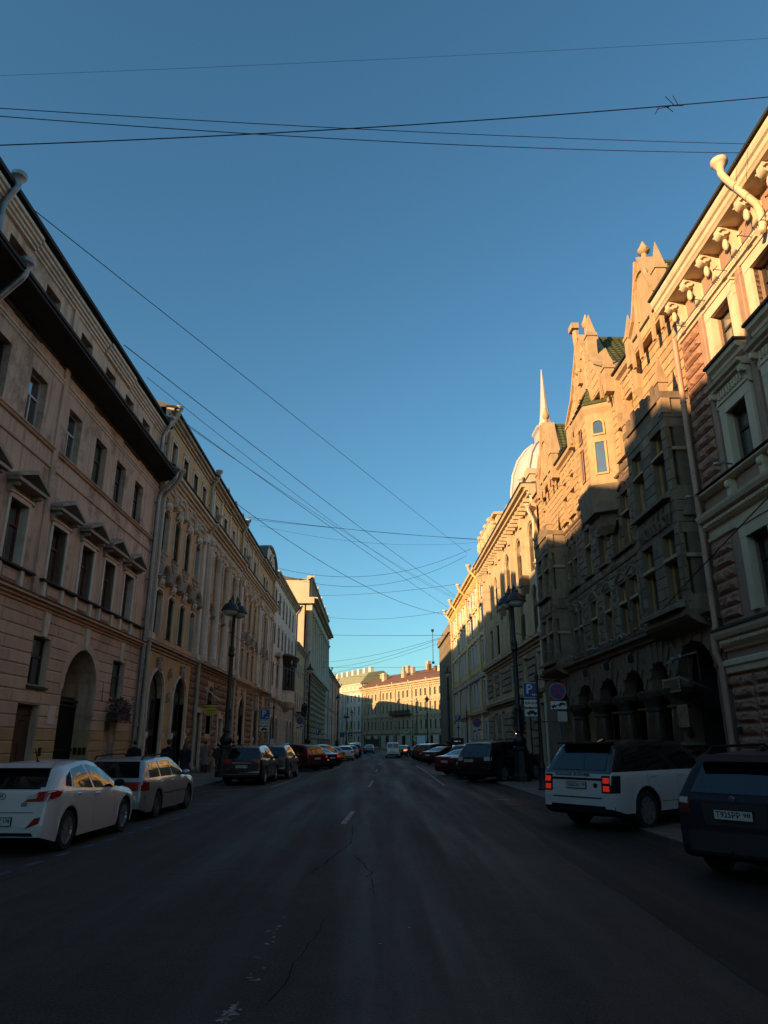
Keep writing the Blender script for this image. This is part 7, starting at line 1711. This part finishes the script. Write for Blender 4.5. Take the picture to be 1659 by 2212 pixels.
# crossing signs at the far junction
t = thing('sign_mast', 'mast arm with lime-edged pedestrian crossing signs at the far junction', 'sign post', (8.0, 150, 0)); post(t, 5.6, .08, False)
MB().tube([(0, 0, 4.6), (-4.2, 0, 4.6)], .05, 6).build('arm', 'iron', t); MB().tube([(-.2, 0, 3.75), (-4.6, 0, 3.75)], .04, 6).build('arm', 'iron', t)
def crossing(tt, x, z, s=.85):
    o = board(tt, 'crossing_sign', 'sign_lime', x, z, s, s, .02, -.06); b = board(o, 'panel', 'sign_blue', 0, 0, s*.7, s*.7, .004, -.022)
    MB().add([(-s*.27, -.03, -s*.26), (s*.27, -.03, -s*.26), (0, -.03, s*.26)], [(0, 1, 2)]).build('triangle', 'sign_white', o); MB().tube([(-.03, -.04, -.16), (.02, -.04, 0), (-.01, -.04, .1)], .025, 5).build('walker', 'ink', o)
crossing(t, -1.8, 3.96); crossing(t, -2.6, 3.5, .75); crossing(t, 0, 2.5, .8)
t = thing('sign_mast', 'post with blue parking, arrow and crossing signs before the white palace', 'sign post', (-4.5, 130, 0)); post(t, 4.4, .06, False); crossing(t, 0, 2.36, .8)
o = MB().lathe([(.36, 0), (.36, .015)], 24).build('arrow_sign', 'sign_blue', t, (0, -.06, 3.1)); o.rotation_euler = (pi/2, 0, 0); MB().box(-.2, .12, -.04, .04, .016, .02).prism([(.05, -.13), (.24, 0), (.05, .13)], 'z', .016, .02).build('arrow', 'sign_white', o)
o = MB().prism([(0, -.4), (.4, 0), (0, .4), (-.4, 0)], 'y', -.07, -.05).build('priority_sign', 'sign_yellow', t, (0, 0, 3.9))
board(t, 'parking_sign', 'sign_blue', -1.3, 3.05, .8, .8, .02, -.06); MB().tube([(0, 0, 3.2), (-1.4, 0, 3.2)], .03, 5).build('arm', 'iron', t)
t = thing('bus_shelter', 'small dark bus shelter in front of the golden corner house', 'shelter', (-.8, 176, 0)); MB().box(-1.9, 1.9, -.9, .9, 2.5, 2.65).build('roof', 'matt_black', t); MB().box(-1.6, 1.6, .75, .8, .9, 2.4).build('glass_wall', 'shade_glass_wall', t)
for q in (-1.7, 1.7): MB().box(q - .06, q + .06, -.7, -.6, 0, 2.5).build('leg', 'matt_black', t)
# wall flowers and a planter
surf('blossom', (0.34, 0.19, 0.20), (0.20, 0.09, 0.10), 9, .8, 0, 5); surf('leaf', (0.05, 0.055, 0.03), (0.03, 0.032, 0.018), 5, .8, 0, 5)
t = thing('flower_basket', 'basket of dull pink flowers over the small doorway of the pink house', 'flowers', (XL, 30.35, 2.62)); rg = random.Random(3)
MB().prism([(.04, .02), (.42, .02), (.5, .3), (.04, .3)], 'y', -.75, .75).build('trough', 'frame_dark', t)
lf = MB(); bl = MB()
def quadleaf(mb, p, s):
    a = Vector((rg.gauss(0, 1), rg.gauss(0, 1), rg.gauss(0, 1))).normalized(); b = a.orthogonal().normalized()
    mb.add([Vector(p) - a*s, Vector(p) + b*s*.5, Vector(p) + a*s, Vector(p) - b*s*.5], [(0, 1, 2, 3)])
for i in range(900): quadleaf(lf, (.3 + rg.gauss(0, .14), rg.gauss(0, .42), .45 + rg.gauss(0, .17)), .06)
for i in range(800): quadleaf(bl, (.36 + rg.gauss(0, .15), rg.gauss(0, .42), .5 + rg.gauss(0, .17)), rg.uniform(.03, .055))
for i in range(12):
    y, x = rg.uniform(-.8, .8), .4
    for k in range(24): quadleaf(bl if k % 3 else lf, (x + k*.006, y + rg.gauss(0, .04), .4 - k*.02), .045)
o = lf.build('foliage', 'leaf', t); o['kind'] = 'stuff'; o = bl.build('blossoms', 'blossom', t); o['kind'] = 'stuff'
t = thing('concrete_planter', 'low grey concrete block against the ochre house wall', 'planter', (-9.95, 44.4, ZS_L)); MB().bev(-.3, .3, -.25, .25, 0, .52, .02).box(-.26, .26, -.2, .2, .52, .56).build('block', 'slab', t)
# hanging string of lights on the cross wires
t = thing('hanging_beacon', 'thin vertical string of small beads between two distant cross wires', 'light string', (8.3, 104, 0)); d0 = ((945 - 829.5), 0)
for i in range(12): MB().box(-.05, .05, -.05, .05, 0, .22).build('bead', 'iron', t, (0, 0, 13.0 + i*.36))
MB().tube([(0, 0, 12.9), (0, 0, 17.3)], .02, 5).build('line', 'iron', t); MB().box(-.18, .18, -.15, .15, 17.2, 17.55).build('top_unit', 'iron', t); MB().box(-.18, .18, -.15, .15, 12.6, 12.9).build('bottom_unit', 'iron', t)
# lit shop lamp and white sign under the bank
glow('shop_lamp', (1.0, 0.62, 0.25), 4.0)
t = thing('shop_front', 'dark leafy shop doorway with a glowing lamp under the bank', 'shop front', (10.5, 52.3, 0), pi/2)
lf = MB(); rg = random.Random(8)
for i in range(700): quadleaf(lf, (rg.gauss(0, .55), .35 + rg.gauss(0, .12), 3.4 + rg.gauss(0, .45)), .12)
for i in range(500): quadleaf(lf, (rg.choice((-.8, .8)) + rg.gauss(0, .12), .3 + rg.gauss(0, .1), rg.uniform(.4, 3.3)), .11)
o = lf.build('greenery', 'dark_leaf', t); o['kind'] = 'stuff'
for q in (0, .18): MB().ball((q, .5, 2.55 - q), .07, .07, .07, 10, 6).build('lamp', 'shop_lamp', t)
MB().box(-1.0, .6, .3, .36, 4.35, 4.62).build('name_board', 'sign_white', t)

# ================================================================== PEOPLE (seen over the car roofs on the left pavement)
surf('skin', (0.42, 0.25, 0.18), (0.38, 0.22, 0.16), 8, .6, 0, 5); paint('hair_dark', (0.012, 0.009, 0.008), .6); paint('hair_brown', (0.045, 0.02, 0.012), .55)
paint('coat_black', (0.008, 0.008, 0.009), .9); paint('coat_grey', (0.17, 0.15, 0.135), .9); paint('coat_navy', (0.015, 0.016, 0.024), .9); paint('trousers', (0.012, 0.012, 0.015), .9); paint('shoe', (0.01, 0.01, 0.01), .5); paint('coat_brown', (0.06, 0.03, 0.02), .9)
def person(label, x, y, z, h, face, coat, hair, long_coat=True, long_hair=False, stride=.22, cap=False):
    """body: one skinned mesh; coat and hair are children. local -Y is forward after rotation by face"""
    t = thing('person', label, 'person', (x, y, z), face, 'pedestrians on the left pavement'); k = h / 1.75
    J = {'pel': (0, 0, .95, .13, .1), 'bel': (0, 0, 1.1, .125, .095), 'che': (0, 0, 1.3, .155, .11), 'nec': (0, .005, 1.47, .055, .055), 'hd0': (0, -.01, 1.56, .07, .085), 'hd1': (0, -.015, 1.66, .075, .092), 'hd2': (0, -.005, 1.72, .045, .055)}
    E = [('pel', 'bel'), ('bel', 'che'), ('che', 'nec'), ('nec', 'hd0'), ('hd0', 'hd1'), ('hd1', 'hd2')]
    for s, nm in ((-1, 'l'), (1, 'r')):
        f = s * stride
        J.update({nm+'hip': (s*.09, 0, .9, .085, .085), nm+'kne': (s*.095, -f*.5 - .03, .5, .055, .06), nm+'ank': (s*.095, -f + .02, .1, .036, .04), nm+'toe': (s*.1, -f - .14, .03, .036, .028),
                  nm+'sho': (s*.18, .01, 1.4, .058, .055), nm+'elb': (s*.235, .04 + f*.3, 1.13, .042, .042), nm+'wri': (s*.24, -.06 + f*.55, .9, .028, .03), nm+'pal': (s*.238, -.08 + f*.6, .82, .038, .022)})
        E += [('pel', nm+'hip'), (nm+'hip', nm+'kne'), (nm+'kne', nm+'ank'), (nm+'ank', nm+'toe'), ('che', nm+'sho'), (nm+'sho', nm+'elb'), (nm+'elb', nm+'wri'), (nm+'wri', nm+'pal')]
        for q in range(4):
            n0, n1 = f'{nm}f{q}a', f'{nm}f{q}b'; dy = -.03 + q*.02
            J[n0] = (s*.236, -.085 + f*.62 + dy, .77, .0095, .0095); J[n1] = (s*.228, -.095 + f*.62 + dy, .715 + abs(q - 1.5)*.008, .0085, .0085); E += [(nm+'pal', n0), (n0, n1)]
        J[nm+'tha'] = (s*.215, -.135 + f*.6, .80, .011, .011); E += [(nm+'pal', nm+'tha')]
    names = list(J); me = bpy.data.meshes.new('body'); me.from_pydata([tuple(v*k for v in J[n][:3]) for n in names], [(names.index(a), names.index(b)) for a, b in E], [])
    o = bpy.data.objects.new('body', me); link(o); md = o.modifiers.new('s', 'SKIN'); md.use_smooth_shade = True
    for i, n in enumerate(names): me.skin_vertices[0].data[i].radius = (J[n][3]*k, J[n][4]*k); me.skin_vertices[0].data[i].use_root = (n == 'pel')
    sb = o.modifiers.new('b', 'SUBSURF'); sb.levels = 1; sb.render_levels = 1
    dg = bpy.context.evaluated_depsgraph_get(); fm = bpy.data.meshes.new_from_object(o.evaluated_get(dg)); bpy.data.objects.remove(o)
    fm.materials.clear()
    for m in ('trousers', 'skin', coat, 'shoe'): fm.materials.append(MATS[m])
    for p in fm.polygons:
        c_ = p.center / k
        p.material_index = 1 if c_.z > 1.47 or (abs(c_.x) > .19 and c_.z < .9 and c_.z > .6) else (3 if c_.z < .13 else (2 if c_.z > .9 else 0))
    b = put('body', fm, t)
    zb = .45 if long_coat else .8
    rings = []
    for z_, rx_, ry_, oy in ((zb, .27 if long_coat else .2, .2 if long_coat else .15, .02), (.85, .215, .16, .01), (1.08, .195, .14, 0), (1.3, .225, .145, 0), (1.4, .205, .125, .005), (1.46, .12, .095, .01), (1.5, .075, .08, .01)):
        rings.append([(rx_*cos(a*pi/8)*k, (ry_*sin(a*pi/8) + oy)*k, z_*k) for a in range(16)])
    mb = MB(); mb.add([p for r_ in rings for p in r_], [(j*16+i, j*16+(i+1) % 16, (j+1)*16+(i+1) % 16, (j+1)*16+i) for j in range(len(rings)-1) for i in range(16)])
    for s in (-1, 1):
        f = s*stride; mb.tube([(s*.17*k, .01*k, 1.42*k), (s*.215*k, .02*k, 1.33*k), (s*.24*k, (.04 + f*.3)*k, 1.12*k), (s*.245*k, (-.05 + f*.52)*k, .92*k)], [.07*k, .075*k, .065*k, .055*k], 10)
    mb.build('coat', coat, t, smooth=60)
    hb = MB().ball((0, .012*k, 1.665*k), .088*k, .105*k, .095*k, 12, 8)
    if long_hair: hb.tube([(0, .05*k, 1.68*k), (0, .085*k, 1.55*k), (0, .12*k, 1.38*k), (0, .125*k, 1.2*k)], [.09*k, .11*k, .13*k, .07*k], 10)
    hb.build('hair', hair, t, smooth=60)
    nz = MB().add([(-.014*k, -.1*k, 1.6*k), (.014*k, -.1*k, 1.6*k), (0, -.1*k, 1.66*k), (0, -.125*k, 1.61*k)], [(0, 1, 3), (1, 2, 3), (2, 0, 3)])
    for s in (-1, 1): nz.ball((s*.088*k, .0, 1.63*k), .012*k, .022*k, .03*k, 6, 4)
    nz.build('face', 'skin', t)
    if cap: MB().lathe([(.1*k, 1.68*k), (.105*k, 1.72*k), (.09*k, 1.77*k), (.01, 1.79*k)], 14).build('cap', 'hair_brown', t, smooth=60)
    return t
person('person in a black jacket walking beside the drainpipe behind the silver estate', -9.94, 31, ZS_L, 1.73, pi, 'coat_black', 'hair_dark', False)
person('person in a black coat and flat cap walking away past the arched windows', -8.42, 30.6, ZS_L, 1.74, pi + .1, 'coat_black', 'hair_brown', True, cap=True)
person('person with long brown hair in a dark coat, right of the capped walker', -8.14, 32.2, ZS_L, 1.66, pi - .1, 'coat_navy', 'hair_brown', True, True, -.2)
person('person in a pale grey coat standing by the ochre house doorway', -9.82, 43.3, ZS_L, 1.72, pi + .5, 'coat_grey', 'hair_dark', True, stride=.05)
person('person in dark clothes half hidden by the left lamp post', -9.3, 44.3, ZS_L, 1.6, pi, 'coat_brown', 'hair_dark', False)
person('person in black walking behind the black crossover on the left', -9.2, 48.5, ZS_L, 1.76, pi, 'coat_black', 'hair_dark', True)

# ================================================================== OVERHEAD WIRES
F_, CX_, CY_ = 1532.0, 829.5, 1106.0
def ray(px, py):
    u, v = (px - CX_) / F_, (CY_ - py) / F_; p, y = R(PITCH), R(YAW)
    fy, fz = cos(p) - v*sin(p), sin(p) + v*cos(p); return Vector((u*cos(y) + fy*sin(y), -u*sin(y) + fy*cos(y), fz))
def on_x(X, px, py): d = ray(px, py); q = d * (X / d.x); return Vector((q.x, q.y, q.z + EYE))
def wire(label, a, b, sag=0.0, r=.012, xa=-10.4, xb=10.1, mat='iron'):
    """a, b: picture points (px, py, X) where the cable crosses the plane x = X; it runs on to the facades it is tied to"""
    A_, B_ = on_x(a[2], a[0], a[1]), on_x(b[2], b[0], b[1]); d = (B_ - A_) / (B_.x - A_.x)
    A2, B2 = A_ + d*(xa - A_.x), B_ + d*(xb - B_.x); n = 24
    P = [A2.lerp(B2, i/n) - Vector((0, 0, sag*4*(i/n)*(1-i/n))) for i in range(n+1)]
    o = MB().tube(P, r, 5).build('overhead_wire', mat); tag(o, label, 'wire', 'overhead wires'); return P
wire('faint overhead wire, topmost of all across the sky', (0, 160, -8), (1659, 80, 8), .1, .003)
wire('overhead wire, upper of the close pair sloping down to the rose house cornice', (0, 226, -7), (1620, 311, 9.45), .15, .008, xb=9.5)
wire('overhead wire, lower of the close pair sloping down to the rose house cornice', (0, 238, -7), (1600, 330, 9.45), .25, .009, xb=9.5)
P = wire('thick overhead cable rising to the top right corner, with a knot of wire ends', (0, 301, -7), (1659, 202, 8), .25, .011)
i = min(range(len(P)), key=lambda j: abs(P[j].x - 5.6)); k_ = MB()
for q in range(7): d = Vector((rnd.gauss(0, 1), rnd.gauss(0, 1), rnd.gauss(0, 1))).normalized()*.18; k_.tube([P[i] + Vector((rnd.uniform(-.25, .25), 0, 0)), P[i] + d + Vector((rnd.uniform(-.2, .2), 0, .03))], .008, 4)
tag(k_.build('wire_knot', 'iron'), 'small knot of loose wire ends tied on the thick upper cable', 'wire')
wire('long overhead wire from the pink house cornice, highest of the diagonals', (75, 455, -10.4), (1010, 1195, 10.2), .0, .016)
wire('overhead wire from midway along the pink house cornice, second diagonal', (268, 745, -10.4), (985, 1288, 10.2), .3, .02)
wire('overhead wire from the far end of the pink house cornice, third diagonal', (318, 815, -10.4), (975, 1290, 10.2), .9, .014)
wire('overhead wire starting beside the pink house corner funnel, fourth diagonal', (388, 905, -10.4), (968, 1312, 10.2), .2, .02)
wire('overhead wire starting at the ochre house corner, fifth diagonal', (392, 912, -10.4), (1000, 1300, 10.2), .5, .012)
wire('sagging overhead cable from the middle of the ochre house roof', (508, 1086, -10.4), (975, 1330, 10.2), 1.6, .024)
wire('nearly level overhead wire meeting the bank corner, upper of two', (535, 1117, -10.4), (1048, 1165, 10.0), .25, .018)
wire('nearly level overhead wire meeting the bank corner, lower of two', (540, 1122, -10.4), (1046, 1167, 10.0), .1, .014)
wire('overhead wire below the level pair, ending on the bank', (560, 1135, -10.4), (1040, 1170, 10.0), .9, .010)
wire('overhead wire dipping from the ochre end gable and rising to the right', (592, 1225, -10.4), (1020, 1185, 10.2), 1.9, .018)
wire('second dipping wire just beneath, from the ochre end gable', (600, 1240, -10.4), (1010, 1200, 10.2), 2.3, .018)
wire('level distant wire in front of the colonnade cornice', (690, 1285, -9), (985, 1262, 10.2), .4, .022)
wire('distant wire sloping from the colonnade to the golden house eave', (705, 1330, -9), (975, 1318, 10.2), .9, .022)
wire('long distant wire carrying the bead string, upper', (700, 1371, -9), (945, 1372, 8.3), .1, .03)
wire('distant wire carrying the bead string, lower', (705, 1441, -9), (945, 1440, 8.3), .1, .02)
wire('fanning distant wire, first above the far roofs', (712, 1428, -9), (950, 1378, 10.2), .6, .024)
wire('fanning distant wire, second above the far roofs', (716, 1440, -9), (955, 1378, 10.2), .8, .024)
wire('fanning distant wire, third above the far roofs', (720, 1452, -9), (958, 1386, 10.2), .5, .02)
wire('faint distant wire crossing lowest above the corner house chimneys', (724, 1462, -9), (958, 1450, 10.2), .2, .02)
# cable strung along the gothic front, and lamp stays
Pw = [Vector((9.6, y, z)) for y, z in ((13.0, 8.9), (16.3, 7.5), (20.8, 6.6), (24.0, 5.9), (29.1, 5.5), (35.0, 5.9), (43.9, 7.15))]
o = MB().tube(Pw, .018, 5).build('overhead_wire', 'iron'); tag(o, 'sagging cable strung along the gothic house front from the rose house', 'wire', 'overhead wires')
o = MB().tube([Vector((-7.7, 38.6, 7.6)).lerp(Vector((6.86, 35.4, 7.6)), .0), Vector((-7.7, 38.6, 7.3)), Vector((-8.6, 60, 8.0)), Vector((-6.75, 74.5, 8.2))], .02, 5).build('overhead_wire', 'iron'); tag(o, 'stay wire between the two left lamp posts', 'wire', 'overhead wires')
o = MB().tube([Vector((6.86, 35.4, 7.0)), Vector((10.4, 43, 7.6))], .018, 5).build('overhead_wire', 'iron'); tag(o, 'short stay wire from the right lamp post to the bank wall', 'wire', 'overhead wires')
o = MB().tube([Vector((-7.72, 38.6, 4.9)), Vector((-9.5, 43, 4.7)), Vector((-10.7, 52, 4.9))], .015, 5).build('overhead_wire', 'iron'); tag(o, 'short stay wire from the left lamp post to the ochre house wall', 'wire', 'overhead wires')
